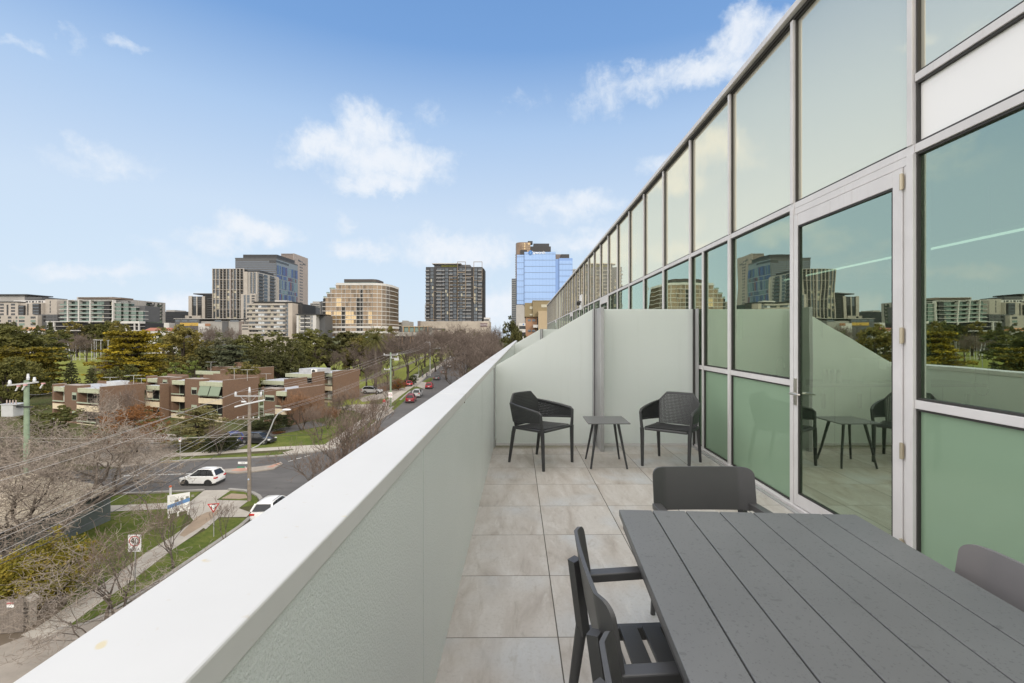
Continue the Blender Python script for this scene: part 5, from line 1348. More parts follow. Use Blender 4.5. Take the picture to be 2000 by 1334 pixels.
# --- bare trees
BR = [
 ('oldA', 'bare tree in front of the transformer pole', 50, 1075, 812, 32.2, 1.15), ('oldB', 'bare tree rising behind the corner of the shed', 150, 985, 800, 41, 1.25),
 ('farB', 'bare tree on the park lawn right of the palm', 757, 735, 668, 128, 1.1), ('farA', 'bare tree between the palm and the thick trunked tree', 742, 722, 662, 150, 1.1), ('farB', 'bare tree behind the two walkers', 825, 722, 660, 150, 1.1), ('farA', 'bare tree right of the far right brick wall', 715, 738, 678, 120, 1.0), ('farB', 'bare tree over the silver car at the driveway', 735, 765, 700, 108, .9), ('farA', 'bare tree beyond the thick trunked tree', 812, 704, 648, 190, 1.2),
 ('oldD', 'low spreading bare tree in front of the shed wall', 40, 1082, 885, 30.5, 1.15), ('oldD', 'dense bare tree between the shed and the cross street', 20, 975, 800, 42.5, 1.25), ('oldA', 'tall bare tree below the transformer pole at the left edge', -15, 960, 760, 44, 1.1),
 ('oldA', 'big old bare tree with a thick forked trunk at the left', 104, 1085, 772, 31.7, 1.1), ('oldB', 'bare tree with pale twigs beside the shed roof at the left edge', 30, 985, 790, 41.5, 1.2), ('oldB', 'tangled bare tree in front of the left brick flats', 222, 960, 815, 44.5, 1.0), ('oldA', 'grey twigged bare tree below the transformer', 85, 935, 828, 48, 1.15), ('oldB', 'pale bare tree at the far left behind the shed', -30, 930, 810, 47, 1.2),
 ('oldA', 'slender bare tree beside the left brick wall', 160, 900, 745, 58, .8), ('vaseA', 'thin bare tree in front of the left brick balcony', 250, 880, 735, 64, .9),
 ('vaseC', 'bare street tree beside the 40 AREA sign', 232, 1200, 1000, 24.6, 1.1), ('vaseC', 'bare multi stemmed street tree between the two near signs', 338, 1122, 950, 30, 1.1), ('oldC', 'bare tree overhanging the lower left corner of the coping', 160, 1320, 1110, 20.5, 1.35), ('oldC', 'bare tree with long low boughs at the bottom left', 205, 1238, 1030, 23.5, 1.4),
 ('vaseC', 'small bare tree beside the give way sign', 438, 1052, 965, 34, .9), ('vaseA', 'bare multi stemmed tree leaning over the road behind the coping', 680, 955, 778, 44, 1.15), ('vaseB', 'thin bare tree beside the white coping left of the many stemmed one', 604, 1000, 845, 40, 1.2), ('vaseA', 'bare tree on the lawn corner behind the street lamp', 700, 872, 768, 58, 1.1), ('vaseB', 'bare tree on the car park lawn', 625, 852, 775, 65, 1.0), ('vaseA', 'bare street tree beside the green pole sign', 730, 846, 752, 64, 1.0),
 ('rust', 'rusty twigged bare tree against the front brick wall', 590, 850, 762, 71, 1.5), ('rust', 'second rusty twigged tree at the foot of the front brick wall', 640, 848, 790, 72, 1.3), ('vaseB', 'grey twigged bare tree before the right brick wall', 678, 826, 745, 80, 1.1), ('vaseA', 'thin bare tree between the front and right brick walls', 655, 835, 765, 78, 1.0), ('vaseB', 'bare tree beside the driveway silver car', 757, 790, 715, 96, .9),
 ('farA', 'large dark bare tree with a thick trunk on the park lawn', 797, 742, 636, 124, 1.15), ('farB', 'bare tree behind the palm', 768, 725, 650, 150, 1.1), ('farB', 'grey bare tree above the far brick roofs', 625, 722, 672, 150, 1.0), ('farA', 'grey bare tree left of the palm', 690, 722, 664, 148, 1.0), ('farB', 'bare tree above the air conditioner roof', 655, 724, 680, 145, .95), ('farA', 'bare tree below the banded cream flats', 500, 716, 668, 160, .8), ('farB', 'bare grey tree on the far edge of the lawn', 140, 693, 648, 215, 1.2), ('farA', 'bare grey tree beside the playground frames', 170, 694, 650, 205, 1.1), ('farB', 'small bare brown tree beside the lawn', 203, 738, 696, 116, .8), ('farA', 'bare tree left of the tall golden cypress', 215, 740, 690, 112, .9),
 ('farA', 'bare street tree first along the far right row', 905, 745, 640, 112, 1.15), ('farB', 'tall bare street tree with upright limbs right of the grey lamp pole', 872, 728, 622, 140, 1.0), ('farA', 'bare street tree behind the parked white sedan', 925, 720, 632, 138, 1.2), ('farB', 'bare street tree beside the end of the coping', 950, 705, 634, 120, 1.1), ('farA', 'bare street tree in the middle of the far right row', 890, 708, 636, 170, 1.2), ('farB', 'bare street tree before the grey podium wall', 850, 712, 630, 165, 1.1), ('farA', 'bare street tree under the purple sign', 945, 690, 638, 185, 1.2), ('farB', 'bare tree at the far end of the street', 968, 690, 632, 165, 1.1), ('farA', 'bare tree before the low brown building', 830, 706, 640, 185, 1.1), ('farB', 'bare tree left of the low brown building', 765, 703, 648, 190, 1.1), ('farB', 'dense bare tree close to the coping end', 975, 712, 650, 100, 1.1), ('farA', 'low bare tree overhanging the parked cars', 900, 770, 668, 92, 1.0), ('farB', 'bare tree behind the yellow retail block', 440, 694, 634, 230, 1.1), ('farA', 'bare tree in front of the yellow retail block', 400, 692, 632, 240, 1.1), ('farB', 'bare tree before the grey retail block', 425, 692, 636, 235, 1.0)]
for (k, lab, px, pb, pt, Y, sx) in BR:
    z = zg(Y); bare(k, lab, (X(px, Y), Y, z), Z(pt, Y) - z, rnd.uniform(0, 6.28), sx)
# tree with thin trunks on the far verge
bare('vaseB', 'young bare tree on the far verge left of the timber pole', gp(429, 889), 4.6, 1.0, .8)
# ================================================================ city buildings
def fm(name, c, rough=.7, vary=.06, vs=.25): return mat(name, c, rough, 0, .4, vary=vary, vscale=vs, coords='World')
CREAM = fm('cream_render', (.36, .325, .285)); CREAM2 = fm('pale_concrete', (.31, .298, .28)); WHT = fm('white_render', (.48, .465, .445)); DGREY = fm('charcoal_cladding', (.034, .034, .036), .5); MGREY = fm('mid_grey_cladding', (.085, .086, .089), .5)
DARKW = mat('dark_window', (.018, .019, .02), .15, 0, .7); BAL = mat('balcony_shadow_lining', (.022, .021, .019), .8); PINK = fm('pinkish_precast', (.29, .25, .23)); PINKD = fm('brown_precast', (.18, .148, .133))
GWIN = glass_mat('pale_green_windows', None, (.75, .95, .85), .09, diffuse=(.085, .112, .092)); GWIN2 = glass_mat('green_grey_windows', None, (.7, .85, .8), .06, diffuse=(.035, .048, .042))
GREYW = glass_mat('grey_blue_windows', None, (.8, .88, .95), .07, diffuse=(.045, .051, .056)); WHW = glass_mat('white_curtained_windows', None, (.9, .95, 1), .2, diffuse=(.42, .44, .42)); CRW = glass_mat('cream_curtained_windows', None, (1, .95, .85), .08, diffuse=(.32, .30, .22))
BRZ = glass_mat('bronze_glass', None, (.95, .72, .50), .10, diffuse=(.165, .125, .09)); BRZ_GLINT = glass_mat('glint_bronze_glass', None, (1.0, .78, .46), .30, diffuse=(.28, .195, .11)); BRZ_D = glass_mat('dark_bronze_glass', None, (.9, .7, .5), .06, diffuse=(.10, .08, .062))  # lighter bronze has golden sun glints put into its colour
BLUEG = glass_mat('blue_mirror_glass', None, (.42, .58, .85), .34, diffuse=(.16, .24, .40)); BLUEG2 = glass_mat('deep_blue_mirror_glass', None, (.32, .46, .75), .34, diffuse=(.10, .17, .33))
OCHRE = fm('ochre_cladding', (.215, .17, .095)); ORB = fm('orange_brick', (.32, .185, .11)); TAN = fm('tan_render', (.36, .28, .18)); TIMB = fm('timber_fin', (.34, .20, .10)); YEL = mat('yellow_panel', (.42, .27, .05), .6)
BANDG = mat('dark_floor_band', (.045, .05, .055), .5); SLABL = fm('slab_edge', (.36, .345, .33))
class Bld:
    def __init__(s, name, label, px0, px1, Y, cat='building'):
        s.Y = Y; s.x0 = X(px0, Y); s.W = X(px1, Y) - s.x0
        s.r = thing(name, label, cat, (s.x0, Y, 0)); s.wins = []; s.cache = {}
    def u(s, px): return X(px, s.Y) - s.x0
    def z(s, py): return Z(py, s.Y)
    def box(s, name, m, pa, pb, ya, yb=None, t0=0.0, t1=20.0):
        o = MB().box(s.u(pa), t0, 0 if yb is None else s.z(yb), s.u(pb), t1, s.z(ya)).build(name, m, s.r); return o
    def boxes(s, name, m, lst):
        mb = MB()
        for pa, pb, ya, yb, t0, t1 in lst: mb.box(s.u(pa), t0, 0 if yb is None else s.z(yb), s.u(pb), t1, s.z(ya))
        return mb.build(name, m, s.r)
    def win(s, m, pa, pb, ya, yb, t=0.0, d=.08, name='window'):
        s.wins.append((name, m, s.u(pa), s.u(pb), t - d, t + .02, s.z(yb), s.z(ya)))
    def swin(s, m, px, t0, t1, za, zb, d=.08, name='window', sg=1):
        x = s.u(px); s.wins.append((name, m, x - .02 * sg, x + d * sg, t0, t1, za, zb))
    def done(s):
        by = {}
        for w in s.wins: by.setdefault(w[0], []).append(w)
        for nm, ws in by.items():
            ws = sorted(ws, key=lambda w: -(max(abs(w[3] - w[2]), abs(w[5] - w[4])) * (w[7] - w[6])))
            for w in ws[:100]:
                key = (w[1].name, round(abs(w[3] - w[2]), 3), round(w[5] - w[4], 3), round(w[7] - w[6], 3))
                if key not in s.cache: s.cache[key] = MB().box(0, 0, 0, abs(w[3] - w[2]), w[5] - w[4], w[7] - w[6]).mesh(nm, w[1])
                o = bpy.data.objects.new(nm, s.cache[key]); COL.objects.link(o); o.parent = s.r; o.location = (min(w[2], w[3]), w[4], w[6])
            rest = {}
            for w in ws[100:]: rest.setdefault(w[1].name, []).append(w)
            if rest:
                mb = MB(); ms = []; mi = []
                for k, lst in rest.items():
                    for w in lst: mb.box(w[2], w[4], w[6], w[3], w[5], w[7]); mi += [len(ms)] * 6
                    ms.append(lst[0][1])
                o = mb.build(nm, None, s.r)
                for q in ms: o.data.materials.append(q)
                for p_, i_ in zip(o.data.polygons, mi): p_.material_index = i_
                o['kind'] = 'stuff'
        return s.r
br = random.Random(12)
def fr(a, b, n): return [(a + (b - a) * i / n, a + (b - a) * (i + 1) / n) for i in range(n)]

# 1 pale flats at far left
b = Bld('apartment_block', 'pale stepped apartment block with dark balcony stacks at the far left', -70, 103, 345)
b.box('wall', CREAM, -70, 35, 590, None, 0, 25); b.box('wall', CREAM, 35.2, 58, 592, None, 1.5, 25); b.box('wall', CREAM, 58.2, 80, 591, None, 0.8, 25); b.box('wall', CREAM, 80.2, 103, 584, None, 3, 25)
b.box('podium', CREAM, -70, 90, 616.5, None, -6, -.1); b.box('roof', DGREY, -70, 36, 588.8, 590.5, -.5, 24); b.box('upper_wall', CREAM2, -70, 20, 574, 592, 10, 28); b.box('roof', DGREY, -70, 30, 572.5, 574.6, 8, 28)
b.box('upper_wall', MGREY, 20.2, 55, 578, 592, 10, 30); b.box('upper_wall', WHT, 12, 80, 585.5, 592, 5, 9.8); b.box('roof', DGREY, 38, 80, 583.6, 585.4, 6, 24); b.box('wall', MGREY, 103.2, 122, 586.5, None, 10, 30); b.box('podium', MGREY, 77, 120, 614.5, None, -3, 2)
for ya in (593, 599.3, 605.5, 612):
    for pa, pb in ((-60, -50), (-44, -34), (-26, -14), (0, 7.5), (21.5, 29.5)): b.win(DARKW, pa, pb, ya, ya + 3.8)
b.box('balcony_stack', DGREY, 35.3, 46, 596.5, 615, .2, 1.4); b.box('balcony_stack', DGREY, 65, 78, 593, 614, -.6, .7); b.box('dark_strip', DGREY, 13, 16.5, 595, 618, -.06, 1); b.box('dark_strip', DGREY, 49.5, 51.5, 593, 616, 1.3, 2)
for i, ya in enumerate((594, 600, 606, 611)): b.win(GREYW, 66, 77, ya, ya + 1.8, -.6); b.win(GREYW, 36, 45, ya + 4, ya + 5.6, .2)
for pa in (36.5, 43.5, 48.5, 56, 61.5, 68): b.win(DARKW, pa, pa + (4.5 if pa in (36.5, 48.5, 61.5) else 2.2), 586.7, 590, 5)
for ya in (587, 593, 600, 606): b.win(DARKW, 89.3, 91, ya, ya + 5, 3)
for ya in (618.8, 625.5, 631.8):
    for pa, pb in ((-60, -48), (-40, -28), (-20, -10), (0, 11), (16, 19.5), (33, 39.5), (48, 51), (54, 65), (76.5, 86)): b.win(DARKW if br.random() < .8 else GWIN, pa, pb, ya, ya + 4, -6)
for ya in (588.5, 594.5, 600.5, 606.5):
    for pa in (104.5, 109, 114, 118): b.win(GREYW, pa, pa + 3, ya, ya + 4, 10)
for ya in (616.5, 624):
    for pa, pb in ((93, 98), (101, 110), (113, 118)): b.win(DARKW, pa, pb, ya, ya + 4.5, -3)
b.done()
# 2 green glass flats with white frames
b = Bld('apartment_block', 'green glass flats framed by white slabs and fins above a white podium', 117, 270, 335)
b.box('wall', GWIN2, 119, 222, 588, 627.5, 2.2, 18); b.box('core_wall', DGREY, 200, 211, 588, 628, 1.2, 2.1); b.box('wall', MGREY, 222.2, 270, 596, 628, 6, 20); b.box('podium_core', DGREY, 101, 279, 630, None, 2, 26)
fls = [585.6, 596.2, 604.3, 612.4, 620.2, 628.2]
for i, y in enumerate(fls): b.box('slab', WHT if i in (0, 2, 4) else SLABL, 115.5 if i else 113, 221.5, y, y + (1.0 if i in (0, 5) else .8), -.4, 2.2)
for px in (132, 153.5, 176): b.box('fin', WHT, px, px + 1.9, 585.7, 627.5, -.6, 2.2)
b.box('fin', WHT, 220, 221.8, 585.7, 628, -.55, 2.2); b.box('pergola', mat('brown_slats', (.13, .10, .08), .7), 145, 229, 580.3, 583.8, 3, 14); b.box('roof', WHT, 144.5, 206, 579.6, 580.25, 2, 15); b.box('plant_room', PINKD, 176, 206, 578.5, 584, 6, 14)
for r in range(5):
    ya, yb = fls[r] + 3.3, fls[r + 1] - .1
    for pa, pb in ((121, 131), (141, 153), (163.5, 175.5), (184, 199.5), (212, 219.5)): 
        for a_, c_ in fr(pa, pb, 3): b.win(GWIN if br.random() < .8 else CRW, a_ + .15, c_ - .15, ya, yb, 2.15)
    for pa, pb in ((117.5, 131.5), (134.5, 153), (156, 175.5), (178.5, 199.5)): b.win(GWIN, pa, pb, fls[r + 1] - 2.4, fls[r + 1], -.2, .04, 'balustrade')
for k, (pa, pb, top) in enumerate(((222.5, 234.5, 590.5), (236, 246.5, 592.5), (247.5, 258.5, 593.5), (259.5, 270, 601.5))):
    ys = [y for y in (591, 599, 606.8, 614.8, 622.3) if y >= top - 2]
    for y in ys:
        o = (k % 2) * .5; b.box('slab', WHT, pa - .6, pb + .4, y - .1, y + .9, .4 + k * 1.2, 6 + k); b.box('bay', GWIN2, pa, pb, y + 1, y + 7.2, .9 + k * 1.2, 6)
        for a_, c_ in fr(pa, pb, 4): b.win(GWIN, a_ + .12, c_ - .12, y + 1.6, y + 6.8, .85 + k * 1.2)
b.box('podium_frame', WHT, 100, 228, 627.8, 629.2, -4, 2); b.box('podium_frame', WHT, 243, 279.5, 627.5, 632, -3.5, 2); b.boxes('column', WHT, [(px, px + 2, 629.3, 646, -4, -3) for px in (102.5, 114.5, 183, 226)] + [(px, px + 1.6, 632.1, 646, -3.5, -2.5) for px in (252, 269, 277.5)])
b.box('podium_slab', CREAM2, 100, 279, 637, 638.2, -2.5, 2); b.box('podium_slab', WHT, 100, 279, 645, 646.5, -4, 2)
b.done()
# 3 long grey flats receding behind
xw = X(208, 362)
b = Bld('apartment_block', 'long grey concrete flats receding behind the green glass flats', 150, 208, 362)
b.box('wall', CREAM2, 150, 208, 580.7, None, 0, 60); L3 = 60
def tt(px): return xw / ((px - VX) / F) - 362
pxr = 208
b.swin(CREAM2, pxr, tt(269), tt(283), 0, b.z(581), .5, 'blank_panel')
zt_ = b.z(580.7)
for i in range(6):
    z0 = zt_ - 3.2 - i * 3.15
    b.swin(MGREY if i % 2 else GWIN2, pxr, tt(285.5), tt(291), z0 - .4, z0 + .9, 1.0, 'balcony'); b.swin(MGREY, pxr, tt(291.2), tt(298), z0 - .5, z0 + .8, 1.2, 'balcony'); b.swin(DARKW, pxr, tt(286), tt(297), z0 + 1.0, z0 + 2.2)
    b.swin(DARKW, pxr, tt(300.5), tt(302), z0 - .2, z0 + 2.2); b.swin(GWIN2, pxr, tt(306.5), tt(314), z0 - .6, z0 + .8, 1.0, 'balcony'); b.swin(DARKW, pxr, tt(307.5), tt(311), z0 + .9, z0 + 2.2); b.swin(DARKW, pxr, tt(315.5), tt(317), z0 - .2, z0 + 2.4)
    b.swin(DARKW, pxr, tt(250), tt(255), z0, z0 + 1.6)
b.swin(GWIN, pxr, tt(285), tt(312), b.z(629), b.z(622), 2.0, 'conservatory'); b.done()
# 4 low dark office
b = Bld('office_building', 'low dark louvred office between the grey flats and the striped tower', 318, 372, 450)
b.box('wall', DGREY, 318, 372, 609.5, None, 0, 30); b.box('upper_wall', CREAM2, 318, 335, 605, 609, 4, 20)
for y in (611, 614.5, 618, 621.5, 625): b.win(GREYW, 319, 370, y, y + 1.4, 0, .08, 'window_band')
b.box('roof', DGREY, 317.5, 372.5, 608.8, 609.6, -.3, 30); b.done()
# low retail with yellow band
b = Bld('retail_building', 'long low grey retail building with a yellow panel behind the park trees', 318, 474, 338)
b.box('wall', MGREY, 342, 389, 623, None, 0, 20); b.box('wall', WHT, 318, 328, 630.5, None, 1, 15); b.box('wall', CREAM2, 389.2, 474, 627, None, 2, 20); b.box('yellow_band', YEL, 352, 388, 630.5, 636.5, -.3, -.01); b.box('roof', SLABL, 340, 475, 622, 623, -.5, 20); b.box('wall', WHT, 388, 409, 632, None, -.4, 1.9)
b.box('orange_panel', mat('orange_panel', (.26, .13, .07), .6), 402, 412, 632, 637, -.9, -.45); b.box('pier', MGREY, 432, 443, 627.5, None, 1, 1.95); b.box('pier', PINKD, 465, 473, 628, None, 1, 1.95)
for pa, pb in ((343, 351), (356, 366), (370, 386), (416, 429), (446, 463)): b.win(GREYW, pa, pb, 624.8, 628.2, 0 if pa < 389 else 2)
b.done()
# 5 small striped block
b = Bld('apartment_block', 'small dark block with pale piers left of the striped tower', 368, 420, 432)
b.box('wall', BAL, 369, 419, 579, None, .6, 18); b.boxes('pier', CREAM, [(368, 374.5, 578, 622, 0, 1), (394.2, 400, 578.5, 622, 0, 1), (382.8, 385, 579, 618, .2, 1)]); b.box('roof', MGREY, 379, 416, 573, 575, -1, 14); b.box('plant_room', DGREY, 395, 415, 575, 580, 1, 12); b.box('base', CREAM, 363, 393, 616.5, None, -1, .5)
for i in range(9):
    y = 580.5 + i * 4.3; b.win(GREYW, 377, 382.6, y, y + 3.7, .6); b.win(DARKW, 386, 393, y, y + 3, .6); b.box('balcony', MGREY, 405, 416, y + 2.5, y + 3.6, -.2, .6)
for pa in (371, 373.5): b.win(DARKW, pa, pa + 2.5, 618, 621, -1)
b.done()
# 6 striped tower
b = Bld('apartment_tower', 'tower striped with thin pale piers and dark glass columns', 414, 476, 428)
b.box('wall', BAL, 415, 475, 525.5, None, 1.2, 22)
cols = [414.3, 420.5, 427.8, 434.5, 441.3, 448, 454.5, 461, 467.8, 474.6]
b.boxes('pier', CREAM, [(c, c + 1.05, 524.5, 625, 0, 1.3) for c in cols]); b.boxes('floor_band', CREAM, [(414, 475.6, y, y + .8, .05, 1.25) for y in (524.6, 546, 565.5, 584.5, 603.5)]); b.box('pier', PINK, 448.8, 450.6, 525, 625, .1, 1.2)
kinds = ['g', 'g', 'd', 'd', 'g', 'm', 'g', 'd', 'd']
for c in range(9):
    for r in range(19):
        y = 526 + r * 5.15
        if kinds[c] == 'd':
            b.win(MGREY, cols[c] + 1.2, cols[c + 1] - .1, y + 3, y + 4.4, .7, .3, 'balcony')
        elif c != 5 or r % 2: b.win(GREYW if br.random() < .85 else CRW, cols[c] + (2.9 if kinds[c] == 'm' else 1.2), cols[c + 1] - .15, y + .3, y + 4.9, 1.15)
b.done()
b = Bld('apartment_tower', 'stepped tower wing with pale piers and dark balconies right of the striped tower', 473, 502, 424)
b.box('wall', CREAM2, 477, 501.5, 531, None, 1.0, 38); b.box('roof_house', DGREY, 476, 500, 526, 531, 6, 30); b.boxes('pier', CREAM, [(476, 483, 530.5, 575, 0, 1), (499.5, 501.6, 531, 575, .1, 1.0), (487, 488, 531, 572, .2, 1), (493, 494, 531, 572, .2, 1)])
b.box('lower_wall', CREAM, 473, 501.5, 574.5, None, -2, .9); b.box('base', CREAM2, 472, 486, 632, None, -5, -2.1)
for r in range(9):
    y = 532 + r * 4.6
    for pa, pb in ((488.2, 492.8), (494.2, 499.2)): b.win(GREYW, pa, pb, y, y + 4.2, 1)
for r in range(11):
    y = 576.5 + r * 4.9
    b.win(GREYW, 478.5, 482.5, y, y + 4.5, -2); b.win(GREYW, 485, 490, y, y + 4.5, -2); b.win(DARKW, 494, 500, y + .5, y + 3.6, -2)
zt_ = b.z(531)
for r in range(14):
    z0 = zt_ - 3.4 - r * 3.2
    b.swin(MGREY, 501.5, 3, 10, z0 - .3, z0 + .9, 1.4, 'balcony'); b.swin(DARKW, 501.5, 3, 10, z0 + .9, z0 + 2.6); b.swin(GREYW, 501.5, 12, 18, z0 - .2, z0 + 2.5); b.swin(MGREY, 501.5, 22, 30, z0 - .3, z0 + .9, 1.4, 'balcony'); b.swin(DARKW, 501.5, 22, 30, z0 + .9, z0 + 2.6); b.swin(CREAM, 501.5, 36, 38, z0 - .6, z0 + 2.6, .5, 'pier')
b.done()
# 7 blue panel tower
b = Bld('office_tower', 'dark glass office tower with a blue and maroon panelled side', 459, 539.5, 560)
b.box('wall', MGREY, 459.5, 539.5, 504, None, 0, 54); b.box('plant_room', DGREY, 469, 536, 495.5, 504, 6, 50); b.box('parapet', MGREY, 459, 539.9, 503.6, 505, -.25, 54.2); b.box('terrace', DARKW, 526, 539.95, 508.2, 512, -.3, 30)
for r in range(22):
    y = 506.5 + r * 4.1
    if r != 0: b.win(mat('blue_grey_strip', (.10, .12, .15), .15, 0, .7) if r < 9 else BANDG, 460, 526 if r < 2 else 539, y, y + 2.0, 0, .08, 'window_band')
pm_ = [mat('panel_' + n, c, .25, 0, .6) for n, c in (('navy', (.018, .028, .085)), ('blue', (.03, .06, .17)), ('steel', (.11, .15, .18)), ('teal', (.09, .14, .14)), ('maroon', (.09, .022, .03)), ('slate', (.06, .08, .11)))]
z = b.z(516); row = 0
b.swin(mat('panel_frame', (.16, .19, .22), .5), 539.5, .3, 53.7, 0, b.z(506), .05, 'panel_wall')
while z > 20 and row < 13:
    hh = 11.5 if row % 2 == 0 else 5.0
    t = 1.0
    while t < 52:
        wd = br.choice((1.6, 2.2, 3.0, 4.4)); mm = br.choices(pm_, (3, 4, 3, 2, .9, 2))[0]
        b.swin(mm, 539.5, t, min(t + wd - .25, 53), z - hh, z - .8, .2, 'coloured_panel'); t += wd
    z -= hh + .4; row += 1
b.done()
# 8 tall pinkish tower
b = Bld('residential_tower', 'tall slim pinkish concrete tower behind the blue panelled tower', 549, 574, 640)
b.box('wall', PINKD, 549, 572.8, 495.2, None, 0, 42); b.box('wall', PINK, 572.85, 574, 494.8, None, -.3, 42.3)
for r in range(26):
    z0 = b.z(502) - 4.2 * r - 4
    for t in (17, 22): b.swin(DARKW, 574, t, t + 3.2, z0, z0 + 1.9)
    if r < 25: b.swin(DARKW, 574, 3, 4.2, z0, z0 + 1)
for i in range(9): b.win(MGREY, 551 + i * 2.3, 552.4 + i * 2.3, 496.5, 498)
b.swin(MGREY, 574, 26, 34, b.z(511), b.z(508), .2); b.swin(MGREY, 574, 12, 18, b.z(507), b.z(504), .2); b.done()
# 9 banded cream flats
b = Bld('apartment_block', 'cream flats with horizontal bands of mixed windows in front of the towers', 484, 571, 330)
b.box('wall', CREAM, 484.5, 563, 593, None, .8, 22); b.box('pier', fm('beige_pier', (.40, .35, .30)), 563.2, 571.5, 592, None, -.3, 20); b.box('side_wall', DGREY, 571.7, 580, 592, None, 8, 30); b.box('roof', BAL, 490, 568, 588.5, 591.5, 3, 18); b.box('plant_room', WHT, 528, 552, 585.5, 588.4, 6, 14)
b.box('base', CREAM, 473, 487, 633, None, -.6, 12)
for r in range(8):
    y = 593 + r * 7.95; x0 = 484.5 if r < 5 else 487
    b.box('floor_band', CREAM, x0 - .6, 557.5, y - .2, y + 3.2, -.9, .8)
    for k in range(12):
        pa = 485.5 + k * 6; sh = (k + (r % 2) * 1) % 6; mm = (DARKW, CRW, DARKW, WHW, WHW, GREYW)[sh] if br.random() < .8 else br.choice((DARKW, CRW, GREYW))
        b.win(mm, pa + .2, pa + 2.8, y + 3.4, y + 7.4, .7); b.win(mm, pa + 3.0, pa + 5.7, y + 3.4, y + 7.4, .7)
    b.win(GREYW, 558, 563, y + .6, y + 7.4, .75)
for y in (636, 641.5): b.win(DARKW, 474, 486, y, y + 2.2, -.6)
b.done()
# 10 small block with dark fin and the dark block behind it
b = Bld('apartment_block', 'small pale block with a dark roof and a dark central fin', 579, 629, 322)
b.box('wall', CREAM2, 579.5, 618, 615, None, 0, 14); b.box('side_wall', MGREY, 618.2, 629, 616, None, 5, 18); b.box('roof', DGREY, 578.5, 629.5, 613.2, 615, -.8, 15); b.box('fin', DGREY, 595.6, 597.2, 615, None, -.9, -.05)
for r in range(5):
    y = 616.5 + r * 8.2
    b.box('balcony', WHT, 587, 595.5, y + 4.2, y + 6.2, -.9, -.02); b.box('balcony', WHT, 597.3, 606.5, y + 4.2, y + 6.2, -.9, -.02); b.win(DARKW, 587.3, 595, y + .2, y + 4, 0); b.win(DARKW, 597.6, 606, y + .2, y + 4, 0); b.win(CRW, 584, 586, y, y + 5, 0); b.win(GREYW, 608.5, 610.5, y, y + 5, 0)
b.boxes('pier', WHT, [(579.6, 583.5, 615.2, None, -.3, -.01), (611, 617.5, 615.2, None, -.3, -.01)]); b.done()
b = Bld('apartment_block', 'dark and cream block between the banded flats and the pinkish tower', 571, 606, 372)
b.box('wall', DGREY, 572, 588, 598, None, 0, 14); b.box('wall', CREAM, 588.2, 594.5, 596, None, 2, 16); b.box('wall', MGREY, 594.7, 606, 598, None, 5, 18); b.box('roof', CREAM, 571, 592, 595.5, 597.8, -1, 10)
for r in range(5):
    y = 599.5 + r * 6; b.win(DARKW, 590, 592.3, y, y + 3, 2); b.win(DARKW, 601, 603.5, y, y + 3, 5); b.win(GREYW, 575, 580, y, y + 3, 0); b.box('balcony', DGREY, 580.5, 587, y + 3, y + 4.5, -1.2, -.02)
b.done()
# 11 far pale grey tower
b = Bld('apartment_tower', 'far pale grey gridded tower beside the curved bronze building', 605, 634, 520)
b.box('wall', CREAM2, 606, 624, 592, None, 0, 20); b.box('wall', CREAM2, 609, 622, 588.5, 592, 2, 18); b.box('wall', MGREY, 624.2, 634, 588, None, 3, 20)
for r in range(13):
    for c in range(8): b.win(GREYW if br.random() < .8 else DARKW, 606.6 + c * 2.2, 608 + c * 2.2, 593.5 + r * 3.9, 595.7 + r * 3.9)
b.done()
# 12 curved bronze glass building
b = Bld('office_building', 'stepped bronze glass building with a rounded right corner and white grid', 632, 755, 345)
ys12 = [556.5, 564.8, 573.5, 581.6, 590.2, 599, 607.5, 615.8, 624, 632.5, 638.8, 648.6, 658]
xl = [655, 644, 638, 632, 631, 630.5, 630.5, 630.5, 630.5, 630.5, 630.5, 630.5]
crv = [(632, 0), (700, .0), (727.5, .0), (736.5, .6), (744, 2.6), (749.5, 6.0), (753, 11), (755, 18)]
def footprint(pxl, out=0.0):
    pts = [(b.u(pxl), -out)] + [(b.u(px), t - out) for px, t in crv if px > pxl] 
    pts = [(x + (out if i == len(pts) - 1 else 0), t) for i, (x, t) in enumerate(pts)]
    return pts + [(pts[-1][0], 34), (b.u(pxl), 34)]
for r in range(12):
    MB().prism(footprint(xl[r] + .8), b.z(ys12[r + 1]), b.z(ys12[r]) - .05).build('wall', BRZ_D, b.r)
    th = 1.6 if r in (10, 11) else .42
    MB().prism(footprint(xl[r] - .6, .45), b.z(ys12[r]) - th * .5, b.z(ys12[r]) + th * .5).build('floor_band', WHT, b.r)
MB().prism(footprint(657, .3), b.z(556.2), b.z(552.6)).build('crown_band', WHT, b.r)
pv = [(b.u(px), t) for px, t in ((669, 3), (700, 3.3), (725, 3), (731, 4.5), (733.5, 8), (733.5, 20), (669, 20))]
MB().prism(pv, b.z(549.5), b.z(544.2)).build('roof_pavilion', mat('brown_black', (.05, .04, .035), .6), b.r)
MB().prism([(x * .995, t + .4) for x, t in pv], b.z(552.6), b.z(549.6)).build('pavilion_glass', GWIN2, b.r)
cols12 = [636, 647, 656.5, 667, 674.5, 685.5, 696, 703.5, 709, 719, 727.5]
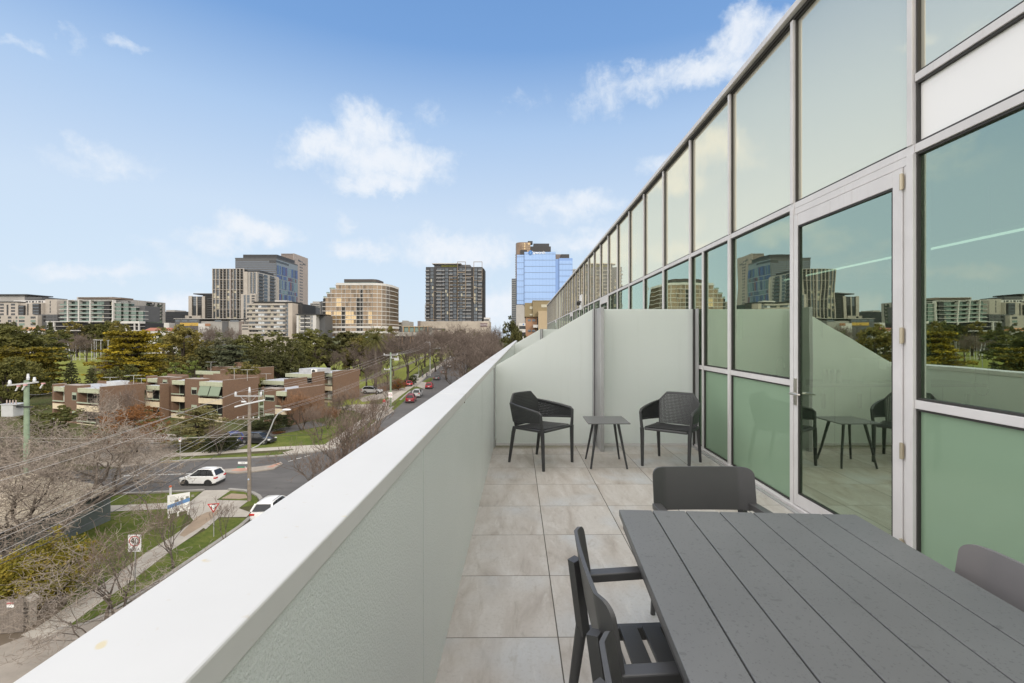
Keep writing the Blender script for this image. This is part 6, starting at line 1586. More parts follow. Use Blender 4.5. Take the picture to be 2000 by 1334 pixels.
for r in range(12):
    ya, yb = ys12[r] + .9, ys12[r + 1] - .5
    for c in range(len(cols12) - 1):
        pa, pb = cols12[c], cols12[c + 1]
        if pa < xl[r]: continue
        dark = (c == 3 and r >= 5) or (c == 6 and r >= 3) or (c == 7 and r >= 1) 
        if dark: b.win(BAL, pa + .5, pb, ya, yb, 0, .12, 'loggia'); continue
        for a_, c_ in fr(pa + .5, pb, 2):
            lit = 6 <= r <= 8 and c not in (8,) and br.random() < .9 or (r in (3, 4) and c == 2)  # panes with the golden sun glint painted on
            b.win(BRZ_GLINT if lit else (BRZ if br.random() < .7 else BRZ_D), a_ + .1, c_ - .1, ya, yb, 0)
    z0, z1 = b.z(yb), b.z(ya)
    for i in range(2, len(crv) - 1):
        (pa, ta), (pb, tb) = crv[i], crv[i + 1]; xa, xb = b.u(pa), b.u(pb); L_ = math.hypot(xb - xa, tb - ta); an = math.atan2(tb - ta, xb - xa)
        me = MB().box(.12, -.10, 0, L_ - .12, .02, z1 - z0).mesh('window', BRZ if i < 4 else BRZ_D); o = bpy.data.objects.new('window', me); COL.objects.link(o); o.parent = b.r; o.location = (xa, ta, z0); o.rotation_euler = (0, 0, an)
        if r == 0:
            o = MB().box(-.18, -.30, 0, .10, 0, b.z(556) - 0).build('mullion', WHT, b.r); o.location = (xa, ta, 0)
for c in cols12[1:]:
    top = next(r for r in range(12) if xl[r] <= c); b.box('mullion', WHT, c - .22, c + .28, ys12[top], 658, -.3, 0)
for r in range(3): b.box('balustrade', GWIN, xl[r + 1] - .5, xl[r], ys12[r + 1] - 3, ys12[r + 1] - .3, 0, .1)
b.box('dark_end', BAL, 631, 635.5, 583, 638, -.02, .6)
for k in range(3): leaf_px = 0
b.done()
# 13 beige low flats, glass block
b = Bld('apartment_block', 'low beige flats right of the curved bronze building', 755, 800, 400)
b.box('wall', CREAM, 755, 786, 629, None, 0, 15); b.box('wall', CREAM2, 786.2, 800, 628, None, -1, 15); b.box('parapet', TAN, 755, 763, 625.5, 629, 0, 8); b.box('roof_house', CREAM2, 785.5, 794, 626, 628, 0, 8); b.box('lower_wall', MGREY, 752, 786, 639.5, None, -4, -.1)
for y in (631, 636.8):
    for pa in (762, 770.5, 779): b.win(DARKW, pa, pa + 5, y, y + 2.6); b.win(YEL if y > 633 else CRW, pa, pa + 5, y + 2.7, y + 3.6, 0, .1, 'panel')
for pa in (774, 781): b.win(DARKW, pa, pa + 2.4, 642, 644.5, -4)
b.done()
# 14 dark hotel tower
b = Bld('apartment_tower', 'dark balconied tower with bronze frames rising behind a concrete podium', 830, 944, 432)
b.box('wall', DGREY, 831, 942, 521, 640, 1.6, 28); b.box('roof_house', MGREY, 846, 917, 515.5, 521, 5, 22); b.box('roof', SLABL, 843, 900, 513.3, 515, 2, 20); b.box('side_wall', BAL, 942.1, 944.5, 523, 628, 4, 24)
cols14 = [('b', 831, 838.3), ('g', 840.2, 846.2), ('b', 852, 862.5), ('b', 863, 868), ('g', 869, 875), ('b', 876.5, 884), ('g', 885, 891), ('b', 892.5, 896.5), ('g', 897, 903), ('b', 903.6, 909), ('b', 910, 920), ('g', 925.3, 931.8), ('b', 933.4, 941.4)]
for r in range(15):
    y = 524.5 + r * 7.05
    for k, pa, pb in cols14:
        if k == 'g':
            for a_, c_ in fr(pa, pb, 2): b.win(GREYW if br.random() < .9 else CRW, a_ + .15, c_ - .15, y - 1, y + 4.6, 1.55)
        else:
            b.win(DARKW if br.random() < .5 else GREYW, pa + .6, pb - .6, y - .6, y + 3.0, 1.55); b.win(fm('balcony_glass_grey', (.20, .20, .20), .3), pa, pb, y + 3.0, y + 5.0, .3, .15, 'balustrade'); b.box('balcony', DGREY, pa - .4, pb + .3, y + 5.0, y + 5.7, .1, 1.6)
BF = fm('bronze_frame', (.21, .17, .13)); fl_ = []
for pa, pb, ya, yb in ((893.2, 909.6, 511, 532), (925, 942, 511, 548), (877.3, 893.8, 539.5, 625), (846.6, 862, 568.5, 625), (909.5, 925, 539.8, 582), (893.2, 909.6, 532, 603), (924.6, 941.6, 561.5, 590), (830, 847, 595, 624)):
    fl_ += [(pa, pa + .9, ya, yb, -.25, .25), (pb - .9, pb, ya, yb, -.25, .25), (pa, pb, ya, ya + .9, -.24, .24), (pa, pb, yb - .9, yb, -.24, .24)]
for q in (fl_[i:i + 4] for i in range(0, len(fl_), 4)): b.boxes('frame', BF, q)
for y in (546.5, 553.6, 560.6, 574.7, 581.7, 588.8): b.boxes('bronze_band', fm('brown_spandrel', (.14, .10, .06)), [(877.5, 893.5, y - .9, y, -.05, .2), (893.8, 909, y + 6.2, y + 7, -.05, .2)])
b.box('roof_planting', L_OLIVE, 861, 892, 517.4, 520.5, 2.2, 4); b.done()
# 15 podium with the purple sign
b = Bld('podium_building', 'long plain concrete podium with a purple sign below the dark tower', 816, 957, 425)
b.box('wall', fm('stained_concrete', (.36, .315, .265), .8, .16, .12), 821, 955, 627.5, None, 0, 30); b.box('end_wall', PINKD, 816, 820.9, 627, None, -1, 20); b.box('upper_room', WHT, 944.5, 956, 620, 627.4, 3, 12); b.box('upper_window', DARKW, 945, 954.5, 623.2, 626, 2.5, 2.95); b.box('lower_window_band', BANDG, 837, 870, 641.5, 644, -.1, -.01)
sgn = b.box('sign_panel', mat('purple_sign', (.115, .065, .075), .5), 938.3, 952, 631.3, 637.8, -.4, -.02)
text_mesh('AVANI', 2.35, mat('sign_letter_grey', (.55, .52, .50), .5), b.r, 'lettering', (b.u(945.2), -.44, b.z(634.6)), .03); b.done()
# 16 low building with timber fins
b = Bld('low_building', 'low beige building with timber fins and green glass behind the bare trees', 768, 838, 300)
b.box('wall', fm('green_grey_glazing', (.10, .13, .12), .3), 787, 836, 638.5, 648.6, .5, 14); b.box('slab', CREAM2, 769, 839, 649, 656.5, -1, 14); b.box('roof', TAN, 786, 836.5, 637.3, 638.4, -.6, 14); b.box('lower_wall', BAL, 770, 836, 656.7, None, 1, 14)
for px in (787.5, 798.4, 808.6, 818, 828, 834.8): b.box('timber_fin', TIMB, px, px + 1.3, 638.5, 648.8, -.4, .4)
for px in (770, 785, 801, 806, 819, 833): b.box('timber_fin', TIMB, px, px + 1.2, 656.8, 672, -.5, .4)
for pa in (789.2, 800, 810.2, 819.7): b.win(GWIN, pa, pa + 7.6, 640, 648, .5)
b.done()
# 17-19 right hand towers
b = Bld('apartment_tower', 'slim grey balconied tower behind the blue glass hospital', 999, 1009, 600)
b.box('wall', MGREY, 999.4, 1010, 544, None, .8, 20)
for r in range(24):
    y = 546 + r * 3.6; b.win(GREYW, 1000, 1007.5, y, y + 1.8, .8); b.box('balcony', CREAM2, 999, 1007, y + 2, y + 2.9, -.3, .8)
b.done()
b = Bld('apartment_tower', 'bronze tower with a rounded end rising above the blue glass hospital', 1007, 1076, 640)
pr = [(b.u(px), t) for px, t in ((1007, 14), (1007.6, 8), (1009.5, 4), (1013, 1.4), (1018, 0), (1036, 0), (1036, 30), (1007, 30))]
MB().prism(pr, 0, b.z(473)).build('wall', fm('bronze_screen', (.20, .135, .09), .4, .2, .15), b.r)
b.box('plant_room', DGREY, 1042, 1073, 474.5, None, 4, 24); b.box('plant_room', mat('black_louvre', (.03, .028, .027), .6), 1030, 1076, 481, None, 1.2, 3.9); b.box('plant_room', DGREY, 1031, 1040.5, 469, 474, 6, 16); b.box('terrace_wall', MATS['black_louvre'], 1016, 1029.8, 488.5, None, -1, -.05)
for r in range(5):
    for c in range(7): b.win(BRZ if br.random() < .85 else BRZ_GLINT, 1019 + c * 2.4, 1021 + c * 2.4, 474.5 + r * 4.6, 478 + r * 4.6, 0)
for r in range(30): b.box('balcony', CREAM2, 1006.3, 1008, 494.5 + r * 4.7, 496.5 + r * 4.7, 10, 14)
b.done()
b = Bld('hospital_building', 'blue mirror glass hospital tower with a round blue logo sign', 1008, 1119, 480)
b.box('wall', BLUEG2, 1009.3, 1023.5, 497, 594.5, 2, 30); b.box('wall', BLUEG2, 1024, 1085, 492, 596, 0, 30); b.box('wall', BLUEG2, 1085.2, 1092, 505, 600, 3, 30); b.box('wall', BLUEG2, 1092.2, 1118.5, 503.8, 600, 1, 30)
b.box('base', fm('hospital_concrete', (.38, .36, .34)), 1008, 1026, 595, None, 1.5, 30); b.box('base', fm('hospital_concrete', (.38, .36, .34)), 1026.2, 1118, 596.2, None, .5, 30)
rows_m = [492.3, 496.2, 508.2, 520.4, 532.6, 545, 557.4, 570.8, 584, 596]
for i in range(len(rows_m) - 1):
    b.box('floor_band', BANDG, 1023.8, 1085.1, rows_m[i + 1] - .45, rows_m[i + 1] + .1, -.12, .3)
    ed = [1024.3, 1027, 1033.5, 1040.5, 1046.5, 1053.5, 1060, 1066.8, 1073, 1079.5, 1084.8]
    for a_, c_ in zip(ed[:-1], ed[1:]): b.win(BLUEG, a_ + .12, c_ - .12, rows_m[i] + .15, rows_m[i + 1] - .5, 0, .06)
for i, y in enumerate((497, 501, 512.6, 524.6, 536.3, 548.2, 560, 573.5, 586.5)):
    y2 = (501, 512.6, 524.6, 536.3, 548.2, 560, 573.5, 586.5, 594)[i]
    b.box('floor_band', BANDG, 1009.1, 1023.6, y2 - .3, y2 + .2, 1.85, 2.2)
    for a_, c_ in fr(1009.6, 1023.3, 3): b.win(BLUEG, a_ + .12, c_ - .12, y + .2, y2 - .35, 2, .06)
for i in range(8):
    y = 504.2 + i * 11.6
    for a_, c_ in fr(1092.6, 1118.2, 4): b.win(BLUEG, a_ + .12, c_ - .12, y + (4.6 if i == 0 else .5), y + 11.1, 1, .06)
    b.win(BLUEG2, 1085.6, 1091.6, y + 2, y + 11.1, 3, .06); b.box('floor_band', BANDG, 1092, 1118.6, y + 11.2, y + 11.75, .85, 1.2)
b.box('roof_plant', PINKD, 1085, 1113, 494, 503.6, 8, 22); b.box('roof_plant', MATS['black_louvre'], 1097, 1113, 494.5, 503, 6, 7.9)
lg = MB(); nn = 28; rl = 4.1 / F * 480; vs = [(rl * math.cos(2 * math.pi * k / nn), y, rl * 1.1 * math.sin(2 * math.pi * k / nn)) for y in (-.9, -.3) for k in range(nn)]
lg.add(vs, [tuple(reversed(range(nn))), tuple(range(nn, 2 * nn))] + [(k, (k + 1) % nn, nn + (k + 1) % nn, nn + k) for k in range(nn)]); lo = lg.build('logo_disc', mat('logo_blue', (.05, .16, .42), .4), b.r); lo.location = (b.u(1036.2), 0, b.z(493.8)); lo.data.flip_normals()
sw = MB(); sw.tube([(-.3, -.95, -1.9), (-.1, -.95, -.4), (.5, -.95, .5), (1.3, -.95, 1.0)], [.25, .35, .3, .1], 6).tube([(-.1, -.95, -.3), (-.9, -.95, .5), (-1.4, -.95, .4)], [.3, .25, .1], 6); so = sw.build('logo_mark', mat('logo_light', (.20, .38, .62), .4), b.r); so.location = lo.location
text_mesh('Epworth', 4.1, SIGNW, b.r, 'lettering', (b.u(1051.6), -.5, b.z(493.6)), .15)
b.done()
b = Bld('hospital_annex', 'low pale hospital annex with a small blue logo strip beside the evergreen', 1013, 1027, 300)
b.box('wall', WHT, 1013.5, 1040, 631, None, 0, 10); b.box('window_strip', DARKW, 1014, 1027, 636.5, 642.5, -.15, -.01); b.box('window_strip', DARKW, 1016, 1027, 649, 656.5, -.15, -.01)
lo2 = MB().lathe([(.45, 0), (.45, .1)], 18).build('logo_disc', mat('logo_blue', (.05, .16, .42), .4), b.r); lo2.rotation_euler = (R(90), 0, 0); lo2.location = (b.u(1022.3), -.02, b.z(633.6)); b.done()
b = Bld('office_tower', 'far grey tower top peeping above the facade edge', 1117, 1135, 600); b.box('wall', CREAM2, 1117.5, 1140, 525.5, None, 0, 20)
for r in range(4): b.win(GREYW, 1119, 1128, 528 + r * 4, 530 + r * 4)
b.done()
# 20 ochre and brick building at the end of the facade
b = Bld('office_building', 'ochre clad and orange brick building beyond the end of the glass facade', 1025, 1076, 150)
b.box('wall', ORB, 1027, 1049, 618, None, 1, 14); b.box('upper_wall', OCHRE, 1025, 1040, 591.5, 618.5, .2, 14); b.box('upper_wall', OCHRE, 1040.2, 1082, 587.5, 618.5, -.3, 14); b.box('roof', SLABL, 1040, 1082, 586.5, 587.4, -.5, 13); b.box('stair_tower', TAN, 1051, 1070, 608, None, -2.2, -.4); b.box('canopy', WHT, 1041, 1072, 634.5, 640, -1.6, .9); b.box('recess', DARKW, 1049.2, 1082, 618.6, None, 2, 3)
for pa, pb, ya, yb, t in ((1034.5, 1040, 598.5, 603.5, .2), (1057, 1068, 594.8, 600.5, -.3), (1034.5, 1040, 613, 616, .2)): b.win(CRW, pa, pb, ya, yb, t, .12)
for y in (623.5, 644):
    for pa in (1031, 1039.5): b.win(GREYW, pa, pa + 6, y, y + 4, 1)
b.done()
# small roofs among the trees
def hut(label, pa, pb, yr, ye, Y, rc):
    b = Bld('house', label, pa, pb, Y, 'house'); w = b.W; ze, zr = b.z(ye), b.z(yr)
    MB().box(0, 0, 0, w, 8, ze).build('wall', WHT, b.r); MB().add([(-.4, -.4, ze), (w + .4, -.4, ze), (w + .4, 8.4, ze), (-.4, 8.4, ze), (.8, 4, zr), (w - .8, 4, zr)], [(0, 1, 5, 4), (1, 2, 5), (2, 3, 4, 5), (3, 0, 4), (3, 2, 1, 0)]).build('roof', mat(rc + '_tiles', {'orange': (.42, .20, .09), 'red': (.28, .10, .06)}[rc], .7), b.r); return b.r
hut('small house with an orange tiled roof among the far left trees', 35, 65, 639, 645, 290, 'orange'); hut('small house with a red roof behind the tall golden cypress', 281, 330, 640, 646, 300, 'red')

# ================================================================ brick flats
BRICK = bpy.data.materials.new('brown_brick'); BRICK.use_nodes = True
T = NT(BRICK.node_tree); bs = T.n['Principled BSDF']; tcx = T.add('ShaderNodeTexCoord')
sx_, sy_, sz_ = T.sep(tcx.outputs['Object'])
bk = T.add('ShaderNodeTexBrick'); T.l.new(T.comb(T.m('ADD', sx_, sy_), sz_, 0.0), bk.inputs['Vector'])
bk.inputs['Color1'].default_value = (.158, .090, .052, 1); bk.inputs['Color2'].default_value = (.118, .066, .040, 1); bk.inputs['Mortar'].default_value = (.17, .125, .095, 1); bk.inputs['Scale'].default_value = 1.0
bk.inputs['Brick Width'].default_value = .24; bk.inputs['Row Height'].default_value = .086; bk.inputs['Mortar Size'].default_value = .008
nb = T.noise(tcx.outputs['Object'], .5, 5.0, .6); T.l.new(T.mix(T.m('MULTIPLY', T.smooth(nb, .4, .75), .45), bk.outputs['Color'], (.165, .095, .06)), bs.inputs['Base Color']); bs.inputs['Roughness'].default_value = .9
PGRN = mat('pale_green_boards', (.40, .42, .30), .7, vary=.08, vscale=2); PGRN2 = mat('pale_green_frame', (.34, .38, .29), .6); CRP = mat('cream_spandrel', (.60, .51, .36), .7, vary=.06, vscale=2); ROOFG = mat('grey_sheet_roof', (.38, .385, .40), .5, vary=.14, vscale=1.2); GBL = mat('green_blind', (.20, .25, .18), .8); CURT = mat('white_curtain', (.62, .60, .54), .8); CAPB = mat('parapet_cap', (.30, .25, .21), .6)
TH = R(-19.3); DX = Vector((math.cos(TH), math.sin(TH))); DV = Vector((-math.sin(TH), math.cos(TH)))
SHG = mat('shaded_glazing', (.02, .021, .02), .35, 0, .25)
class Flats:
    def __init__(s, label, cpx, cpy, Y, endpx=None, L=7.0):
        s.c = Vector((X(cpx, Y), Y)); s.zt = Z(cpy, Y); k = (endpx - VX) / F if endpx else 0
        s.L = (k * Y - s.c.x) / (DV.x - k * DV.y) if endpx else L
        s.r = thing('brick_flats', label, 'brick flats', (s.c.x, Y, 0), TH)
    def s(s, px): k = (px - VX) / F; return (k * s.c.y - s.c.x) / (DX.x - k * DX.y)
    def zz(s, px, py): return Z(py, s.c.y + s.s(px) * DX.y)
    def box(s, name, m, a, y0, z0, c, y1, z1, bevel=0): return MB().box(a, y0, z0, c, y1, z1).build(name, m, s.r, bevel=bevel)
    def sidewall(s):
        s.box('wall', BRICK, -.28, 0, -.5, 0, s.L, s.zt); s.box('parapet_cap', CAPB, -.30, -.02, s.zt + .001, .02, s.L + .02, s.zt + .05)
    def body(s, xl, drop=.5, y0=1.7):
        s.box('wall', BRICK, xl, y0, -.5, -.29, s.L, s.zt - drop); s.box('roof', ROOFG, xl + .02, .25, s.zt - drop + .002, -.285, s.L - .02, s.zt - drop + .10)
    def balcony(s, pl, pr, blind=None, glass='dark', drop=.35):
        xl, xr = s.s(pl), (s.s(pr) if pr else -.30); zf = s.zt - drop
        f = MB()
        for i in range(4): f.box(xl, -.10 - .02 * (i % 2), zf - .72 + .18 * i, xr, .24, zf - .72 + .18 * i + .178)
        f.build('fascia', PGRN, s.r)
        z = zf - .73; n = 0
        while z > 1.2 and n < 3:
            gl = {'dark': SHG, 'white': CURT}[glass]
            wq = s.box('window', gl, xl + .05, 1.2, z - 2.0, xr - .02, 1.28, z - .05); w_ = (xr - xl)
            fq = MB()
            for q in (0.0, .48, .97): fq.box(xl + .05 + q * (w_ - .1), 1.14, z - 2.0, xl + .05 + q * (w_ - .1) + .07, 1.199, z - .05)
            fq.build('frame', PGRN2, wq)
            s.box('spandrel', CRP, xl - .15, -.15, z - 2.95, xr - .03, .05, z - 2.05); s.box('balcony_floor', CREAM2, xl, .055, z - 2.6, xr, 1.65, z - 2.4); s.box('rail', PGRN2, xl - .15, -.18, z - 1.72, xr - .03, -.10, z - 1.52)
            if blind and n == 0:
                for i in range(2):
                    a = xl + .1 + i * w_ * .49; MB().add([(a, -.05, z), (a + w_ * .45, -.05, z), (a + w_ * .45, -.55, z - 1.5), (a, -.55, z - 1.5), (a, -.02, z), (a + w_ * .45, -.02, z), (a + w_ * .45, -.52, z - 1.52), (a, -.52, z - 1.52)], [(0, 1, 2, 3)[::-1], (4, 5, 6, 7), (0, 4, 5, 1), (2, 6, 7, 3), (1, 5, 6, 2), (3, 7, 4, 0)]).build('blind', GBL, s.r)
            z -= 3.0; n += 1
    def pier(s, pl, pr, w=None, top=0.0):
        xl, xr = s.s(pl), s.s(pr); s.box('wall', BRICK, xl, 0, -.5, xr, 1.69, s.zt - top)
        s.box('parapet_cap', CAPB, xl - .02, -.02, s.zt - top + .001, xr + .02, 1.7, s.zt - top + .05)
        if w:
            a, c = s.s(w[0]), s.s(w[1]); z1, z0 = s.zz(w[0], w[2]), s.zz(w[0], w[3])
            for n in range(2):
                wq = s.box('window', GLS, a, -.015, z0 - 3 * n, c, .02, z1 - 3 * n); h = (z1 - z0)
                fq = MB()
                for q in ((a - .06, c + .06, z1 - h * .32, z1 + .06), (a - .06, c + .06, z0 - .06, z0), (a - .06, a, z0, z1), (c, c + .06, z0, z1)): fq.box(q[0], -.04, q[2] - 3 * n, q[1], -.016, q[3] - 3 * n)
                fq.build('frame', PGRN2, wq)
    def slot(s, pl, pr):
        xl, xr = s.s(pl), s.s(pr); s.box('stair_well', BAL, xl, .9, -.5, xr, 1.69, s.zt - .6)
        f = MB(); f.box(xl, .0, -.2, xl + .10, .1, s.zt - .5); f.box(xr - .1, .0, -.2, xr, .1, s.zt - .5); f.build('frame', PGRN2, s.r)
        for n in range(3): s.box('landing', PGRN2, xl + .1, .1, s.zt - 3.2 - 2.9 * n, xr - .1, .8, s.zt - 2.9 - 2.9 * n)
def rear_parapet(f, xl, dz=.0): 
    f.box('parapet', BRICK, xl, f.L, f.zt - 1.2, 0, f.L + .25, f.zt + dz)
f = Flats('leftmost brick flats with a large plain brick end wall and cream balcony fronts', 196.7, 756, 74, 282.4); xl = f.s(102); f.sidewall(); f.body(f.s(105)); f.balcony(153, None); f.pier(126, 152.8, (141.5, 149.5, 767, 780.5)); f.balcony(106, 125.8, glass='white'); f.pier(102, 105.8); rear_parapet(f, xl, .05)
f.box('roof_unit', mat('roof_light', (.45, .46, .47), .5), -6.2, 4.2, f.zt - .4, -3.6, 6.2, f.zt + .35); f.box('chimney', BRICK, -1.9, 5.0, f.zt - .4, -1.2, 5.8, f.zt + .25)
f = Flats('middle brick flats with a long plain end wall and drooping green blinds', 437, 743, 77, 504.5); f.sidewall(); f.body(f.s(333)); f.balcony(390.5, None, blind=True); f.pier(361, 390.2, (374.5, 384.5, 757, 769.5)); f.balcony(337, 360.8); f.pier(331.5, 336.8); rear_parapet(f, f.s(345), .35); f.box('upper_parapet', BRICK, f.s(368), 2.6, f.zt - .4, f.s(420), 2.9, f.zt + .55); f.box('chimney', BRICK, -4.2, 4.4, f.zt - .4, -1.4, 5.2, f.zt + .35)
f = Flats('front right brick flats with a wide plain end wall behind rusty bare twigs', 563, 761, 74, 632.5); f.sidewall(); f.body(f.s(506)); f.balcony(540.2, None); f.pier(515.5, 540, (518, 535.5, 772, 782)); f.slot(505, 515.3); rear_parapet(f, f.s(515), .0); f.box('upper_parapet', BRICK, -2.9, 5.0, f.zt - .4, -.4, 5.3, f.zt + .55)
f = Flats('far right brick flats with white curtained windows next to the park lawn', 651, 725.7, 97, 702); f.sidewall(); f.body(f.s(604)); f.balcony(632, None, glass='white'); f.pier(610.5, 631.8, (613, 627.5, 736.5, 744)); f.slot(603.5, 610.3); rear_parapet(f, f.s(632), .0)
f = Flats('rear left brick flats with pale green boards behind the middle flats', 330, 737, 87, 366); f.sidewall(); f.body(f.s(286)); f.pier(307.5, 329, (318.5, 326.5, 742, 754)); f.balcony(289, 307.3, glass='white'); f.pier(285.5, 288.8); rear_parapet(f, f.s(290), .25)
f = Flats('low linking flats with a pale green edge right of the leftmost brick flats', 314, 750, 79.5, 330); f.sidewall(); f.body(f.s(283)); f.balcony(283.5, None)
f = Flats('recessed brick flats with a pale green roof edge between the middle and front flats', 557, 741, 85, 600); f.sidewall(); f.body(f.s(506)); f.balcony(507, None)
f = Flats('brick flats carrying a white air conditioner on the roof', 611, 727.5, 92, 634); f.sidewall(); f.body(f.s(557)); f.balcony(558, None); f.box('roof_upstand', ROOFG, -5.0, 1.5, f.zt - .4, -.5, 5.5, f.zt + .55)
fa = f
f = Flats('rearmost brick flats with a small chimney behind the rounded tree', 500, 718.5, 112, 535); f.sidewall(); f.body(f.s(408)); f.pier(405, 499, None); f.box('chimney', BRICK, f.s(440), 2.5, f.zt - .4, f.s(450), 3.6, f.zt + 1.0)
f = Flats('brick flats with a pale green upper storey behind the middle flats', 432, 722.5, 96, 440); f.sidewall(); f.body(f.s(382)); f.balcony(383, None)
ac = thing('air_conditioner', 'white box air conditioner on the roof of the far brick flats', 'air conditioner', (fa.c.x - .35 + 0 * 1, 92 + 1.4, fa.zt - .38))
az_ = fa.zt - .38
MB().box(-.55, -.2, .12, .55, .25, .95).build('casing', mat('casing_white', (.68, .68, .66), .5), ac, bevel=.02); MB().lathe([(.34, 0), (.34, .02)], 18).build('fan_grille', SIGNB, ac); g_ = [c for c in kids(ac) if c.name.startswith('fan')][0]; g_.rotation_euler = (R(90), 0, 0); g_.location = (-.05, -.205, .53)
for x in (-.4, .4): MB().box(x - .04, -.2, 0, x + .04, .25, .119).build('foot', GALV, ac)
# roof aerials
AER = mat('aerial_grey', (.42, .42, .40), .5)
for i, (px, pb, pt, Y, w, lab) in enumerate(((215, 756, 737, 77, 30, 'left'), (261, 750, 733, 79, 34, 'tall'), (276, 752, 739, 80, 20, 'short'), (412, 722, 707, 95, 20, 'rear'), (457.5, 741, 719, 80, 22, 'middle'), (483, 738, 722, 81, 26, 'right'), (520, 742, 730, 86, 20, 'far right'))):
    p0 = at(px, pb, Y); h = Z(pt, Y) - p0.z
    t = thing('roof_aerial', lab + ' television aerial standing on the brick flats roofs', 'aerial', p0, 0, 'television aerials on the flats')
    MB().tube([(0, 0, -.5), (0, 0, h)], .03, 6).build('mast', AER, t); hw_ = w / F * Y / 2
    m = MB().tube([(-hw_, .15, h - .05), (hw_, -.15, h + .03)], .022, 5)
    for q in range(7): x = -hw_ + 2 * hw_ * (q + .5) / 7; m.tube([(x, -.45, h), (x, .45, h)], .012, 4)
    m.build('elements', AER, t)
# low brick garden wall by the driveway
a0, a1 = gp(738, 768), gp(800, 750)
gw = MB().beam((0, 0, .55), (a1 - a0) * .72 + Vector((0, 0, .55)), .25, 1.5).build('garden_wall', BRICK); gw.location = a0; tag(gw, 'low brown brick garden wall beside the driveway of the silver car', 'wall')
# shed with corrugated cream roof
sh = thing('shed', 'grey shed with a long cream corrugated roof at the left edge below the bare trees', 'shed', (-33.5, 28.5, 0))
tin = mat('grey_green_boards', (.125, .145, .14), .7, vary=.1, vscale=2)
MB().box(-14, -6, 0, 0, 9.3, 2.45).build('wall', tin, sh)
m = MB(); pit = .30; nC = int(15.9 / pit)
for i in range(nC):
    y0 = -6.3 + pit * i; pr_ = [(0, 0), (.17, 0), (.195, .055), (.275, .055), (.30, 0)]
    for (xa, za), (xb, zb) in (((.35, 2.48), (-7, 3.75)), ((-7, 3.75), (-14.3, 2.48))):
        up_ = [(x, y0 + q, z + h) for x, z in ((xa, za), (xb, zb)) for q, h in pr_]
        m.add(up_, [(k, k + 1, k + 6, k + 5) for k in range(4)])
        m.add([(xa, y0, za - .03), (xa, y0 + pit, za - .03), (xb, y0 + pit, zb - .03), (xb, y0, zb - .03)], [(3, 2, 1, 0)])
m.build('roof', mat('cream_corrugated', (.44, .385, .30), .6, vary=.15, vscale=.8), sh)
for sgn_ in (1,): MB().add([(0.0, 9.305, 2.4), (-7, 9.305, 3.68), (-14, 9.305, 2.4), (0, 9.2, 2.4), (-7, 9.2, 3.68), (-14, 9.2, 2.4)], [(0, 2, 1)[::-1], (3, 4, 5), (0, 1, 4, 3), (1, 2, 5, 4), (2, 0, 3, 5)]).build('gable', tin, sh)
MB().box(.36, -6.3, 2.33, .46, 9.6, 2.47).build('gutter', SIGNB, sh)
# wooden fence with a small sign, letterbox
f0 = gp(-12, 1240); f1 = gp(42, 1236)
fe = thing('wooden_fence', 'weathered paling fence with a small red and white sign at the lower left', 'fence', f0, math.atan2(f1.y - f0.y, f1.x - f0.x)); Lf = (f1 - f0).length
m = MB(); q = 0; r_ = random.Random(3)
while q < Lf: m.box(q, -.012 - .004 * (int(q * 10) % 2), .05, q + .105, .012, 1.75 + r_.uniform(-.03, .03)); q += .11
FEN = mat('grey_palings', (.17, .145, .125), .9, vary=.25, vscale=6); m.build('palings', FEN, fe)
for q in (.1, Lf - .1): MB().box(q - .05, .03, 0, q + .05, .13, 1.8).build('post', FEN, fe)
MB().box(0, .013, 1.3, Lf, .05, 1.39).box(0, .013, .4, Lf, .05, .49).build('rail', FEN, fe)
sgx = Lf * .48; MB().box(sgx, -.03, 1.32, sgx + .32, -.018, 1.62).build('sign_plate', SIGNW, fe); MB().box(sgx, -.034, 1.50, sgx + .32, -.0305, 1.60).build('sign_stripe', mat('faded_red', (.35, .13, .12), .6), fe)
lb = thing('letterbox', 'pale stone letterbox behind the paling fence', 'letterbox', gp(37, 1232) + Vector((0, .5, 0)))
MB().box(-.22, -.18, 0, .22, .18, 1.3).build('pillar', CREAM, lb, bevel=.02); MB().add([(-.3, -.25, 1.301), (.3, -.25, 1.301), (.3, .25, 1.301), (-.3, .25, 1.301), (0, -.25, 1.55), (0, .25, 1.55)], [(3, 2, 1, 0), (0, 1, 4), (2, 3, 5), (1, 2, 5, 4), (3, 0, 4, 5)]).build('roof', CREAM, lb); MB().box(-.12, -.19, .95, .12, -.181, 1.01).build('slot', SIGNB, lb)
# bins and cabinet
cb = gp(812.5, 742); c_ = thing('utility_cabinet', 'pale grey utility cabinet beside the footpath near the walkers', 'cabinet', cb)
MB().box(-.7, -.4, 0, .7, .4, 1.5).build('body', mat('cabinet_grey', (.42, .42, .39), .5), c_, bevel=.03); MB().box(-.74, -.44, 1.501, .74, .44, 1.58).build('lid', GALV, c_); MB().box(-.02, -.415, .1, .02, -.401, 1.4).build('door_gap', SIGNB, c_)
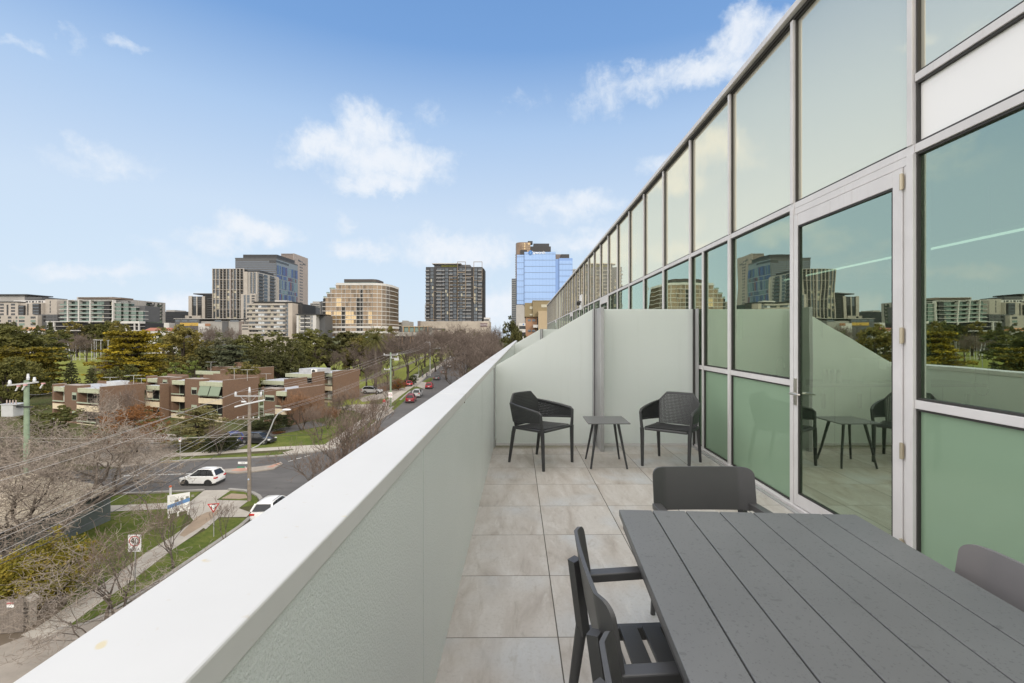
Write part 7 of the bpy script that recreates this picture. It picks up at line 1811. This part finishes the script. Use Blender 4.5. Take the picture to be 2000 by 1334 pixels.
# playground frames on the far lawn
WPF = mat('frame_white', (.5, .5, .52), .4, .1)
for i, (pa, pb, ya, yb, lab) in enumerate(((126, 134, 670, 684, 'leaning'), (132, 140, 669, 685, 'second leaning'))):
    Y = 225; z = zg(Y); t = thing('play_frame', lab + ' white pole of the playground at the far end of the lawn', 'play frame', (X(pb, Y), Y, z), 0, 'white playground poles')
    MB().tube([(0, 0, 0), (X(pa, Y) - X(pb, Y), 0, Z(ya, Y) - z)], .17, 8).build('pole', WPF, t); MB().box(-.4, -.4, 0, .4, .4, .1).build('foot', GALV, t)
for i, px in enumerate((143, 148, 156, 166, 179, 188)):
    Y = 222; z = zg(Y); t = thing('play_frame', 'upright white playground pole, number ' + str(i + 1) + ' from the left in the row' if False else ['first', 'second', 'third', 'fourth', 'fifth', 'sixth'][i] + ' upright white playground pole from the left', 'play frame', (X(px, Y), Y, z), 0, 'white playground poles')
    MB().tube([(0, 0, 0), (0, 0, Z((668, 669, 667, 668, 666, 667)[i], Y) - z)], .085, 8).build('pole', WPF, t); MB().box(-.3, -.3, 0, .3, .3, .1).build('foot', GALV, t)
Y = 226; z = zg(Y); t = thing('goal_frame', 'white crossbar frame of the playground left of the tall golden cypress', 'play frame', (X(196, Y), Y, z))
for px in (184, 197, 211): MB().tube([(X(px, Y) - X(196, Y), 0, 0), (X(px, Y) - X(196, Y), 0, Z(664, Y) - z)], .10, 8).build('post', WPF, t)
MB().beam((X(182, Y) - X(196, Y), 0, Z(664, Y) - z + .1), (X(213, Y) - X(196, Y), 0, Z(665, Y) - z + .1), .3, .3).build('crossbar', WPF, t)

# ================================================================ people
SKIN = mat('skin', (.42, .26, .19), .6); HAIRD = mat('dark_hair', (.03, .022, .018), .7)
def skin_mesh(name, verts, edges, radii, mt, parent, root=0, lv=1):
    me = bpy.data.meshes.new(name); me.from_pydata(verts, edges, []); o = bpy.data.objects.new('tmp', me); COL.objects.link(o)
    o.modifiers.new('s', 'SKIN'); o.modifiers.new('d', 'SUBSURF').levels = lv
    sv = me.skin_vertices[0].data
    for i, r in enumerate(radii): sv[i].radius = (r, r) if not isinstance(r, tuple) else r; sv[i].use_root = (i == root)
    dg = bpy.context.evaluated_depsgraph_get(); m2 = bpy.data.meshes.new_from_object(o.evaluated_get(dg)); bpy.data.objects.remove(o)
    m2.materials.clear(); m2.materials.append(mt); m2.name = name
    for p in m2.polygons: p.use_smooth = True
    q = bpy.data.objects.new(name, m2); COL.objects.link(q); q.parent = parent
    return q
def person(label, loc, heading, top, trou, step=.28, hair=HAIRD):
    """walking figure facing local -y"""
    t = thing('person', label, 'person', loc, math.atan2(heading[1], heading[0]) + R(90))
    V = [(0, 0, .93), (0, 0, 1.12), (0, -.01, 1.32), (0, -.01, 1.46), (0, -.02, 1.54), (0, -.03, 1.63), (0, -.025, 1.72),
         (-.19, -.01, 1.40), (-.23, .10, 1.14), (-.22, .04, .90), (-.215, .01, .80), (.19, -.01, 1.40), (.23, -.06, 1.14), (.22, -.18, .93), (.215, -.23, .84),
         (-.10, 0, .86), (-.105, -step * .6, .50), (-.105, -step, .09), (-.105, -step - .15, .04), (.10, 0, .86), (.105, step * .2, .48), (.105, step, .12), (.105, step - .13, .04)]
    E = [(0, 1), (1, 2), (2, 3), (3, 4), (4, 5), (5, 6), (3, 7), (7, 8), (8, 9), (9, 10), (3, 11), (11, 12), (12, 13), (13, 14), (0, 15), (15, 16), (16, 17), (17, 18), (0, 19), (19, 20), (20, 21), (21, 22)]
    Rr = [(.15, .11), (.14, .10), (.17, .11), (.10, .08), .055, .095, .075, .065, .045, .036, .04, .065, .045, .036, .04, .085, .058, .042, .04, .085, .058, .042, .04]
    skin_mesh('body', V, E, Rr, SKIN, t)
    k = 1.18
    skin_mesh('jacket', [V[0], V[1], V[2], V[3], V[7], V[8], V[9], V[11], V[12], V[13]], [(0, 1), (1, 2), (2, 3), (3, 4), (4, 5), (5, 6), (3, 7), (7, 8), (8, 9)], [(.185, .14), (.175, .13), (.20, .14), (.10, .09), .085, .062, .052, .085, .062, .052], top, t)
    skin_mesh('trousers', [V[0], V[15], V[16], V[17], V[19], V[20], V[21]], [(0, 1), (1, 2), (2, 3), (0, 4), (4, 5), (5, 6)], [(.165, .125), .105, .078, .062, .105, .078, .062], trou, t)
    skin_mesh('hair', [(0, .0, 1.70), (0, .015, 1.77)], [(0, 1)], [(.098, .098), (.08, .08)], hair, t)
    return t
navy = mat('dark_jacket', (.03, .032, .045), .8); jeans = mat('blue_jeans', (.07, .11, .16), .8); blkt = mat('black_trousers', (.025, .025, .028), .8); pur = mat('slate_jacket', (.10, .10, .15), .8)
person('person in a dark jacket and blue trousers walking on the left of the path', gp(825.5, 738.5), (.15, 1), navy, jeans)
person('person in a slate jacket and black trousers walking on the right of the path', gp(833.5, 738), (.15, 1), pur, blkt)
person('person in a bright red jacket and pale trousers by the green pole', gp(750.3, 795), (.3, -1), mat('red_jacket', (.42, .02, .035), .8), mat('pale_trousers', (.45, .46, .5), .8))
